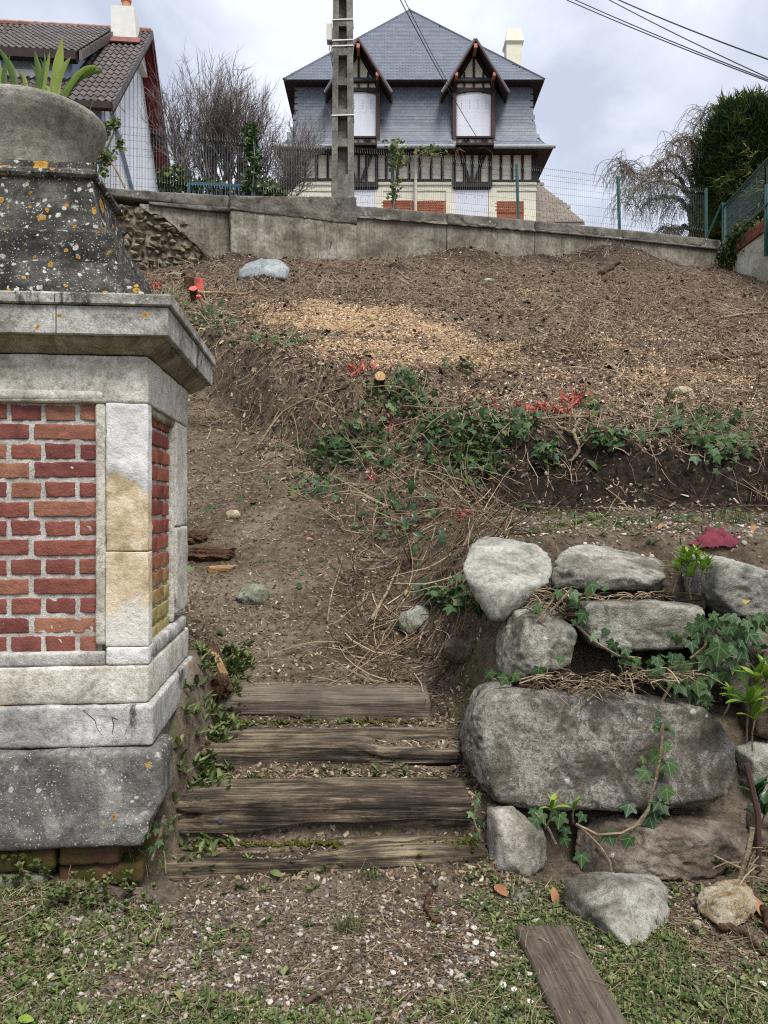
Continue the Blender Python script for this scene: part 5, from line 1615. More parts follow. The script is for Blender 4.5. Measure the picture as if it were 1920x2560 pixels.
# dormers
for c in (500, 1160):
    X0 = hx(c)
    def dx(z): return X0 + KX * z
    fy = HD - .10                                   # face of the dormer
    apz, endz, endx = hz(284), hz(585), KX * 187
    # cheeks and face body
    m = MB(); m.box((dx(-100), fy + .02, hz(884)), (dx(100), HD + 1.6, hz(500))); m.build('dormer_body', M['slate_dark'], house)
    fa = np.array([(dx(-100), fy, hz(520)), (dx(100), fy, hz(520)), (dx(86), fy, hz(478)), (dx(0), fy, hz(330)), (dx(-86), fy, hz(478))])
    obj('gable_panel', np.concatenate([fa, fa + (0, 2.2, 0)]), [(0, 1, 2, 3, 4), (9, 8, 7, 6, 5)] + [(i, (i + 1) % 5 + 0, (i + 1) % 5 + 5, i + 5) for i in range(5)], M['cream'], house)
    # gable timbers
    def gb(x0, y0, x1, y1, w_, d=.05, name='timber'):
        MB().bar((dx(x0), fy - d / 2, hz(y0)), (dx(x1), fy - d / 2, hz(y1)), d, w_, up=(0, 1, 0)).build(name, M['dark_timber'], house)
    gb(-8 + 8, 345, 0, 525, .07, .07); gb(-54, 430, -54, 522, .06, .06); gb(54, 430, 54, 522, .06, .06)
    for s in (-1, 1):
        gb(s * 4, 322, s * 122, 512, .09, .05)
        MB().bar((dx(s * 111), fy - .05, hz(500)), (dx(s * 111), fy - .05, hz(836)), .13, .12, up=(0, 1, 0)).build('frame_post', M['frame_brown'], house)
        MB().bar((dx(s * 105), fy - .28, hz(505)), (dx(s * 105), fy - .02, hz(560)), .1, .08, up=(1, 0, 0)).build('bracket', M['dark_timber'], house)
        # bargeboard and roof slab
        a, b_ = np.array([X0, HD - .62, apz]), np.array([X0 + s * endx, HD - .62, endz])
        MB().bar(a + (0, 0, -.06), b_ + (0, 0, -.06), .05, .12, up=(0, 1, 0)).build('bargeboard', M['frame_brown'], house)
        n_ = np.array([(a - b_)[2], 0, (b_ - a)[0]]) * s; n_ = n_ / np.linalg.norm(n_)
        if n_[2] < 0: n_ = -n_
        up_ = n_ * .06
        bk = np.array([0, 3.3, 0])
        q = np.array([a, b_, b_ + bk, a + bk]); q[:, 1] += .03
        MB().hexa(np.concatenate([q, q + up_])).build('dormer_roof', M['slate'], house)
        q2 = q - n_ * .012; q3 = q - n_ * .035; q2[:, 1] += .02; q3[:, 1] += .02
        MB().hexa(np.concatenate([q3, q2])).build('soffit', M['dark_timber'], house)
        MB().box((dx(s * 107 - 8), HD - .66, hz(497)), (dx(s * 107 + 8), HD - .1, hz(478))).build('purlin_end', M['salmon'], house)
    MB().box((dx(-9), HD - .67, hz(341)), (dx(9), HD - .1, hz(318))).build('purlin_end', M['salmon'], house)
    # arched lintel
    xs = np.linspace(-98, 98, 15)
    v = []
    for x in xs:
        zt = 522 + 0 * x; zl = 556 - 16 * (1 - (x / 98) ** 2)
        for yy in (fy - .06, fy + .02):
            v += [(dx(x), yy, hz(zt)), (dx(x), yy, hz(zl))]
    f = []
    for i in range(14):
        k = i * 4
        f += [(k, k + 1, k + 5, k + 4), (k + 3, k + 2, k + 6, k + 7), (k + 1, k + 3, k + 7, k + 5), (k + 2, k, k + 4, k + 6)]
    obj('arched_lintel', np.array(v), f, M['dark_timber'], house)
    MB().box((dx(-101), fy - .03, hz(529)), (dx(101), fy + .01, hz(516))).build('timber', M['dark_timber'], house)
    # shutters: four leaves with raised panels and slots
    for k in range(4):
        xa, xb = -92 + k * 46.4, -92 + (k + 1) * 46.4 - .3
        xm = (xa + xb) / 2
        zt = 556 - 15 * (1 - (xm / 98) ** 2)
        lf = MB().box((dx(xa), fy - .012, hz(829)), (dx(xb), fy + .015, hz(zt))).build('shutter', M['shutter'], house)
        for ya, yb in ((zt + 12, 655), (668, 735), (748, 820)):
            MB().box((dx(xa + 9), fy - .015, hz(yb)), (dx(xb - 9), fy - .0125, hz(ya))).build('raised_panel', M['shutter'], lf)
        for yy in (588, 603, 618, 632):
            MB().box((dx(xm - 2.4), fy - .0205, hz(yy + 4)), (dx(xm + 2.4), fy - .0175, hz(yy - 3))).build('shutter_slot', M['shutter_slot'], lf)
    MB().box((dx(-99), fy + .016, hz(833)), (dx(99), fy + .019, hz(520))).build('shutter_frame', M['shutter'], house)
    MB().box((dx(-99), fy - .008, hz(833)), (dx(-93), fy + .02, hz(535))).build('shutter_frame', M['shutter'], house)
    MB().box((dx(94), fy - .008, hz(833)), (dx(99), fy + .02, hz(535))).build('shutter_frame', M['shutter'], house)
    # little balustrade
    for ya, yb in ((832, 842), (869, 882)):
        MB().box((dx(-108), fy - .50, hz(yb)), (dx(104), fy - .40, hz(ya))).build('balcony_rail', M['dark_timber'], house)
    MB().box((dx(-108), fy - .41, hz(882)), (dx(104), fy - .02, hz(878))).build('balcony_floor', M['dark_timber'], house)
    MB().box((dx(-104), fy - .40, hz(869)), (dx(100), fy - .36, hz(842))).build('balcony_board', M['cream'], house)
    for x in (-104, -70, -34, 0, 34, 70, 100):
        gbx = MB().box((dx(x - 3), fy - .48, hz(870)), (dx(x + 3), fy - .41, hz(841))).build('baluster', M['dark_timber'], house)
    for x in (-70, 34):
        for s in (-1, 1):
            MB().bar((dx(x + 2), fy - .44, hz(868 if s > 0 else 844)), (dx(x + 34), fy - .44, hz(844 if s > 0 else 868)), .03, .03, up=(0, 1, 0)).build('baluster', M['dark_timber'], house)
# chimney of the slate house
cyy = 30.5
def cq(zx, zy): return np.array([(680 + .434 * zx - 960) / F * cyy, cyy, (1262 - .434 * zy) / F * cyy])
def frus(x0, x1, xb0, xb1, yt, yb, d0, d1, name):
    a = [cq(xb0, yb), cq(xb1, yb)]; b_ = [cq(x0, yt), cq(x1, yt)]
    v = [a[0] - (0, d0, 0), a[1] - (0, d0, 0), a[1] + (0, d0, 0), a[0] + (0, d0, 0), b_[0] - (0, d1, 0), b_[1] - (0, d1, 0), b_[1] + (0, d1, 0), b_[0] + (0, d1, 0)]
    MB().hexa(np.array(v)).build(name, M['cream'], chim)
chim = MB().hexa(np.array([cq(1344, 470) - (0, .3, 0), cq(1432, 470) - (0, .3, 0), cq(1432, 470) + (0, .3, 0), cq(1344, 470) + (0, .3, 0), cq(1344, 282) - (0, .3, 0), cq(1432, 282) - (0, .3, 0), cq(1432, 282) + (0, .3, 0), cq(1344, 282) + (0, .3, 0)])).build('chimney', M['cream'], house)
frus(1334, 1443, 1344, 1432, 264, 282, .3, .37, 'chimney_band'); frus(1352, 1428, 1336, 1441, 186, 264, .36, .26, 'chimney_cap')
# outbuilding roof right of the house
ob = empty('outbuilding', (5.6, 27.5, 6), 'low outbuilding with a tan tiled lean-to roof right of the slate house', 'outbuilding')
a, b_, c_, d_2 = V(1343, 455, 28), V(1470, 560, 27), V(1300, 560, 27), V(1300, 455, 28)
a, d_2 = V(1342, 452, 28.5), V(1250, 452, 28.5); b_, c_ = V(1462, 556, 26.5), V(1250, 556, 26.5)
rv = np.array([c_, b_, a, d_2])
MB().hexa(np.concatenate([rv - (0, 0, .1), rv])).build('roof', M['tile_far'], ob)
tf_v, tf_f = gridbox((.12, .012, .10), (1, 1, 1), .002)
m = MB()
up_ = (a - b_); up_[0] = 0; up_ /= np.linalg.norm(up_)
nn = np.cross(np.array([1., 0, 0]), up_)
for r_ in range(16):
    s = (r_ + .5) / 16
    l_ = c_ + (d_2 - c_) * s; rr_ = b_ + (a - b_) * s
    x = l_[0] + (.12 if r_ % 2 else 0)
    while x < rr_[0]:
        p = np.array([x, l_[1], l_[2]]) + nn * .02
        m.add(p + tf_v @ np.stack([E1 * 0 + (1, 0, 0), -nn, up_], 1).T, tf_f, random.random())
        x += .25
o = m.build('roof_tiles', M['tile_far'], ob); o['kind'] = 'stuff'
MB().box((1.8 + 3.5, 27, 5.5), (6.6, 30, 9.2)).build('wall', M['cream'], ob)
# ------------------------------------------------------------------ blue and white house on the left
LC = np.array([-7.02, 19.0, 0])
LG = np.array([-.093, .9957, 0]); LF = np.array([-.9957, -.093, 0])
def LV(u, v, z): return LC + LF * u + LG * v + E3 * z
lh = empty('gabled_house', LV(3, 4, 5.4), 'white and light blue boarded house with brown tiled roof and dark red eaves', 'house')
RZ, EZL, VE, VR = 14.15, 9.70, -.5, 4.0
sl = (RZ - EZL) / (VR - VE)
def rz(v): return RZ - abs(v - VR) * sl
def quadbox(pts_lo, pts_hi, name, m_, parent=lh): return MB().hexa(np.array(list(pts_lo) + list(pts_hi))).build(name, M[m_], parent)
# walls
gz = lambda v: rz(v) - .28
gv = [LV(0, 0, 5.3), LV(0, 8, 5.3), LV(0, 8, gz(8)), LV(0, 4, gz(4)), LV(0, 0, gz(0))]
gw = np.array(gv + [p + LF * 8 for p in gv])
obj('wall', gw, [(0, 1, 2, 3, 4), (9, 8, 7, 6, 5), (0, 4, 9, 5), (4, 3, 8, 9), (3, 2, 7, 8), (2, 1, 6, 7), (1, 0, 5, 6)], M['white_house'], lh)
# upright blue battens on the gable
for i in range(15):
    v = .42 + i * .52
    zt = gz(v) - .02
    w_ = .021
    quadbox([LV(-.022, v - w_, 5.3), LV(-.022, v + w_, 5.3), LV(-.001, v + w_, 5.3), LV(-.001, v - w_, 5.3)], [LV(-.022, v - w_, zt), LV(-.022, v + w_, zt), LV(-.001, v + w_, zt), LV(-.001, v - w_, zt)], 'batten', 'blue_trim')
# white boards between the battens stand a little proud
for i in range(14):
    v0, v1 = .47 + i * .52, .89 + i * .52
    zt0, zt1 = gz(v0) - .02, gz(v1) - .02
    if 4.0 < v0 < 6.6 and False: continue
    quadbox([LV(-.012, v0, 5.3), LV(-.012, v1, 5.3), LV(-.001, v1, 5.3), LV(-.001, v0, 5.3)], [LV(-.012, v0, zt0), LV(-.012, v1, zt1), LV(-.001, v1, zt1), LV(-.001, v0, zt0)], 'board', 'white_house')
quadbox([LV(-.05, -.03, 5.3), LV(-.05, .16, 5.3), LV(.2, .16, 5.3), LV(.2, -.03, 5.3)], [LV(-.05, -.03, gz(0)), LV(-.05, .16, gz(0)), LV(.2, .16, gz(0)), LV(.2, -.03, gz(0))], 'corner_post', 'blue_trim')
MB().bar(LV(-.035, .4, 10.4), LV(-.035, 4.6, 8.4), .03, .16, up=LF).build('brace', M['blue_trim'], lh)
# gable window with blue surround
wz0, wz1, wv0, wv1 = 6.2, 8.95, 5.05, 6.15
wf = quadbox([LV(-.06, wv0 - .02, wz0), LV(-.06, wv0 + .14, wz0), LV(-.0, wv0 + .14, wz0), LV(-.0, wv0 - .02, wz0)], [LV(-.06, wv0 - .02, wz1), LV(-.06, wv0 + .14, wz1), LV(0, wv0 + .14, wz1), LV(0, wv0 - .02, wz1)], 'window', 'blue_trim')
quadbox([LV(-.05, wv0 + .14, wz0), LV(-.05, wv1, wz0), LV(-.02, wv1, wz0), LV(-.02, wv0 + .14, wz0)], [LV(-.05, wv0 + .14, wz1 - .2), LV(-.05, wv1, wz1 - .2), LV(-.02, wv1, wz1 - .2), LV(-.02, wv0 + .14, wz1 - .2)], 'pane', 'glass', wf)
for va, vb in ((wv1, wv1 + .30), ((wv0 + wv1) / 2, (wv0 + wv1) / 2 + .09)):
    quadbox([LV(-.07, va, wz0), LV(-.07, vb, wz0), LV(-.02, vb, wz0), LV(-.02, va, wz0)], [LV(-.07, va, wz1), LV(-.07, vb, wz1), LV(-.02, vb, wz1), LV(-.02, va, wz1)], 'frame', 'blue_trim', wf)
quadbox([LV(-.16, wv0 - .1, wz1), LV(-.16, wv1 + .35, wz1), LV(-.0, wv1 + .35, wz1), LV(-.0, wv0 - .1, wz1)], [LV(-.12, wv0 - .1, wz1 + .2), LV(-.12, wv1 + .35, wz1 + .2), LV(0, wv1 + .35, wz1 + .2), LV(0, wv0 - .1, wz1 + .2)], 'hood', 'blue_trim', wf)
# roof slabs with red soffit at the verge
UV = -.42
for s in (0, 1):
    va, vb = (VE, VR) if s == 0 else (8.5, VR)
    a0, a1 = rz(va), RZ
    p = [LV(UV, va, a0), LV(9, va, a0), LV(9, vb, a1), LV(UV, vb, a1)]
    quadbox([q - E3 * .16 for q in p], [q - E3 * .03 for q in p], 'roof', 'slate_dark')
    p2 = [LV(UV + .03, va + (.03 if s == 0 else -.03), a0), LV(.03, va, a0), LV(.03, vb, a1), LV(UV + .03, vb, a1)]
    quadbox([q - E3 * .21 for q in p2], [q - E3 * .165 for q in p2], 'soffit', 'oxblood')
    q4 = [LV(UV - .03, va, a0 - .3), LV(UV, va, a0 - .3), LV(UV, vb, a1 - .3), LV(UV - .03, vb, a1 - .3)]
    quadbox(q4, [q + E3 * .27 for q in q4], 'bargeboard', 'oxblood' if s else 'dark_timber')
for vv, zz in ((6.0, -.02), (8.2, -.02)):
    MB().box(LV(-.06, vv, rz(vv) - .45) - (.30, .1, 0), LV(-.06, vv, rz(vv) - .20) + (.36, .1, 0)).build('purlin_end', M['dark_timber'], lh)
# tiles: each with two waves
nu = 11
uu = np.linspace(0, .335, nu)
wave = .026 * np.cos(uu / .335 * 4 * np.pi)
tl = .40
tv = np.concatenate([np.stack([uu, np.full(nu, y), wave + (0.035 if y == 0 else 0.006)], 1) for y in (0, tl)] + [np.stack([uu, np.zeros(nu), wave - .0], 1)])
tf = np.concatenate([np.stack([np.arange(nu - 1), np.arange(1, nu), np.arange(nu + 1, 2 * nu), np.arange(nu, 2 * nu - 1)], 1), np.stack([np.arange(2 * nu, 3 * nu - 1), np.arange(2 * nu + 1, 3 * nu), np.arange(1, nu), np.arange(nu - 1)], 1)])
tile_me = mesh_np('roof_tile', tv, [tf]); tile_me.materials.append(M['tile_brown'])
SLn = np.array([0, 1, sl]); SLn = SLn / np.linalg.norm(SLn)
def roof_frame(pitch):
    up_ = LG * math.cos(pitch) + E3 * math.sin(pitch)
    return np.stack([LF, up_, np.cross(LF, up_) * (1 if np.cross(LF, up_)[2] > 0 else -1)], 1)
RM = roof_frame(math.atan(sl))
if np.linalg.det(RM) < 0: pass
slope_len = math.hypot(VR - VE, RZ - EZL)
tiles = []
nrow = 18
DU0, DU1 = .62, 2.75
DVE, DZE = .25, 11.25
dpitch = math.atan((RZ - .12 - DZE) / (VR - .15 - DVE))
for r_ in range(nrow):
    d = r_ / nrow * slope_len
    v = VE + (VR - VE) * r_ / nrow; z = EZL + (RZ - EZL) * r_ / nrow
    u = UV - .02
    while u < 6.8:
        if not (DU0 + .05 < u < DU1 - .25 and v > .9):
            tiles.append((LV(u, v, z), RM))
        u += .335
RD = roof_frame(dpitch)
dl = math.hypot(RZ - .12 - DZE, VR - .15 - DVE)
nd = 15
for r_ in range(nd):
    v = DVE + (VR - .15 - DVE) * r_ / nd; z = DZE + (RZ - .12 - DZE) * r_ / nd
    u = DU0 - .06
    while u < DU1 - .1:
        tiles.append((LV(u, v, z + .06), RD)); u += .335
def tile_key(i):
    p = tiles[i][0]
    px = 960 + F * p[0] / p[1]
    return (0 if px > -30 else 1, p[1])
order = sorted(range(len(tiles)), key=tile_key)
m = MB()
for k, i in enumerate(order):
    p, Rm = tiles[i]
    if k < 300:
        o = bpy.data.objects.new('roof_tile', tile_me); COL.objects.link(o); o.parent = lh
        mt = Matrix(Rm.tolist()).to_4x4(); mt.translation = p - wloc(lh)
        o.matrix_local = mt
    else:
        m.add(p + tv @ Rm.T, tf, random.random())
o = m.build('roof_tiles', M['tile_brown'], lh); o['kind'] = 'stuff'
# verge tiles
for r_ in range(nrow):
    v = VE + (VR - VE) * r_ / nrow; v2 = v + (VR - VE) / nrow * 1.1
    z = rz(v); z2 = rz(v2)
    q = [LV(UV - .06, v, z - .17), LV(UV - .0, v, z - .17), LV(UV, v2, z2 - .17), LV(UV - .06, v2, z2 - .17)]
    quadbox(q, [q[0] + E3 * .25, q[1] + E3 * .25, q[2] + E3 * .21, q[3] + E3 * .21], 'verge_tile', 'tile_brown')
    v = 8.5 - (v - VE); v2 = 8.5 - (v2 - VE)
    q = [LV(UV - .06, v, z - .1), LV(UV - .0, v, z - .1), LV(UV, v2, z2 - .1), LV(UV - .06, v2, z2 - .1)]
    quadbox(q, [q[0] + E3 * .20, q[1] + E3 * .20, q[2] + E3 * .16, q[3] + E3 * .16], 'verge_tile', 'tile_brown')
# dormer body, verge, eave and shutter box
for r_ in range(nd):
    v = DVE + (VR - .15 - DVE) * r_ / nd; v2 = v + (VR - .15 - DVE) / nd * 1.1
    z = DZE + (RZ - .12 - DZE) * r_ / nd; z2 = z + (RZ - .12 - DZE) / nd * 1.1
    q = [LV(DU0 - .12, v, z - .16), LV(DU0 - .05, v, z - .16), LV(DU0 - .05, v2, z2 - .16), LV(DU0 - .12, v2, z2 - .16)]
    quadbox(q, [q[0] + E3 * .26, q[1] + E3 * .26, q[2] + E3 * .22, q[3] + E3 * .22], 'verge_tile', 'tile_brown')
p = [LV(DU0, DVE, DZE), LV(DU1, DVE, DZE), LV(DU1, VR - .15, RZ - .12), LV(DU0, VR - .15, RZ - .12)]
quadbox([q - E3 * .12 for q in p], p, 'dormer_roof', 'slate_dark')
quadbox([LV(DU0, DVE - .12, DZE - .2), LV(DU1, DVE - .12, DZE - .2), LV(DU1, DVE + .1, DZE - .2), LV(DU0, DVE + .1, DZE - .2)], [LV(DU0, DVE - .12, DZE + .02), LV(DU1, DVE - .12, DZE + .02), LV(DU1, DVE + .1, DZE + .02), LV(DU0, DVE + .1, DZE + .02)], 'eave_board', 'dark_timber')
dvf = .62
quadbox([LV(DU0 + .22, dvf, 9.9), LV(DU1 - .1, dvf, 9.9), LV(DU1 - .1, 3, 9.9), LV(DU0 + .22, 3, 9.9)], [LV(DU0 + .22, dvf, DZE - .02), LV(DU1 - .1, dvf, DZE - .02), LV(DU1 - .1, 3, DZE + 1.5), LV(DU0 + .22, 3, DZE + 1.5)], 'dormer_wall', 'blue_trim')
sb = quadbox([LV(DU0 + .42, dvf - .06, 10.72), LV(DU1 - .2, dvf - .06, 10.72), LV(DU1 - .2, dvf - .005, 10.72), LV(DU0 + .42, dvf - .005, 10.72)], [LV(DU0 + .42, dvf - .06, 10.97), LV(DU1 - .2, dvf - .06, 10.97), LV(DU1 - .2, dvf - .005, 10.97), LV(DU0 + .42, dvf - .005, 10.97)], 'shutter_box', 'white_house')
for k in range(7):
    z = 10.0 + k * .1
    quadbox([LV(DU0 + .42, dvf - .03, z), LV(DU1 - .2, dvf - .03, z), LV(DU1 - .2, dvf - .004, z), LV(DU0 + .42, dvf - .004, z)], [LV(DU0 + .42, dvf - .03, z + .092), LV(DU1 - .2, dvf - .03, z + .092), LV(DU1 - .2, dvf - .004, z + .092), LV(DU0 + .42, dvf - .004, z + .092)], 'shutter_slat', 'white_house')
# ridge, eave gutter, red flashing, chimney and pot
for k in range(18):
    u = UV + k * .42
    m = MB(); m.tube([LV(u, VR, RZ + .02), LV(u + .44, VR, RZ + .035)], .085, 8); m.build('ridge_tile', M['tile_ridge'], lh)
MB().bar(LV(UV, VE - .06, EZL - .12), LV(8, VE - .06, EZL - .12), .13, .16).build('gutter', M['dark_timber'], lh)
MB().box(LV(.45, -.05, 5.3) - (.08, .08, 0), LV(.45, -.05, EZL - .2) + (.08, .0, 0)).build('downpipe', M['pipe_cream'], lh)
cu0, cu1, cv0, cv1 = -.20, .56, 3.25, 4.1
czb = rz(cv0) - .3
chl = quadbox([LV(cu0, cv0, czb), LV(cu1, cv0, czb), LV(cu1, cv1 + .5, czb), LV(cu0, cv1 + .5, czb)], [LV(cu0 + .12, cv0, 14.42), LV(cu1, cv0, 14.42), LV(cu1, cv1, 14.42), LV(cu0 + .12, cv1, 14.42)], 'chimney', 'chimney_white')
m = MB(); c0 = LV((cu0 + cu1) / 2 + .02, cv0 + .32, 14.42)
m.tube([c0, c0 + E3 * .12, c0 + E3 * .125, c0 + E3 * .30, c0 + E3 * .31, c0 + E3 * .42, c0 + E3 * .43], [.14, .13, .13, .12, .15, .15, .13], 14); m.build('chimney_pot', M['pot'], chl)
ndir = RM[:, 2]
for (ua, ub, va, vb) in ((cu0 - .12, cu1 + .15, cv0 - .32, cv0 + .0), (cu1, cu1 + .26, cv0 - .62, cv0 + .5)):
    p = [LV(ua, va, rz(va)) + ndir * .07, LV(ub, va, rz(va)) + ndir * .07, LV(ub, vb, rz(vb)) + ndir * .07, LV(ua, vb, rz(vb)) + ndir * .07]
    quadbox(p, [q + ndir * .03 for q in p], 'flashing', 'red_flash')
p = [LV(2.75, 3.2, rz(3.2)) + ndir * .07, LV(3.05, 3.2, rz(3.2)) + ndir * .07, LV(3.0, 3.9, rz(3.9)) + ndir * .07, LV(2.65, 3.9, rz(3.9)) + ndir * .07]
quadbox(p, [q + ndir * .03 for q in p], 'flashing', 'red_flash')

# ------------------------------------------------------------------ trees
def grow(name, m_tr, m_tw, label, stems, levels, seed, base, cat='tree', r_tw=.006, uplift=.25, droop=0., trunk_lv=1):
    """stems: list of (start, dir, length, radius); levels: list of (children, length ratio, spread)"""
    rg = np.random.default_rng(seed)
    root = empty(name, base, label, cat)
    cur = [(np.array(a, float), np.array(d, float) / np.linalg.norm(d), L, r) for a, d, L, r in stems]
    K = 6
    tw = MB()
    for lv in range(len(levels) + 1):
        P, RR = [], []
        for a, d, L, r in cur:
            pts = [a]; dd = d.copy()
            for k in range(K - 1):
                dd = dd + rg.normal(size=3) * .13 + np.array([0, 0, uplift * .14 - droop * (.1 + .2 * k) * (lv > 0)])
                dd /= np.linalg.norm(dd)
                pts.append(pts[-1] + dd * L / (K - 1))
            P.append(pts); RR.append(np.linspace(r, r * (.55 if lv < len(levels) else .3), K))
        P = np.array(P); RR = np.array(RR)
        if lv <= trunk_lv:
            for i in range(len(P)):
                v, f = tubes(P[i:i + 1], RR[i:i + 1], 7 if lv == 0 else 5)
                obj('trunk' if lv == 0 else 'branch', v, f, m_tr, root, True, np.full(len(v), .5))
        else:
            v, f = tubes(P, RR, 3, False)
            tw.add(v, f, np.repeat(rg.random(len(P)), K * 3))
        if lv == len(levels): break
        nch, ratio, spread = levels[lv]
        nxt = []
        for i in range(len(P)):
            L, r = cur[i][2], cur[i][3]
            for j in range(nch):
                s = rg.uniform(.25, 1.) if lv else rg.uniform(.3, 1.) ** .8
                if j == 0: s = 1.
                k = s * (K - 1); k0 = min(int(k), K - 2)
                p = P[i, k0] + (P[i, k0 + 1] - P[i, k0]) * (k - k0)
                d = P[i, k0 + 1] - P[i, k0]; d = d / np.linalg.norm(d)
                nd_ = d + rg.normal(size=3) * spread + np.array([0, 0, uplift])
                nxt.append((p, nd_ / np.linalg.norm(nd_), L * ratio * rg.uniform(.7, 1.25), max(r * (1 - .5 * s) * .62, r_tw)))
        cur = nxt
    if tw.n:
        o = tw.build('twigs', m_tw, root); o['kind'] = 'stuff'
    return root
tb = np.array([-4.0, 19.2, 6.6])
st = []
for px, lean in ((488, -.42), (500, -.30), (525, -.24), (548, -.10), (570, -.02), (585, .08), (612, .18), (640, .28), (660, .40), (690, .5), (478, -.55), (700, .58), (600, .22), (535, -.16)):
    a = V(px * .55 + 570 * .45, 520, 19.2 + random.uniform(-.5, .5)); a[2] = 6.6
    st.append((a, (lean, random.uniform(-.3, .3), 1), 2.3 - abs(lean) * .6 + random.uniform(-.12, .12), random.uniform(.055, .085)))
grow('bare_tree', M['twig_tree'], M['twig_tree'], 'broad leafless multi-stemmed tree between the two houses', st, [(7, .46, .36), (6, .60, .42), (6, .64, .44), (3, .64, .5)], 4, tb, uplift=.34, r_tw=.0045)
# weeping tree at the right
wy = 20.0
def ws(*pts): return [V(1500 + a * .2532, 220 + b * .2532, wy + c) for a, b, c in pts]
wt = empty('weeping_tree', V(1738, 600, wy), 'leafless weeping tree with drooping twigs behind the right end of the fence', 'tree')
limbs = [([(940, 1480, 0), (930, 1330, 0), (900, 1230, 0), (930, 1120, .1)], .17, .11), ([(900, 1230, 0), (850, 1160, -.1), (760, 1085, -.2), (640, 1065, -.3), (520, 1090, -.4), (430, 1160, -.4)], .08, .02), ([(930, 1200, 0), (990, 1120, 0), (1010, 960, .2), (1000, 740, .3), (950, 560, .2)], .09, .02),
         ([(920, 1150, 0), (860, 1000, .2), (760, 860, .3), (640, 800, .3), (480, 850, .2), (380, 960, .2)], .06, .015), ([(950, 1100, .1), (900, 900, .4), (830, 720, .5), (740, 640, .4), (640, 690, .3), (560, 800, .3)], .06, .015), ([(900, 1380, 0), (820, 1370, -.2), (700, 1400, -.3), (620, 1360, -.4)], .07, .02),
         ([(960, 1000, 0), (1000, 800, -.3), (960, 560, -.5), (880, 480, -.6), (800, 480, -.7), (720, 560, -.7)], .05, .012), ([(920, 1120, 0), (800, 960, -.5), (650, 900, -.8), (450, 920, -.9), (320, 1020, -1), (250, 1180, -1)], .05, .01),
         ([(960, 780, .2), (960, 480, 0), (1020, 270, 0), (1150, 180, 0)], .02, .005), ([(480, 880, 0), (330, 850, 0), (230, 770, 0), (170, 690, 0)], .015, .004), ([(980, 1000, 0), (1080, 860, .3), (1130, 760, .3), (1180, 900, .3)], .05, .012)]
tw = MB(); rg = np.random.default_rng(8)
for pts, r0, r1 in limbs:
    p = np.array(ws(*pts)); s = np.linspace(0, 1, len(p)); u = np.linspace(0, 1, 16)
    c = np.stack([np.interp(u, s, p[:, k]) for k in range(3)], 1)
    for _ in range(3): c[1:-1] = (c[:-2] + 2 * c[1:-1] + c[2:]) / 4
    c[1:-1] += rg.normal(size=(14, 3)) * .02
    v, f = tubes(c[None], np.linspace(r0, r1, 16)[None], 7)
    obj('trunk' if r0 > .1 else 'branch', v, f, M['willow'], wt, True, np.full(len(v), .35))
    if r0 > .1: continue
    n = 60
    P, RR = [], []
    for j in range(n):
        k = rg.uniform(3, 15); k0 = min(int(k), 14)
        q = c[k0] + (c[k0 + 1] - c[k0]) * (k - k0)
        d = np.array([rg.normal() * .8 - .25, rg.normal() * .8, rg.uniform(-.1, 1.0)]); d /= np.linalg.norm(d)
        L = rg.uniform(.3, 1.0); line = [q]
        for i in range(9):
            d = d + np.array([0, 0, -.30]) + rg.normal(size=3) * .16; d /= np.linalg.norm(d)
            line.append(line[-1] + d * L / 9)
        P.append(line); RR.append(np.linspace(.010, .0035, 10))
        for _ in range(3):
            i0 = rg.integers(1, 8); q = np.array(line[i0]); d2 = np.array([rg.normal() * .7, rg.normal() * .7, rg.uniform(-.4, .6)]); d2 /= np.linalg.norm(d2); L2 = rg.uniform(.2, .8); l2 = [q]
            for i in range(9):
                d2 = d2 + np.array([0, 0, -.32]) + rg.normal(size=3) * .14; d2 /= np.linalg.norm(d2)
                l2.append(l2[-1] + d2 * L2 / 9)
            P.append(l2); RR.append(np.linspace(.006, .003, 10))
    P = np.array(P)
    P[:, :, 2] = np.maximum(P[:, :, 2], 6.35)
    v, f = tubes(P, np.array(RR), 3, False)
    tw.add(v, f, np.repeat(rg.random(len(P)), 30))
o = tw.build('twigs', M['willow'], wt); o['kind'] = 'stuff'

# conifer
cf = empty('conifer', V(1900, 620, 18.9), 'dense dark green conifer with yellowish sprays at the right edge', 'tree')
cc = V(1885, 435, 18.9); chw, chh = 1.05, 1.45
rg = np.random.default_rng(3)
N = 2600
# clump centres on a lumpy upright body
u = rg.normal(size=(N, 3)); u /= np.linalg.norm(u, axis=1, keepdims=True)
u[:, 2] = np.sign(u[:, 2]) * np.abs(u[:, 2]) ** .8
lump = 1 + .30 * fbm(u * 3.4, 3, .6, 3)
lump2 = fbm(u * 5, 3, .6, 9)
rad = rg.uniform(.62, 1.0, N) ** .6
sup = 1 / (np.abs(u[:, 0]) ** 5 + np.abs(u[:, 1]) ** 5 + np.abs(u[:, 2]) ** 5) ** (1 / 5)
cl = cc + u * (sup * rad * lump)[:, None] * np.array([chw, chw, chh])
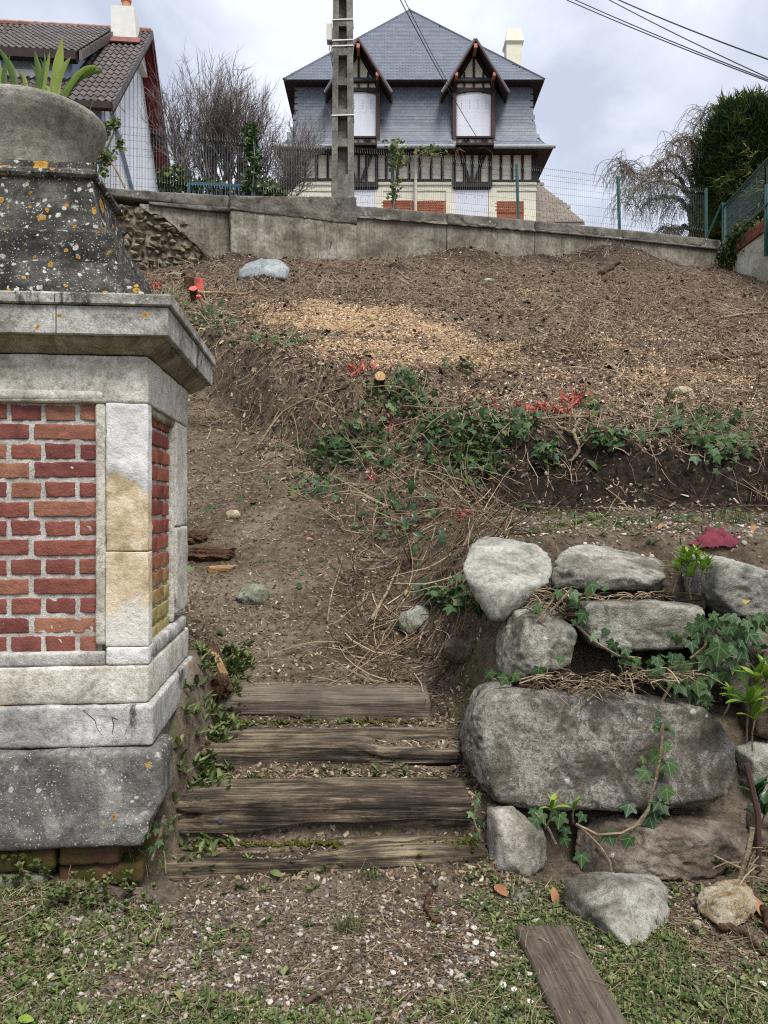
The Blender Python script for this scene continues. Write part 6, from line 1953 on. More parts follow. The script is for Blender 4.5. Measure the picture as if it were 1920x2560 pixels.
# each clump is a flat spray of drooping, forked scale twigs
bl = np.array([(-.5, 0, 0), (.5, 0, 0), (.32, .55, .02), (0, 1, -.06), (-.32, .55, .02)])
bfc = np.array([(0, 1, 2), (0, 2, 4), (4, 2, 3)])
per = 26
pos = np.repeat(cl, per, 0)
outd = np.repeat(u, per, 0)
dirs = outd + rg.normal(size=pos.shape) * .55 + np.array([0, 0, .25]); dirs /= np.linalg.norm(dirs, axis=1, keepdims=True)
sdv = np.cross(dirs, rg.normal(size=pos.shape)); sdv /= np.linalg.norm(sdv, axis=1, keepdims=True)
Rm = np.stack([sdv, dirs, np.cross(sdv, dirs)], 2)
pos = pos + rg.normal(size=pos.shape) * .085
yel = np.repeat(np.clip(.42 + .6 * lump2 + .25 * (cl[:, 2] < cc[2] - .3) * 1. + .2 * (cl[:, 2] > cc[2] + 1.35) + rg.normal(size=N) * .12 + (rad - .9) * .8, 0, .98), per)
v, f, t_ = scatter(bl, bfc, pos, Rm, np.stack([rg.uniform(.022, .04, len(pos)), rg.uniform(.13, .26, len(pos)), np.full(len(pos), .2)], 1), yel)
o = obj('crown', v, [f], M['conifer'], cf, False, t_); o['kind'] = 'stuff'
v, f = tubes(np.array([[cc + (0, 0, -3.2), cc + (0, 0, -1), cc + (0, 0, 1.2)]]), np.array([[.16, .14, .05]]), 8)
obj('trunk', v, f, M['bark'], cf)
for k in range(14):
    d = np.array([rg.normal(), rg.normal(), rg.uniform(.1, .8)]); d /= np.linalg.norm(d)
    a = cc + np.array([0, 0, rg.uniform(-1.3, .9)])
    v, f = tubes(np.array([[a, a + d * .6, a + d * 1.25]]), np.array([[.03, .02, .006]]), 5)
    obj('branch', v, f, M['twig_tree'], cf, False, np.full(len(v), .4))

# shrubs behind the fence, left
def leafbush(name, label, blobs, n, m, leaf=(.03, .06), seed=0, stem=True, cat='shrub'):
    rg = np.random.default_rng(seed)
    root = empty(name, np.array(blobs[0][0]) - (0, 0, blobs[0][1][2]), label, cat)
    lv = np.array([(0, 0, 0), (.5, .45, .06), (0, 1, -.04), (-.5, .45, .06)]); lf = np.array([(0, 1, 2), (0, 2, 3)])
    P = []
    for c, e, w_ in blobs:
        k = int(n * w_)
        q = rg.normal(size=(k, 3)); q /= np.linalg.norm(q, axis=1, keepdims=True); q *= rg.uniform(.35, 1, (k, 1)) ** .5
        P.append(np.array(c) + q * np.array(e) * (1 + .3 * fbm(q * 3, 2, .5, seed))[:, None])
    P = np.concatenate(P)
    Nn = rg.normal(size=P.shape) + np.array([0, -.6, .6]); Nn /= np.linalg.norm(Nn, axis=1, keepdims=True)
    v, f, t_ = scatter(lv, lf, P, frames(Nn), rg.uniform(leaf[0], leaf[1], len(P)))
    o = obj('foliage', v, [f], m, root, False, t_); o['kind'] = 'stuff'
    if stem:
        for c, e, w_ in blobs:
            a = np.array(c) - (0, 0, e[2])
            m_ = MB(); m_.tube([a - (0, 0, .6), a, np.array(c)], [.02, .015, .006], 5); m_.build('stem', M['branch'], root)
    return root
leafbush('shrub', 'low yellow-green shrub behind the fence beside the white house', [(V(430, 450, 16.5), (.3, .35, .34), .5), (V(520, 475, 16.8), (.5, .4, .2), .5)], 1500, M['hedge'], (.05, .11), 1)
leafbush('shrub', 'dull green shrub behind the fence at the foot of the bare tree', [(V(640, 472, 16.2), (.4, .4, .24), .7), (V(690, 487, 16.2), (.3, .4, .16), .3)], 900, M['hedge'], (.05, .11), 2)
leafbush('hedge', 'dark hedge seen low through the corner fence under the conifer', [(V(1880, 600, 17.0), (.5, .6, .45), .6), (V(1830, 640, 17.4), (.3, .4, .4), .4)], 3000, M['conifer'], (.04, .09), 3)
# climbers on the fence posts
def post_ivy(px, y0, y1, label, wd, n, seed, m, leaf=(.05, .10)):
    x = WX(px); y = float(wall_y(x)) + .2
    bl_ = []
    for k in range(6):
        yy = y0 + (y1 - y0) * k / 5
        bl_.append((V(px + random.uniform(-8, 8), yy, y), (wd * random.uniform(.6, 1.3), .14, (y1 - y0) / F * y / 8), 1 / 6))
    r_ = leafbush('climbing_plant', label, bl_, n, m, leaf, seed, False, 'climber')
    m_ = MB(); m_.tube([V(px - 3, y1 + 30, y - .06), V(px + 5, (y0 + y1) / 2, y - .07), V(px, y0, y - .06)], .012, 5); m_.build('stem', M['branch'], r_)
post_ivy(632, 330, 470, 'dark ivy clump climbing the fence post before the bare tree', .17, 330, 11, M['ivy'], (.07, .13))
post_ivy(990, 356, 415, 'green climber tangled round the fence post before the slate house', .2, 160, 12, M['weed'], (.06, .11))
post_ivy(985, 450, 500, 'small tuft of leaves low on the fence post before the slate house', .12, 60, 13, M['weed'], (.06, .11))
post_ivy(1075, 368, 386, 'withered tendrils and leaves along the top of the fence', .35, 80, 14, M['weed'], (.05, .1))
shr = leafbush('vine', 'leafy vine straggling up the fence behind the urn', [(V(245, 330, 13.6), (.22, .15, .18), .3), (V(238, 400, 13.6), (.25, .15, .35), .4), (V(285, 310, 13.6), (.12, .1, .12), .12), (V(265, 390, 13.6), (.18, .12, .1), .1), (V(300, 360, 13.6), (.05, .05, .15), .08)], 620, M['weed'], (.05, .10), 15, False, 'vine')
for pts in ([(235, 470), (250, 420), (262, 385), (290, 425), (312, 470)], [(236, 440), (240, 380), (255, 330), (285, 300)], [(262, 385), (285, 330), (305, 370)]):
    m_ = MB(); m_.tube([V(a, b_, 13.6) for a, b_ in pts], .018, 5); m_.build('stem', M['branch'], shr)
# dangling tendrils along the fence
m_ = MB()
for k in range(26):
    px = random.uniform(960, 1210); a = V(px, random.uniform(362, 395), 15.7)
    P = [a]; d = np.array([random.uniform(-1, 1), 0, random.uniform(-.4, .8)])
    for i in range(6):
        d = d + np.array([random.uniform(-.4, .4), 0, -.25]); P.append(P[-1] + d / np.linalg.norm(d) * random.uniform(.03, .1))
    m_.tube(P, .004, 3)
tag(m_.build('dry_vine', M['branch']), 'dry tangled tendrils hanging along the top of the fence before the slate house', 'vine')
# blue-green garden frame behind the wall
gf = empty('garden_railing', V(545, 480, 15.6), 'blue-green metal railing frame standing low behind the wall', 'railing')
za, zb2 = (1262 - 459) / F * 15.6, (1262 - 500) / F * 15.6
xa, xb = (472 - 960) / F * 15.6, (608 - 960) / F * 15.6
for p, q in (((xa, 15.6, za), (xb, 15.7, za - .01)), ((xa, 15.6, zb2), (xa, 15.6, za)), ((xb, 15.7, zb2), (xb, 15.7, za))):
    MB().bar(p, q, .06, .05, up=(0, 1, 0)).build('rail', M['blue_frame'], gf)
for k in range(1, 12):
    x = xa + (xb - xa) * k / 12
    MB().bar((x, 15.65, zb2), (x, 15.65, za), .018, .018, up=(0, 1, 0)).build('bar', M['blue_frame'], gf)
# ------------------------------------------------------------------ red-marked stumps and cut stems
def stump(px, py, r, h, label, red=True, lean=(0, 0), seed=0):
    p = hit(px, py) - np.array([0, 0, .04])
    q = p + np.array([lean[0], lean[1], h + .04])
    root = empty('tree_stump', p, label, 'stump')
    n = 20
    th = np.arange(n) / n * 2 * np.pi
    rr = r * (1 + .04 * np.sin(3 * th + seed) + .03 * np.sin(5 * th + 2 * seed))
    d = (q - p) / np.linalg.norm(q - p)
    a = np.cross(d, (0, 1, 0)); a /= np.linalg.norm(a); b_ = np.cross(a, d)
    def ring(c, k): return c + (rr * k)[:, None] * (np.cos(th)[:, None] * a + np.sin(th)[:, None] * b_)
    v = np.concatenate([ring(p, 1.15), ring(p + (q - p) * .5, 1.02), ring(q, 1)])
    i = np.arange(n)
    f = np.concatenate([np.stack([i + k * n, (i + 1) % n + k * n, (i + 1) % n + (k + 1) * n, i + (k + 1) * n], 1) for k in (0, 1)])
    obj('bark', v, [f], M['red_paint'] if red == 2 else M['bark'], root, True)
    v = np.concatenate([ring(q, 1.0), ring(q + d * .006, .97)])
    obj('cut_face', v, [np.stack([i, (i + 1) % n, (i + 1) % n + n, i + n], 1), (i + n)[None]], M['red_paint'] if red else M['cut_wood'], root)
    return root
stump(472, 722, .07, .17, 'brown stump with a white stone behind it, left of the red ones', False)
stump(497, 728, .065, .17, 'stump painted red all over on the upper left of the slope', 2, (.02, -.03), 1)
stump(490, 748, .055, .10, 'small cut stem with a bright red round face leaning towards the viewer', 1, (.0, -.16), 2)
stump(500, 757, .035, .07, 'tiny red-ended stub below the other red stumps', 2, (.0, -.08), 3)
stump(945, 958, .05, .03, 'cut stem showing a fresh tan face under the red splashes at mid bank', False, (.02, -.16), 4)

stripv = np.array([(-.5, 0, 0), (.5, 0, .02), (.42, .5, .10), (.5, 1, .02), (-.5, 1, 0), (-.40, .5, .09)])
stripf = np.array([(0, 1, 2, 5), (5, 2, 3, 4)])
def red_bits(px, py, w, d, n, label, size=(.05, .14), seed=0):
    """a cluster of cut stems splashed with red marking paint"""
    rg = np.random.default_rng(seed)
    p = hit(px, py)
    root = empty('red_marked_stems', p, label, 'cut stems')
    for k in range(n):
        x, y = p[0] + rg.normal() * w, p[1] + rg.normal() * d
        c = np.array([x, y, G(x, y)])
        L0 = 1
        dr = np.array([rg.normal() * .8, rg.normal() * .5 - .1, rg.uniform(.1, 1.0)]); dr /= np.linalg.norm(dr)
        L = rg.uniform(*size)
        if k % 3 == 0:
            m_ = MB(); m_.tube([c - dr * .03, c + dr * L * .6, c + dr * L + rg.normal(size=3) * .01], rg.uniform(.003, .007), 5, rg.random())
            m_.build('stem', M['red_mix'], root)
        else:
            a = np.cross(dr, rg.normal(size=3)); a /= np.linalg.norm(a)
            L = L * .7; Rm = np.stack([a * rg.uniform(.010, .026), dr * L, np.cross(a, dr) * .12], 1)
            v = c + np.array([0, 0, .02]) + stripv @ Rm.T
            obj('painted_chip', np.concatenate([v, v - np.cross(a, dr) * .004]), [np.concatenate([stripf, stripf[:, ::-1] + 6])], M['red_mix'], root, False, np.full(12, rg.random()))
red_bits(1365, 1030, .16, .05, 71, 'long patch of red-painted cut stems and chips on the bank edge at centre right', (.05, .13), 1)
red_bits(1440, 1008, .06, .05, 37, 'upright red-painted splinters at the right of the long red patch', (.06, .15), 2)
red_bits(900, 930, .10, .08, 34, 'red-splashed twigs above the fresh cut stem on the bank', (.07, .18), 3)
red_bits(385, 718, .13, .08, 44, 'tangle of red-splashed twigs at the cornice corner of the pier', (.06, .16), 4)
red_bits(950, 1180, .07, .04, 9, 'small red-daubed stub among ivy on the bank', (.04, .09), 5)
red_bits(1165, 1298, .05, .03, 7, 'red-daubed twigs above the pale flat-topped boulder', (.05, .1), 6)
red_bits(980, 1072, .02, .03, 10, 'dark red leafy stub above the ivy patch', (.05, .1), 9)

# ------------------------------------------------------------------ fallen branches that can be told apart
def branch(pts, r, label, name='fallen_branch', m='branch', lift=.02):
    P = []
    for i, (px, py) in enumerate(pts):
        q = hit(px, py)
        P.append(q + np.array([0, -.02, lift]))
    P = np.array(P); s = np.linspace(0, 1, len(P)); u = np.linspace(0, 1, max(8, len(P) * 3))
    c = np.stack([np.interp(u, s, P[:, k]) for k in range(3)], 1)
    for _ in range(2): c[1:-1] = (c[:-2] + 2 * c[1:-1] + c[2:]) / 4
    c += np.random.default_rng(len(label)).normal(size=c.shape) * r * .35
    m_ = MB(); m_.tube(c, np.linspace(r, r * .55, len(c)), 7)
    return tag(m_.build(name, M[m], None, True), label, 'branch')
branch([(1225, 1062), (1320, 1058), (1410, 1052), (1480, 1050)], .024, 'long straight bare branch lying along the bank edge below the red patch')
branch([(480, 735), (540, 738), (620, 740)], .03, 'pale peeled branch on the upper slope right of the red stumps', m='rot_pale')
branch([(930, 1555), (965, 1490), (1000, 1420)], .012, 'straight thin stick leaning up the right side of the dirt path')
branch([(640, 1130), (700, 1040), (790, 1000), (850, 985)], .014, 'long arched root running down the face of the left bank')
branch([(1770, 905), (1830, 895), (1900, 888)], .028, 'dark straight stick on the wood chips near the right edge', m='bark')
branch([(1500, 690), (1520, 675), (1548, 660)], .05, 'charred-looking cut limb on the dirt heap below the wall', m='bark')
branch([(1790, 800), (1850, 790), (1925, 782)], .02, 'pale branch lying across the upper slope at the right edge')
branch([(820, 1560), (826, 1500), (848, 1440), (856, 1400)], .007, 'thin curved dry stalk in the middle of the dirt path')
branch([(1075, 2240), (1062, 2270), (1075, 2300), (1100, 2312)], .012, 'curled brown leaf strip on the grass by the end of the lowest sleeper', m='bark', lift=.015)
branch([(1880, 2250), (1905, 2300), (1925, 2330)], .022, 'dark stick end lying on the grass right of the flint', m='bark')
branch([(1790, 2330), (1850, 2335), (1900, 2390)], .014, 'brown stick under the flint stone', m='bark')
branch([(762, 2515), (830, 2480), (880, 2425)], .008, 'green-brown stalk lying on the gravel', m='straw')
for pts, lab in (([(1395, 1075), (1440, 1100), (1450, 1140), (1420, 1165)], 'hooked pale root hanging from the bank edge below the red patch'), ([(1430, 1100), (1440, 1060), (1450, 1040)], 'short forked root at the end of the long straight branch')):
    branch(pts, .017, lab)

# ------------------------------------------------------------------ ground litter
def rand_xy(n, y0, y1, pw_=1.0, x0=-.62, x1=.62):
    """points over the part of the hillside that lies before the viewer, thinning out with distance"""
    u = rng.random(n)
    a, b_ = y0 ** (1 - pw_) if pw_ != 1 else 0, y1 ** (1 - pw_) if pw_ != 1 else 0
    y = y0 * (y1 / y0) ** u if pw_ == 1 else (a + (b_ - a) * u) ** (1 / (1 - pw_))
    x = y * rng.uniform(x0, x1, n)
    return x, y
def not_under(x, y):
    """outside the pier, the sleepers and the boulders"""
    d = np.stack([x, y], 1) - PO[:2]
    u = d @ E1[:2]; v = d @ E2[:2]
    k = ~((u < .11) & (u > -1.4) & (v > -.03) & (v < 1.0))
    k &= ~((x > .46) & (y > 3.06) & (y < 4.0))
    return k & (y < wall_y(x) - .05)
quad = np.array([(-.5, -.5, 0), (.5, -.5, 0.05), (.5, .5, 0), (-.5, .5, .05)]); quadf = np.array([(0, 1, 2, 3)])
chipv = np.array([(-.5, -.4, 0), (.35, -.5, .12), (.5, .3, .02), (-.3, .5, .16), (0, 0, .22)]); chipf = np.array([(0, 1, 4), (1, 2, 4), (2, 3, 4), (3, 0, 4)])

def litter(name, n, region, sz, asp, m, tmap=None, lift=.006, tl=.4, bv=chipv, bf=chipf, y0=4.2, y1=18, pw_=1.3, flat=.4):
    x, y = rand_xy(n, y0, y1, pw_)
    k = not_under(x, y) & (rng.random(n) < region(x, y)) & (rng.random(n) > hollow(x, y) * 1.2)
    x, y = x[k], y[k]
    z = H(x, y)
    Nn = tilt(normal(x, y), tl)
    s = rng.uniform(*sz, len(x)) * (1 + .03 * np.clip(y - 5, 0, 9))
    sc = np.stack([s * rng.uniform(*asp, len(x)), s, s * flat], 1)
    t_ = rng.random(len(x)) if tmap is None else tmap(x, y)
    v, f, t_ = scatter(bv, bf, np.stack([x, y, z + lift], 1), frames(Nn), sc, t_)
    return stuff(name, v, f, t_, m)
onS = lambda x, y: up_mask(x, y)
litter('wood_chips', 130000, lambda x, y: onS(x, y) * np.clip(chip_w(x, y) * 1.6 + .0, 0, 1), (.012, .04), (.25, .6), M['chips'], lambda x, y: np.clip(rng.beta(2.6, 1.8, len(x)), 0, .99), y0=5.8, pw_=1.2)
litter('bark_litter', 130000, lambda x, y: onS(x, y) * (1 - .7 * chip_w(x, y)) * (.45 + .5 * (fb2(x, y, .9, 4, seed=51) > -.05)), (.015, .05), (.15, .5), M['mulch'], lambda x, y: np.clip(rng.beta(1.7, 1.9, len(x)), 0, .99), y0=5.8, pw_=1.2)
litter('bank_litter', 40000, lambda x, y: np.exp(-((y - np.interp(x, _EX, _EY)) / .5) ** 2) * np.where(x > .8, .08, 1.), (.02, .07), (.12, .5), M['straw'], lambda x, y: np.clip(rng.beta(1.5, 2.2, len(x)), 0, .99), y0=5.4, y1=10.5, pw_=1.1, tl=.6, lift=.015)
litter('soil_crumbs', 7000, lambda x, y: onS(x, y) * .9 * (1 - chip_w(x, y)), (.02, .07), (.6, 1.1), M['soil'], y0=5.6, pw_=1.2, tl=.6, flat=.9)
litter('leaf_litter', 105000, lambda x, y: (1 - onS(x, y)) * np.where(x > .5, .35, .9) * np.clip(.65 + .7 * fb2(x, y, 1.5, 3, seed=55), .1, 1), (.010, .032), (.2, .6), M['litter'], lambda x, y: np.clip(rng.beta(2., 1.7, len(x)), 0, .99), y0=3.0, y1=11, pw_=1.6, tl=.3, lift=.004)
litter('leaf_litter', 52000, lambda x, y: .8 * np.clip(.8 + .7 * fb2(x, y, 2.2, 3, seed=56), .15, 1), (.006, .02), (.2, .7), M['litter'], lambda x, y: np.clip(rng.beta(1.8, 1.8, len(x)), 0, .99), y0=2.05, y1=3.1, pw_=1.6, tl=.3, lift=.003)
# gravel
pv = ICO[1][0] * np.array([.5, .42, .3]); pf = ICO[1][1]
pv = pv * (1 + .18 * fbm(ICO[1][0] * 3, 2, .5, 2))[:, None]
x, y = rand_xy(11000, 2.1, 3.08, 1.8, -.56, .5)
w_ = np.clip(gravel_w(x, y), 0, 1) + .12
k = not_under(x, y) & (rng.random(len(x)) < w_ * .85)
x, y = x[k], y[k]
s = .006 + .020 * rng.random(len(x)) ** 3.0
v, f, t_ = scatter(pv, pf, np.stack([x, y, H(x, y) + s * .12], 1), frames(tilt(normal(x, y), .35)), np.stack([s * rng.uniform(.8, 1.5, len(x)), s, s * .9], 1))
stuff('gravel', v, f, t_, M['pebble'], smooth=False)
# larger white pebbles that can be told apart are a handful of their own
peb = mesh_np('pebble', *[pv * .5], [pf], None, True)
for k in range(42):
    px, py = random.uniform(150, 1250), random.uniform(2260, 2550)
    q = hit(px, py); s = random.uniform(.013, .024)
    o = bpy.data.objects.new('pebble', peb if k else peb); COL.objects.link(o)
    if not peb.materials: peb.materials.append(plain('white_pebble', (.6, .57, .52), .12, 40))
    o.location = q + np.array([0, 0, s * .12]); o.scale = (s * 1.9, s * 1.5, s * 1.3); o.rotation_euler = (random.uniform(-.3, .3), random.uniform(-.3, .3), random.uniform(0, 6))
    tag(o, 'white pebble lying loose among the gravel and grass', 'pebble', 'white pebbles in the gravel')
# stones in the bank face and terrace
x, y = rand_xy(1500, 3.9, 6.6, 1.3, -.05, .55)
k = (x > .4) & not_under(x, y); x, y = x[k], y[k]
s = .008 + .03 * rng.random(len(x)) ** 3
v, f, t_ = scatter(pv, pf, np.stack([x, y, H(x, y) + s * .15], 1), frames(tilt(normal(x, y), .5)), s)
stuff('stone_fragments', v, f, t_, M['pebble'])

# dead stems and roots
def dead(name, n, region, L, r, m, y0=4.2, y1=17.5, pw_=1.2, droop=.0, up=.25, sides=3, tm=None):
    x, y = rand_xy(n, y0, y1, pw_)
    k = not_under(x, y) & (rng.random(n) < region(x, y)); x, y = x[k], y[k]
    N_ = len(x); Nn = normal(x, y)
    d = rng.normal(size=(N_, 3)); d -= Nn * (d * Nn).sum(1, keepdims=True); d /= np.linalg.norm(d, axis=1, keepdims=True)
    d = d + Nn * rng.uniform(-.05, up, N_)[:, None]
    K = 6
    ln = rng.uniform(L[0], L[1], N_) ** 1.0
    P = [np.stack([x, y, H(x, y) + .012], 1)]
    curl = rng.normal(size=(N_, 3)) * .15
    for k in range(K - 1):
        d = d + curl + rng.normal(size=(N_, 3)) * .14 - np.array([0, 0, droop])
        d /= np.linalg.norm(d, axis=1, keepdims=True)
        q = P[-1] + d * (ln / (K - 1))[:, None]
        h = H(q[:, 0], q[:, 1])
        q[:, 2] = np.maximum(q[:, 2], h + .004)
        P.append(q)
    P = np.stack(P, 1)
    rr = rng.uniform(r[0], r[1], N_)[:, None] * np.linspace(1, .45, K)
    v, f = tubes(P, rr, sides, False)
    t_ = np.repeat(rng.random(N_) if tm is None else tm(N_), K * sides)
    return stuff(name, v, f, t_, m)
ebk = lambda x, y: np.exp(-((y - np.interp(x, _EX, _EY) - .05) / .55) ** 2)
dead('dry_stems', 32000, lambda x, y: onS(x, y) * np.clip(.35 + .9 * fb2(x, y, .7, 3, seed=61) + .4 * (y > 10.5) + .25 * (x > 2), .05, 1), (.06, .40), (.002, .006), M['straw'], y0=5.7, tm=lambda n: rng.beta(2, 1.6, n) * .98)
dead('root_tangle', 9500, lambda x, y: ebk(x, y) * np.where(x > .8, .14, 1.), (.12, .65), (.0018, .006), M['straw'], y0=5.2, y1=10, pw_=1.1, droop=.10, up=.5, tm=lambda n: rng.beta(2, 1.8, n) * .98)
dead('thin_roots', 7500, lambda x, y: (1 - onS(x, y)) * (x > -.25) * (x < .75) * (y > 4.2) * (y < 6.9), (.08, .5), (.0018, .0055), M['straw'], y0=4.2, y1=7, pw_=1.2, up=.25, tm=lambda n: rng.beta(2, 1.6, n) * .98)
dead('fine_stalks', 1500, lambda x, y: (1 - onS(x, y)) * .6, (.05, .25), (.001, .0025), M['straw'], y0=4.2, y1=9, pw_=1.3, up=.1, tm=lambda n: rng.beta(2, 1.4, n) * .98)
dead('fine_stalks', 2600, lambda x, y: np.full(x.shape, .8), (.03, .14), (.0007, .0016), M['straw'], y0=2.1, y1=3.05, pw_=1.4, up=.15, tm=lambda n: rng.beta(2, 1.5, n) * .98)

# ------------------------------------------------------------------ ivy on the bank
def ivy_shape():
    o = [(0, 0), (.10, -.16), (.34, -.22), (.46, -.02), (.40, .10), (.62, .28), (.60, .46), (.30, .46), (.20, .62), (0, 1.0), (-.20, .62), (-.30, .46), (-.60, .46), (-.62, .28), (-.40, .10), (-.46, -.02), (-.34, -.22), (-.10, -.16)]
    v = [(0, .28, .05)] + [(x, y, .05 - .16 * abs(x) - .09 * max(0, y - .3)) for x, y in o]
    n = len(o)
    return np.array(v), np.array([(0, 1 + i, 1 + (i + 1) % n) for i in range(n)])
IVv, IVf = ivy_shape()
IVv = IVv - np.array([0, .0, 0])
def ivy_small():
    o = [(0, 0), (.38, -.18), (.45, .08), (.6, .42), (.22, .55), (0, 1), (-.22, .55), (-.6, .42), (-.45, .08), (-.38, -.18)]
    v = [(0, .3, .06)] + [(x, y, .04 - .14 * abs(x)) for x, y in o]
    n = len(o)
    return np.array(v), np.array([(0, 1 + i, 1 + (i + 1) % n) for i in range(n)])
ISv, ISf = ivy_small()
ivy_me = mesh_np('ivy_leaf', IVv, [IVf], None, True); ivy_me.materials.append(M['ivy_big'])
def face_frame(n, toward=(0, -1, .35), j=.45, down=True):
    """leaves hanging with their tips down and their faces turned outwards"""
    Nn = np.array(toward)[None] + rng.normal(size=(n, 3)) * j
    Nn /= np.linalg.norm(Nn, axis=1, keepdims=True)
    up = np.array([0, .15, -1.])[None] + rng.normal(size=(n, 3)) * .55
    t2 = up - Nn * (up * Nn).sum(1, keepdims=True); t2 /= np.linalg.norm(t2, axis=1, keepdims=True)
    return np.stack([np.cross(t2, Nn), t2, Nn], 2)
def leaf_obj(name, me, parent, p, Rm, s):
    o = bpy.data.objects.new(name, me); COL.objects.link(o); o.parent = parent
    mt = Matrix((Rm * s).tolist()).to_4x4(); mt.translation = np.asarray(p) - wloc(parent)
    o.matrix_local = mt
    return o
# patches of ivy on the bank: (pixel centre, spread in pixels, leaves as objects, small leaves)
patches = [(880, 1130, 80, 42, 26, 300, 'thick dark ivy patch in the middle of the bank'), (1000, 1010, 60, 35, 14, 130, 'ivy sprays just below the fresh cut stem'), (1180, 1140, 75, 45, 26, 300, 'dense ivy curtain at the left end of the dark cut bank'),
           (1260, 1075, 70, 30, 14, 130, 'ivy growing under the long straight branch'), (1745, 1070, 80, 28, 22, 190, 'ivy fringe overhanging the right end of the dark cut bank'), (1800, 1120, 50, 35, 14, 120, 'ivy trailing down the shaded right end of the cut bank'), (1520, 1110, 50, 22, 8, 90, 'small ivy tuft at the lip above the bare dark soil'),
           (1120, 1500, 40, 26, 12, 90, 'dark ivy beside the mossy stones left of the pale flat-topped boulder'), (1110, 1080, 60, 30, 10, 130, 'loose ivy above the dense curtain'), (540, 800, 55, 25, 12, 130, 'ivy on the lip of the upper left bank'), (445, 740, 30, 40, 8, 110, 'ivy below the red stumps by the cornice'),
           (800, 1220, 60, 40, 6, 70, 'scattered ivy at the foot of the bank by the path'), (1000, 1290, 80, 40, 6, 70, 'scattered ivy behind the holly sapling'), (1370, 1145, 25, 18, 6, 50, 'little ivy tuft hanging over the dark soil'), (1010, 950, 40, 25, 5, 50, 'few ivy leaves by the grassy tuft at the bank edge'), (1150, 925, 35, 15, 4, 40, 'few ivy leaves beside the hollow on the slope'),
           (1480, 1025, 25, 14, 5, 40, 'small ivy sprig right of the red patch'), (720, 860, 90, 14, 5, 60, 'scattered ivy along the left bank edge')]
bank_n = np.array([-.15, -.8, .6])
for i, (px, py, sx, sy, nb, ns, lab) in enumerate(patches):
    rg = np.random.default_rng(200 + i)
    root = empty('ivy', hit(px, py), lab, 'ivy')
    ns = int(ns * .72); Q = []
    for k in range(nb + ns):
        q = hit(px + rg.normal() * sx * .75, py + rg.normal() * sy * .75)
        Q.append(q + bank_n * rg.uniform(.01, .10))
    Q = np.array(Q)
    FR = face_frame(nb + ns, (-.1, -.75, .65), .5)
    S = rg.uniform(.05, .085, nb)
    for k in range(nb): leaf_obj('ivy_leaf', ivy_me, root, Q[k], FR[k], S[k])
    v, f, t_ = scatter(ISv, ISf, Q[nb:], FR[nb:], rg.uniform(.028, .065, ns))
    o = obj('foliage', v, [f], M['ivy'], root, True, t_); o['kind'] = 'stuff'
    m_ = MB()
    for k in range(5):
        a, b_ = Q[rg.integers(0, len(Q))], Q[rg.integers(0, len(Q))]
        m_.tube([a, (a + b_) / 2 + rg.normal(size=3) * .05, b_], .004, 3)
    m_.build('stem', M['branch'], root)
# sparse ivy sprinkled over slope and path
x, y = rand_xy(1300, 4.3, 14, 1.2)
k = not_under(x, y) & (rng.random(len(x)) < np.clip(.25 + .9 * fb2(x, y, .8, 3, seed=71), 0, .8) * np.where(onS(x, y) > .5, .55, .5)); x, y = x[k], y[k]
v, f, t_ = scatter(ISv, ISf, np.stack([x, y, H(x, y) + .02], 1), face_frame(len(x), (0, -.4, .9), .5), rng.uniform(.03, .06, len(x)))
stuff('scattered_leaves', v, f, t_, M['ivy'], None, True)

# ------------------------------------------------------------------ ivy on the boulder wall: every leaf an object
def ivy_plant(label, leaves, stems, y, cat='ivy', big=1.0):
    root = empty('ivy', leaves[0] and Z7(leaves[0][0], leaves[0][1], leaves[0][2] if len(leaves[0]) > 3 else y), label, cat)
    for l in leaves:
        zx, zy, s = l[0], l[1], l[-1]
        yy = y + random.uniform(-.03, .03)
        Rm = face_frame(1, (0, -1, .28), .22)[0]
        leaf_obj('ivy_leaf', ivy_me, root, Z7(zx, zy - s * .35, yy), Rm, s * .4822 / F * yy * .88 * big)
    if len(leaves) > 9:
        n_ = len(leaves) * 3; Q = []
        for k in range(n_):
            l = leaves[random.randrange(len(leaves))]
            Q.append(Z7(l[0] + random.gauss(0, 26), l[1] + random.gauss(0, 26), y + .05 + random.uniform(-.02, .05)))
        v, f, t_ = scatter(ISv, ISf, np.array(Q), face_frame(n_, (0, -1, .35), .5), rng.uniform(.022, .045, n_))
        o = obj('foliage', v, [f], M['ivy'], root, True, t_); o['kind'] = 'stuff'
    for st_, r in stems:
        m_ = MB(); m_.tube([Z7(a, b_, y + .015) for a, b_ in st_], r, 4); m_.build('stem', M['branch'], root)
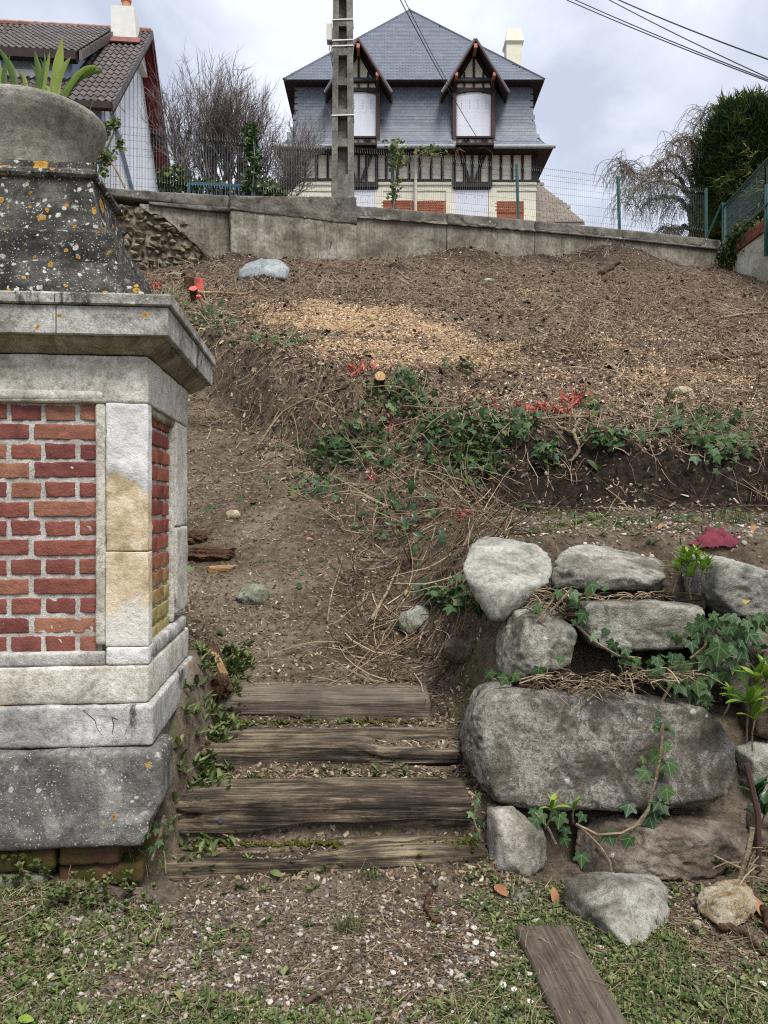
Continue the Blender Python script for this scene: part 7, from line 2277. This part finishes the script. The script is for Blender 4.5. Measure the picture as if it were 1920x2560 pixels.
ivy_plant('large-leaved ivy spilling from the gap between the top boulders onto the broad slab', [(1265, 610, 75), (1320, 600, 70), (1310, 560, 60), (1390, 590, 70), (1420, 640, 75), (1470, 560, 70), (1455, 620, 60), (1540, 640, 80), (1590, 600, 75), (1610, 560, 60), (1370, 550, 60), (1225, 820, 130), (1345, 790, 115), (1405, 740, 125), (1480, 745, 120), (1195, 925, 85), (1285, 910, 100), (1330, 930, 90), (1080, 780, 70), (1110, 830, 65), (1060, 850, 60), (1165, 760, 60), (1260, 700, 70), (1440, 700, 80), (1520, 690, 70), (1370, 870, 80), (1550, 590, 70), (1290, 650, 70), (1350, 660, 60), (1240, 880, 70), (1150, 880, 60), (1400, 690, 80), (1500, 620, 75), (1560, 660, 80), (1600, 650, 75), (1630, 560, 70), (1480, 800, 90), (1530, 740, 90), (1440, 860, 90), (1260, 960, 70), (1320, 970, 75)],
          [([(1360, 600), (1330, 700), (1255, 760)], .005), ([(1380, 590), (1470, 690), (1400, 790)], .005), ([(1170, 870), (1120, 960), (1055, 1060)], .006), ([(1120, 960), (1075, 1080), (1130, 1240)], .005), ([(1118, 980), (1115, 1200)], .005), ([(1300, 990), (1240, 1075), (1165, 1090)], .008), ([(1175, 900), (1180, 1020), (1140, 1130)], .005), ([(1260, 860), (1285, 980)], .004), ([(1320, 850), (1340, 930)], .004)], 3.36)
ivy_plant('ivy strand trailing down the face of the broad slab', [(1100, 1105, 45), (1132, 1220, 60), (1075, 1290, 70), (1140, 1325, 85), (1030, 1370, 80), (1130, 1465, 85), (1095, 1525, 70), (1065, 1560, 60), (1045, 1610, 80), (940, 1545, 80)],
          [([(1115, 1100), (1105, 1250), (1075, 1400), (1040, 1540), (950, 1650)], .006), ([(1110, 1250), (1140, 1320)], .003), ([(1080, 1400), (1035, 1380)], .003)], 3.13, big=1.05)
ivy_plant('ivy between the overhanging boulder and the squared one', [(745, 400, 75), (650, 440, 65), (665, 480, 60), (705, 550, 75), (655, 580, 50), (575, 430, 50), (455, 510, 60), (860, 700, 70), (920, 730, 60), (745, 660, 50), (930, 780, 60), (985, 780, 50), (1150, 640, 40)], [([(640, 560), (740, 660), (880, 745), (1000, 760)], .006), ([(560, 430), (470, 560), (530, 620)], .005), ([(640, 400), (480, 570)], .005)], 3.5)
ivy_plant('ivy sprig at the foot of the mossy angular boulder', [(215, 850, 60), (265, 850, 50), (300, 880, 70), (345, 860, 65), (470, 835, 70), (585, 770, 55)], [([(200, 850), (300, 890), (480, 840)], .004)], 3.40)
ivy_plant('ivy by the narrow pinkish boulder under the broad slab', [(490, 1590, 80), (580, 1600, 90), (390, 1640, 60), (460, 1620, 75), (440, 1560, 50), (610, 1660, 60), (700, 1590, 60), (560, 1570, 60)], [([(450, 1560), (520, 1640), (560, 1720)], .005)], 3.16)
ivy_plant('ivy sprays across the rusty brown boulder', [(ZB(785, 420, 1)[0] and (1160 + .4581 * 785 - 1120) / .4822, (1900 + .4581 * 430 - 1280) / .4822, 90), ((1160 + .4581 * 905 - 1120) / .4822, (1900 + .4581 * 455 - 1280) / .4822, 80), ((1160 + .4581 * 640 - 1120) / .4822, (1900 + .4581 * 545 - 1280) / .4822, 80), ((1160 + .4581 * 545 - 1120) / .4822, (1900 + .4581 * 450 - 1280) / .4822, 60)],
          [([((1160 + .4581 * a - 1120) / .4822, (1900 + .4581 * b_ - 1280) / .4822) for a, b_ in ((610, 350), (730, 410), (860, 400), (960, 350), (1010, 260))], .006), ([((1160 + .4581 * a - 1120) / .4822, (1900 + .4581 * b_ - 1280) / .4822) for a, b_ in ((640, 370), (740, 470), (800, 560), (806, 610))], .005)], 3.06)
ivy_plant('dark ivy tucked under the broken corner of the pier', [((a - 1120) / .4822, (b_ - 1280) / .4822, s) for a, b_, s in ((372, 2090, 45), (392, 2080, 40), (398, 2110, 45), (380, 2125, 45), (405, 2060, 38), (415, 2095, 36), (388, 2060, 36), (412, 2125, 36), (424, 2075, 30))], [([((a - 1120) / .4822, (b_ - 1280) / .4822) for a, b_ in ((410, 2040), (400, 2090), (380, 2150))], .005)], 2.86)
ivy_plant('ivy at the right end of the sleepers under the broad slab', [((a - 1120) / .4822, (b_ - 1280) / .4822, s) for a, b_, s in ((1195, 2010, 40), (1180, 2040, 45), (1200, 2060, 50), (1190, 2090, 40), (1195, 1990, 36), (1215, 2150, 34), (1180, 2025, 30))], [([((a - 1120) / .4822, (b_ - 1280) / .4822) for a, b_ in ((1190, 1985), (1185, 2050), (1200, 2100))], .004)], 3.17)

# bright leafy plants in the wall: every leaf an object
def lance(w=.3):
    s = np.linspace(0, 1, 7)
    ww = w * np.sin(np.pi * (.06 + .94 * s)) ** .8
    z = .12 * np.sin(s * 2.4) - .18 * s ** 2
    v = np.concatenate([np.stack([-ww / 2, s, z + .05], 1), np.stack([ww * 0, s, z], 1), np.stack([ww / 2, s, z + .05], 1)])
    i = np.arange(6)
    f = np.concatenate([np.stack([i, i + 1, 8 + i, 7 + i], 1), np.stack([7 + i, 8 + i, 15 + i, 14 + i], 1)])
    return v, f
lv_, lf_ = lance(.30)
lance_me = mesh_np('leaf', lv_, [lf_], None, True); lance_me.materials.append(M['bright'])
lance_dark = mesh_np('leaf', lv_ * np.array([1.4, 1, 1]), [lf_], None, True); lance_dark.materials.append(M['holly'])
small_leaf = mesh_np('leaf', lv_ * np.array([2.2, 1, 1]), [lf_], None, True); small_leaf.materials.append(M['weed'])
def tufts(label, heads, m_=None, name='leafy_plant', cat='plant', stem='branch'):
    """heads: (point, radius in metres, number of leaves)"""
    root = empty(name, heads[0][0] - np.array([0, 0, heads[0][1]]), label, cat)
    for p, r, n in heads:
        for k in range(n):
            az = k * 2.4 + random.uniform(-.3, .3); el = random.uniform(.15, 1.2) if k > 2 else 1.2
            d = np.array([math.cos(az) * math.cos(el), math.sin(az) * math.cos(el) - .15, math.sin(el)]); d /= np.linalg.norm(d)
            s_ = np.cross(d, (0, 0, 1.)); s_ /= np.linalg.norm(s_)
            Rm = np.stack([s_, d, np.cross(s_, d)], 1)
            leaf_obj('leaf', m_ or lance_me, root, p, Rm, r * random.uniform(.75, 1.15))
        b_ = MB(); b_.tube([p + np.array([random.uniform(-.02, .02), .05, -r * 1.3]), p + np.array([0, .02, -r * .5]), p], .004, 5); b_.build('stem', M[stem], root)
    return root
tufts('bright yellow-green plant sprouting between the top boulders', [(Z7(1245, 270, 3.60), .10, 13), (Z7(1195, 305, 3.62), .085, 10), (Z7(1320, 305, 3.6), .085, 11), (Z7(1260, 335, 3.58), .085, 10), (Z7(1290, 240, 3.64), .075, 9), (Z7(1215, 240, 3.64), .065, 8), (Z7(1350, 280, 3.62), .06, 8)])
tufts('bright green plant with broad leaves at the right of the broad slab', [(Z7(1600, 880, 3.2), .12, 10), (Z7(1565, 1000, 3.18), .13, 11), (Z7(1650, 870, 3.2), .10, 8), (Z7(1465, 970, 3.22), .075, 8), (Z7(1590, 1080, 3.17), .11, 7)])
tufts('pale green sprout under the broad slab beside the pinkish boulder', [(ZB(480, 270, 3.02), .075, 6), (ZB(600, 270, 3.08), .06, 5)])
tufts('dark broad-leaved plant at the right edge below the bright one', [(ZB(1600, 200, 3.0), .10, 6), (ZB(1640, 300, 3.0), .09, 5)], lance_dark)
tufts('pale leaves beside the top boulders under the maroon cap', [(Z7(1130, 215, 4.2), .07, 3), (Z7(985, 205, 4.25), .06, 3)])
b_ = MB(); b_.tube([ZB(1540, 20, 2.98), ZB(1575, 160, 2.97), ZB(1605, 300, 2.96), ZB(1610, 500, 2.95), ZB(1600, 600, 2.95)], .011, 6)
o = b_.build('red_cane', M['frame_brown']); tag(o, 'upright dark red leafless stem at the right edge before the wall', 'stem')
for k, (p_, lab) in enumerate(((((1575, 370), (1550, 500), (1500, 660)), 'thick dry stalk leaning beside the rusty boulder'), (((1560, 500), (1575, 700), (1572, 860)), 'thin upright dry stalk before the flint'), (((1360, 520), (1440, 560), (1560, 610)), 'dry stalk crossing the rusty boulder'))):
    b_ = MB(); b_.tube([ZB(a, c, 2.96) for a, c in p_], .011 if k == 0 else .005, 5); tag(b_.build('dry_stalk', M['branch']), lab, 'stalk')
b_ = MB()
for k in range(40):
    a = ZB(random.uniform(1500, 1680), random.uniform(480, 700), random.uniform(2.9, 3.1)); d = np.array([random.uniform(-1, 1), random.uniform(-.3, .3), random.uniform(-.7, .7)])
    b_.tube([a, a + d * .05, a + d * .1 + np.array([0, 0, -.02])], .0025, 3, random.random())
o = b_.build('dry_stalks', M['straw']); o['kind'] = 'stuff'
# debris on the ledge between slab and upper boulders
b_ = MB()
for k in range(260):
    zx = random.uniform(440, 1300); a = Z7(zx, random.uniform(840, 925) - 30 * (zx > 900), random.uniform(3.28, 3.45)); d = np.array([random.uniform(-1, 1), random.uniform(-.5, .2), random.uniform(-.5, .3)])
    b_.tube([a, a + d * .05 + np.array([0, 0, .01]), a + d * random.uniform(.08, .16)], random.uniform(.0012, .003), 3, random.random())
for k in range(120):
    zx = random.uniform(640, 1150); a = Z7(zx, random.uniform(425, 450), random.uniform(3.62, 3.8)); d = np.array([random.uniform(-1, 1), random.uniform(-.5, .2), random.uniform(-.2, .2)])
    b_.tube([a, a + d * .04 + np.array([0, 0, .008]), a + d * random.uniform(.06, .12)], random.uniform(.0012, .0028), 3, random.random())
for k in range(130):
    zx = random.uniform(440, 620); a = Z7(zx, random.uniform(400, 560), random.uniform(3.56, 3.75)); d = np.array([random.uniform(-1, 1), random.uniform(-.5, .2), random.uniform(-.5, .3)])
    b_.tube([a, a + d * .05 + np.array([0, 0, .01]), a + d * random.uniform(.08, .14)], random.uniform(.0012, .003), 3, random.random())
o = b_.build('debris', M['straw']); o['kind'] = 'stuff'
# the earth packed behind and between the boulders
def soil_fill(pts, seed):
    v, f = rock_mesh(pts, sub=5, sharp=30, amp=.02, freq=12, seed=seed, chips=0)
    o = obj('soil', v, [f], M['earth'], None, False); o['kind'] = 'stuff'
soil_fill([Z7(a, b_, y) for a, b_, y in ((330, 860, 3.42), (1420, 900, 3.42), (1420, 990, 3.45), (330, 930, 3.42), (330, 850, 3.9), (1420, 850, 3.9), (1420, 1000, 3.9), (330, 950, 3.9), (900, 855, 3.40))], 1)
soil_fill([Z7(a, b_, y) for a, b_, y in ((560, 400, 3.72), (1330, 420, 3.78), (1330, 520, 3.75), (560, 560, 3.7), (560, 400, 4.1), (1330, 420, 4.1), (1330, 560, 4.1), (560, 560, 4.1))], 2)
soil_fill([Z7(a, b_, y) for a, b_, y in ((420, 1500, 3.5), (1600, 1480, 3.55), (1600, 1850, 3.5), (150, 1850, 3.45), (150, 1500, 4.0), (1700, 1450, 4.0), (1700, 1850, 4.0), (150, 1850, 4.0))], 3)
soil_fill([Z7(a, b_, y) for a, b_, y in ((1250, 560, 3.62), (1700, 540, 3.66), (1700, 1500, 3.6), (1480, 1500, 3.62), (1250, 900, 3.62), (1250, 560, 4.0), (1750, 540, 4.0), (1750, 1500, 4.0), (1450, 1500, 4.0))], 4)

# ------------------------------------------------------------------ weeds and grass
def rosettes(name, n, region, r, m, y0, y1, pw_=1.4, per=7, wid=.45, el=(.1, .8), x0=-.62, x1=.62):
    x, y = rand_xy(n, y0, y1, pw_, x0, x1)
    k = not_under(x, y) & (rng.random(n) < region(x, y)); x, y = x[k], y[k]
    N_ = len(x)
    X = np.repeat(np.stack([x, y, H(x, y) + .003], 1), per, 0)
    az = rng.uniform(0, 6.28, N_ * per); e = rng.uniform(el[0], el[1], N_ * per)
    d = np.stack([np.cos(az) * np.cos(e), np.sin(az) * np.cos(e), np.sin(e)], 1)
    s_ = np.cross(d, np.array([0, 0, 1.])); s_ /= np.linalg.norm(s_, axis=1, keepdims=True)
    Rm = np.stack([s_, d, np.cross(s_, d)], 2)
    rr = np.repeat(rng.uniform(*r, N_), per) * rng.uniform(.6, 1.2, N_ * per)
    bv = np.array([(0, 0, 0), (.5, .45, .08), (.35, .85, .02), (0, 1, -.06), (-.35, .85, .02), (-.5, .45, .08)]); bf = np.array([(0, 1, 2), (0, 2, 3), (0, 3, 4), (0, 4, 5)])
    v, f, t_ = scatter(bv, bf, X, Rm, np.stack([rr * wid, rr, rr], 1), np.clip(np.repeat(rng.random(N_), per) * .8 + rng.random(N_ * per) * .25, 0, .99))
    return stuff(name, v, f, t_, m)
rosettes('clover', 13500, lambda x, y: np.clip(moss_w(x, y) * 1.35 - .12, 0, .95), (.007, .016), M['weed'], 2.05, 3.1, per=5, wid=.75, el=(.0, .9))
rosettes('weeds', 900, lambda x, y: np.clip(moss_w(x, y) * .9 + .03, 0, 1), (.018, .038), M['weed'], 2.05, 3.1, per=8, wid=.38, el=(.15, 1.0))
rosettes('weeds', 900, lambda x, y: np.clip(moss_w(x, y) * .7, 0, 1), (.03, .06), M['weed'], 4.1, 6.5, per=8, wid=.35)
rosettes('weeds', 420, lambda x, y: (x < .35) * .5 * (moss_w(x, y) > .08), (.02, .05), M['weed'], 4.3, 8.0, per=7, wid=.4)
rosettes('step_weeds', 900, lambda x, y: ((np.abs(y - .045 * (x + .22) - 3.50) < .05) | (np.abs(y - 3.91) < .035) | (np.abs(y - .06 * (x + .2) - 3.02) < .06) & (y < 3.06)) * (x > -1) * (x < .45) * .75, (.02, .045), M['weed'], 2.95, 4.0, 1.0, per=6, wid=.4, el=(.2, 1.1))
# verge of weeds along the pier's side
def verge(n, seed):
    rg = np.random.default_rng(seed)
    v_ = rg.uniform(.1, 1.6, n); u_ = .12 + rg.normal(size=n) * .06 + .02 * v_
    q = PO[None, :2] + u_[:, None] * E1[:2] + v_[:, None] * E2[:2]
    return q[:, 0], q[:, 1]
x, y = verge(260, 3)
per = 7
X = np.repeat(np.stack([x, y, H(x, y) + .0], 1), per, 0)
az = rng.uniform(0, 6.28, len(X)); e = rng.uniform(.15, 1.2, len(X)); d = np.stack([np.cos(az) * np.cos(e), np.sin(az) * np.cos(e), np.sin(e)], 1)
s_ = np.cross(d, np.array([0, 0, 1.])); s_ /= np.linalg.norm(s_, axis=1, keepdims=True)
rr = rng.uniform(.03, .075, len(X))
v, f, t_ = scatter(np.array([(0, 0, 0), (.5, .45, .08), (.35, .85, .02), (0, 1, -.06), (-.35, .85, .02), (-.5, .45, .08)]), np.array([(0, 1, 2), (0, 2, 3), (0, 3, 4), (0, 4, 5)]), X, np.stack([s_, d, np.cross(s_, d)], 2), np.stack([rr * .36, rr, rr], 1))
stuff('weeds', v, f, t_, M['weed'])
# moss cushions on the steps' strips: small lumps
def moss_line(name, pts, n, seed, w=.03):
    rg = np.random.default_rng(seed); P = []
    for k in range(n):
        i = rg.integers(0, len(pts) - 1); s = rg.random()
        a = np.array(pts[i]) + (np.array(pts[i + 1]) - np.array(pts[i])) * s
        P.append(a + rg.normal(size=3) * np.array([.01, w, .003]))
    P = np.array(P)
    s = rg.uniform(.005, .013, n)
    v, f, t_ = scatter(ICO[1][0] * np.array([1, 1, .5]), ICO[1][1], P, frames(tilt(np.tile(E3, (n, 1)), .2)), s, rg.random(n) * .45)
    stuff(name, v, f, t_, M['moss'], smooth=True)
M['moss'] = tinted('moss', [(0, (.02, .026, .005)), (.5, (.05, .056, .009)), (1, (.10, .10, .018))], .95, 0, .05, 90, .5)
moss_line('moss', [(-.80, 3.165, -1.395), (-.3, 3.17, -1.395), (.1, 3.18, -1.395), (.36, 3.185, -1.39)], 330, 1, .015)
moss_line('moss', [(.05, 3.12, -1.386), (.38, 3.14, -1.386)], 150, 2, .03)
moss_line('moss', [(-1.0, 3.89, -1.10), (-.6, 3.90, -1.10), (.2, 3.92, -1.10)], 260, 3, .02)
moss_line('moss', [(-.85, 3.40, -1.225), (-.5, 3.42, -1.225)], 90, 4, .02)
moss_line('moss', [PV(-1.1, -.055, -1.277), PV(-.4, -.055, -1.277)], 130, 5, .02)
# clump of small round-leaved plants in the lower left corner
for cx_, cy_p, n_, lab in ((60, 2215, 26, 'pale green small-leaved clump in front of the mossy foundation stones at the left edge'), (190, 2270, 18, 'pale green nettle-like clump right of the one at the left edge'), (300, 2250, 16, 'fresh green weed clump below the broken corner of the pier'), (1810, 2190, 14, 'deeply cut bright leaves between the rusty boulder and the flint')):
    p = hit(cx_, cy_p); heads = []
    for k in range(n_):
        q = p + np.array([random.gauss(0, .055), random.gauss(0, .035), 0]); q[2] = G(q[0], q[1]) + random.uniform(.02, .085)
        heads.append((q, random.uniform(.018, .030), 7))
    tufts(lab, heads, small_leaf, 'weed_clump', 'weed')
# grass
def grass(name, n, region, L, m, y0, y1, pw_=1.4, x0=-.62, x1=.62):
    x, y = rand_xy(n, y0, y1, pw_, x0, x1)
    k = not_under(x, y) & (rng.random(n) < region(x, y)); x, y = x[k], y[k]
    N_ = len(x); a = rng.uniform(0, 6.28, N_); l = rng.uniform(*L, N_)
    p0 = np.stack([x, y, H(x, y)], 1); dr = np.stack([np.cos(a), np.sin(a), a * 0], 1); sd = np.stack([-np.sin(a), np.cos(a), a * 0], 1)
    w_ = .0022 + .0018 * rng.random(N_); b_ = rng.uniform(.2, .9, N_)
    p1 = p0 + E3 * (l * .6)[:, None] + dr * (l * b_ * .3)[:, None]; p2 = p0 + E3 * (l * .85)[:, None] * (1 - b_[:, None] * .3) + dr * (l * b_ * .8)[:, None]
    v = np.stack([p0 - sd * w_[:, None], p0 + sd * w_[:, None], p1 - sd * w_[:, None] * .8, p1 + sd * w_[:, None] * .8, p2], 1).reshape(-1, 3)
    f3 = np.array([(2, 3, 4)]); f4 = np.array([(0, 1, 3, 2)]); off = (np.arange(N_) * 5)[:, None, None]
    o = obj(name, v, [(f4[None] + off).reshape(-1, 4), (f3[None] + off).reshape(-1, 3)], m, None, False, np.repeat(rng.random(N_) * .95, 5)); o['kind'] = 'stuff'
grass('grass', 9000, lambda x, y: np.clip(moss_w(x, y) * 1.1 - .1, 0, 1), (.015, .05), M['weed'], 2.05, 3.1)
grass('grass', 5000, lambda x, y: (x > .4) * np.clip(moss_w(x, y) * 1.2 - .1, 0, 1) * .7, (.02, .07), M['weed'], 4.0, 6.2)
for px, py, n, L, lab in ((868, 2330, 60, .09, 'fine green grass tuft in the gravel'), (330, 2200, 36, .17, 'tall grass blades by the broken corner of the pier'), (1850, 1310, 90, .11, 'grass tuft on the terrace behind the maroon cap'), (945, 1000, 34, .42, 'long arching grass blades by the fresh cut stem'), (1905, 1255, 60, .2, 'dry bleached grass hanging at the right end of the cut bank'), (1790, 1300, 50, .10, 'pale grass tuft under the upright stalk on the terrace'), (930, 2200, 40, .06, 'short bright grass at the foot of the lowest sleeper'), (1385, 2330, 30, .06, 'grass at the foot of the wedge-shaped stone')):
    p = hit(px, py); tu = empty('grass_tuft', p, lab, 'grass tuft')
    rg = np.random.default_rng(px)
    V_, F_, k0 = [], [], 0
    for k in range(n):
        a = rg.uniform(0, 6.28); b_ = rg.uniform(.2, 1.1); l = L * rg.uniform(.5, 1.1); q = p + np.array([rg.normal() * L * .3, rg.normal() * L * .2, 0])
        dr = np.array([math.cos(a), math.sin(a), 0])
        v, f = strip([q, q + E3 * l * .5 + dr * l * .15 * b_, q + E3 * l * .8 + dr * l * .5 * b_, q + E3 * l * (.9 - .5 * b_) + dr * l * .9 * b_], (.003 + L * .008) * rg.uniform(.6, 1.2), .2, 6, (dr[0], dr[1], .2))
        V_.append(v); F_.append(f + k0); k0 += len(v)
    v = np.concatenate(V_)
    o = obj('blades', v, [np.concatenate(F_)], M['straw'] if 'bleached' in lab else M['weed'], tu, True, np.repeat(rg.random(n), len(V_[0])) * .9); o['kind'] = 'stuff'
# daisies: petals, heart and stalk
dz = bmesh.new()
n = 12
th = np.arange(n) / n * 2 * np.pi
pvv, pff = [], []
for i, t0 in enumerate(th):
    c, s = math.cos(t0), math.sin(t0)
    loc = [(.25, -.06), (.7, -.14), (1, 0), (.7, .14), (.25, .06)]
    pvv += [(c * x - s * y, s * x + c * y, .12 * x) for x, y in loc]; pff.append([i * 5 + k for k in range(5)])
pet_me = mesh_np('petals', np.array(pvv), [np.array(pff)]); pet_me.materials.append(M['petal'])
hrt_me = mesh_np('heart', ICO[1][0] * np.array([.32, .32, .18]) + (0, 0, .06), [ICO[1][1]], None, True); hrt_me.materials.append(M['yellow'])
stk_v, stk_f = tubes(np.array([[(0, 0, -1.8), (.05, 0, -1), (0, 0, 0)]]), np.full((1, 3), .07), 4)
stk_me = mesh_np('stalk', stk_v, stk_f); stk_me.materials.append(M['bright'])
for k, (px, py) in enumerate(((1258, 2478), (1285, 2490), (1267, 2537), (1326, 2522), (1908, 2475), (1232, 2402), (1190, 2372), (984, 2450))):
    p = hit(px, py); s = random.uniform(.008, .012)
    r_ = empty('daisy', p, 'small white daisy with a yellow heart in the grass', 'daisy', 'daisies in the grass')
    for me, nm in ((pet_me, 'petals'), (hrt_me, 'heart'), (stk_me, 'stalk')):
        o = bpy.data.objects.new(nm, me); COL.objects.link(o); o.parent = r_; o.location = (0, 0, .018); o.scale = (s, s, s); o.rotation_euler = (random.uniform(.1, .5), random.uniform(-.3, .3), 0)
# holly-like sapling on the bank
p = hit(1025, 1420)
hs = empty('sapling', p, 'thin upright sapling with glossy dark leaves at the right of the path', 'sapling')
y = p[1]
for pts in ([(1040, 1440), (1010, 1370), (985, 1330), (976, 1300)], [(1040, 1440), (1022, 1380), (1018, 1340), (1060, 1300)]):
    m_ = MB(); m_.tube([V(a, b_, y - .03) for a, b_ in pts], .006, 5); m_.build('stem', M['bark'], hs)
for a, b_, s, az in ((1027, 1235, .11, 1.5), (1000, 1262, .08, 2.6), (1015, 1275, .09, .6), (1005, 1290, .09, -1.2), (1030, 1282, .07, -1.0), (1060, 1340, .09, 2.8), (1100, 1320, .15, -1.4), (1042, 1360, .08, -2), (1045, 1405, .06, -1.5), (985, 1310, .07, 2.9)):
    d = np.array([math.cos(az), -.25, math.sin(az)]); d /= np.linalg.norm(d); s_ = np.cross(d, (0, -1, .3)); s_ /= np.linalg.norm(s_)
    leaf_obj('leaf', lance_dark, hs, V(a, b_, y - .06), np.stack([s_, d, np.cross(s_, d)], 1), s)
# single loose leaves one can point at
for px, py, s, mm, lab in ((1860, 1515, .075, 'yellow_leaf', 'yellow leaf lying on the ivy by the right edge'), (1480, 1170, .12, 'weed', 'pale green ivy leaf hanging over the bare dark soil'), (1715, 1080, .05, 'yellow_leaf', 'pale leaf on the bare soil'), (1880, 1330, .07, 'brown_leaf', 'tan leaf on the terrace above the maroon cap'), (1650, 1325, .06, 'brown_leaf', 'curled tan leaf on the terrace behind the overhanging boulder'),
                       (1900, 2290, .09, 'brown_leaf', 'reddish brown leaf by the right edge next to the flint'), (1250, 2235, .08, 'brown_leaf', 'brown crumpled leaf near the narrow pinkish boulder'), (1385, 2255, .07, 'brown_leaf', 'grey-brown dead leaf at the head of the plank'), (690, 2195, .06, 'weed', 'pale green leaf at the foot of the lowest sleeper'), (1015, 1490, .05, 'yellow_leaf', 'pale heart-shaped leaf among the dry stems by the path'), (560, 2100, .045, 'rot_pale', 'curled tan leaf standing on the lowest sleeper'), (1225, 1205, .05, 'yellow_leaf', 'cream leaf stuck on the dark bank'), (775, 1355, .06, 'brown_leaf', 'dry leaf in the middle of the dirt path'), (70, 2560, .05, 'bright', 'round green leaf at the lower left edge')):
    p = hit(px, py) if not (1700 < px and 1490 < py < 1530) else Z7(1540, 490, 3.3)
    o = leaf = obj('loose_leaf', (lv_ * np.array([1.5, 1, 1]) - (0, .5, 0)) * s @ face_frame(1, (0, -.6, .8), .3)[0].T + p + (0, -.01, .02), [lf_], M[mm], None, True, np.full(len(lv_), .5))
    tag(o, lab, 'leaf')

# ------------------------------------------------------------------ lift everything so that the gravel lies at z = 0
for o in list(SC.objects):
    if o.parent is None and o.type in ('MESH', 'EMPTY'):
        o.location.z += EYE
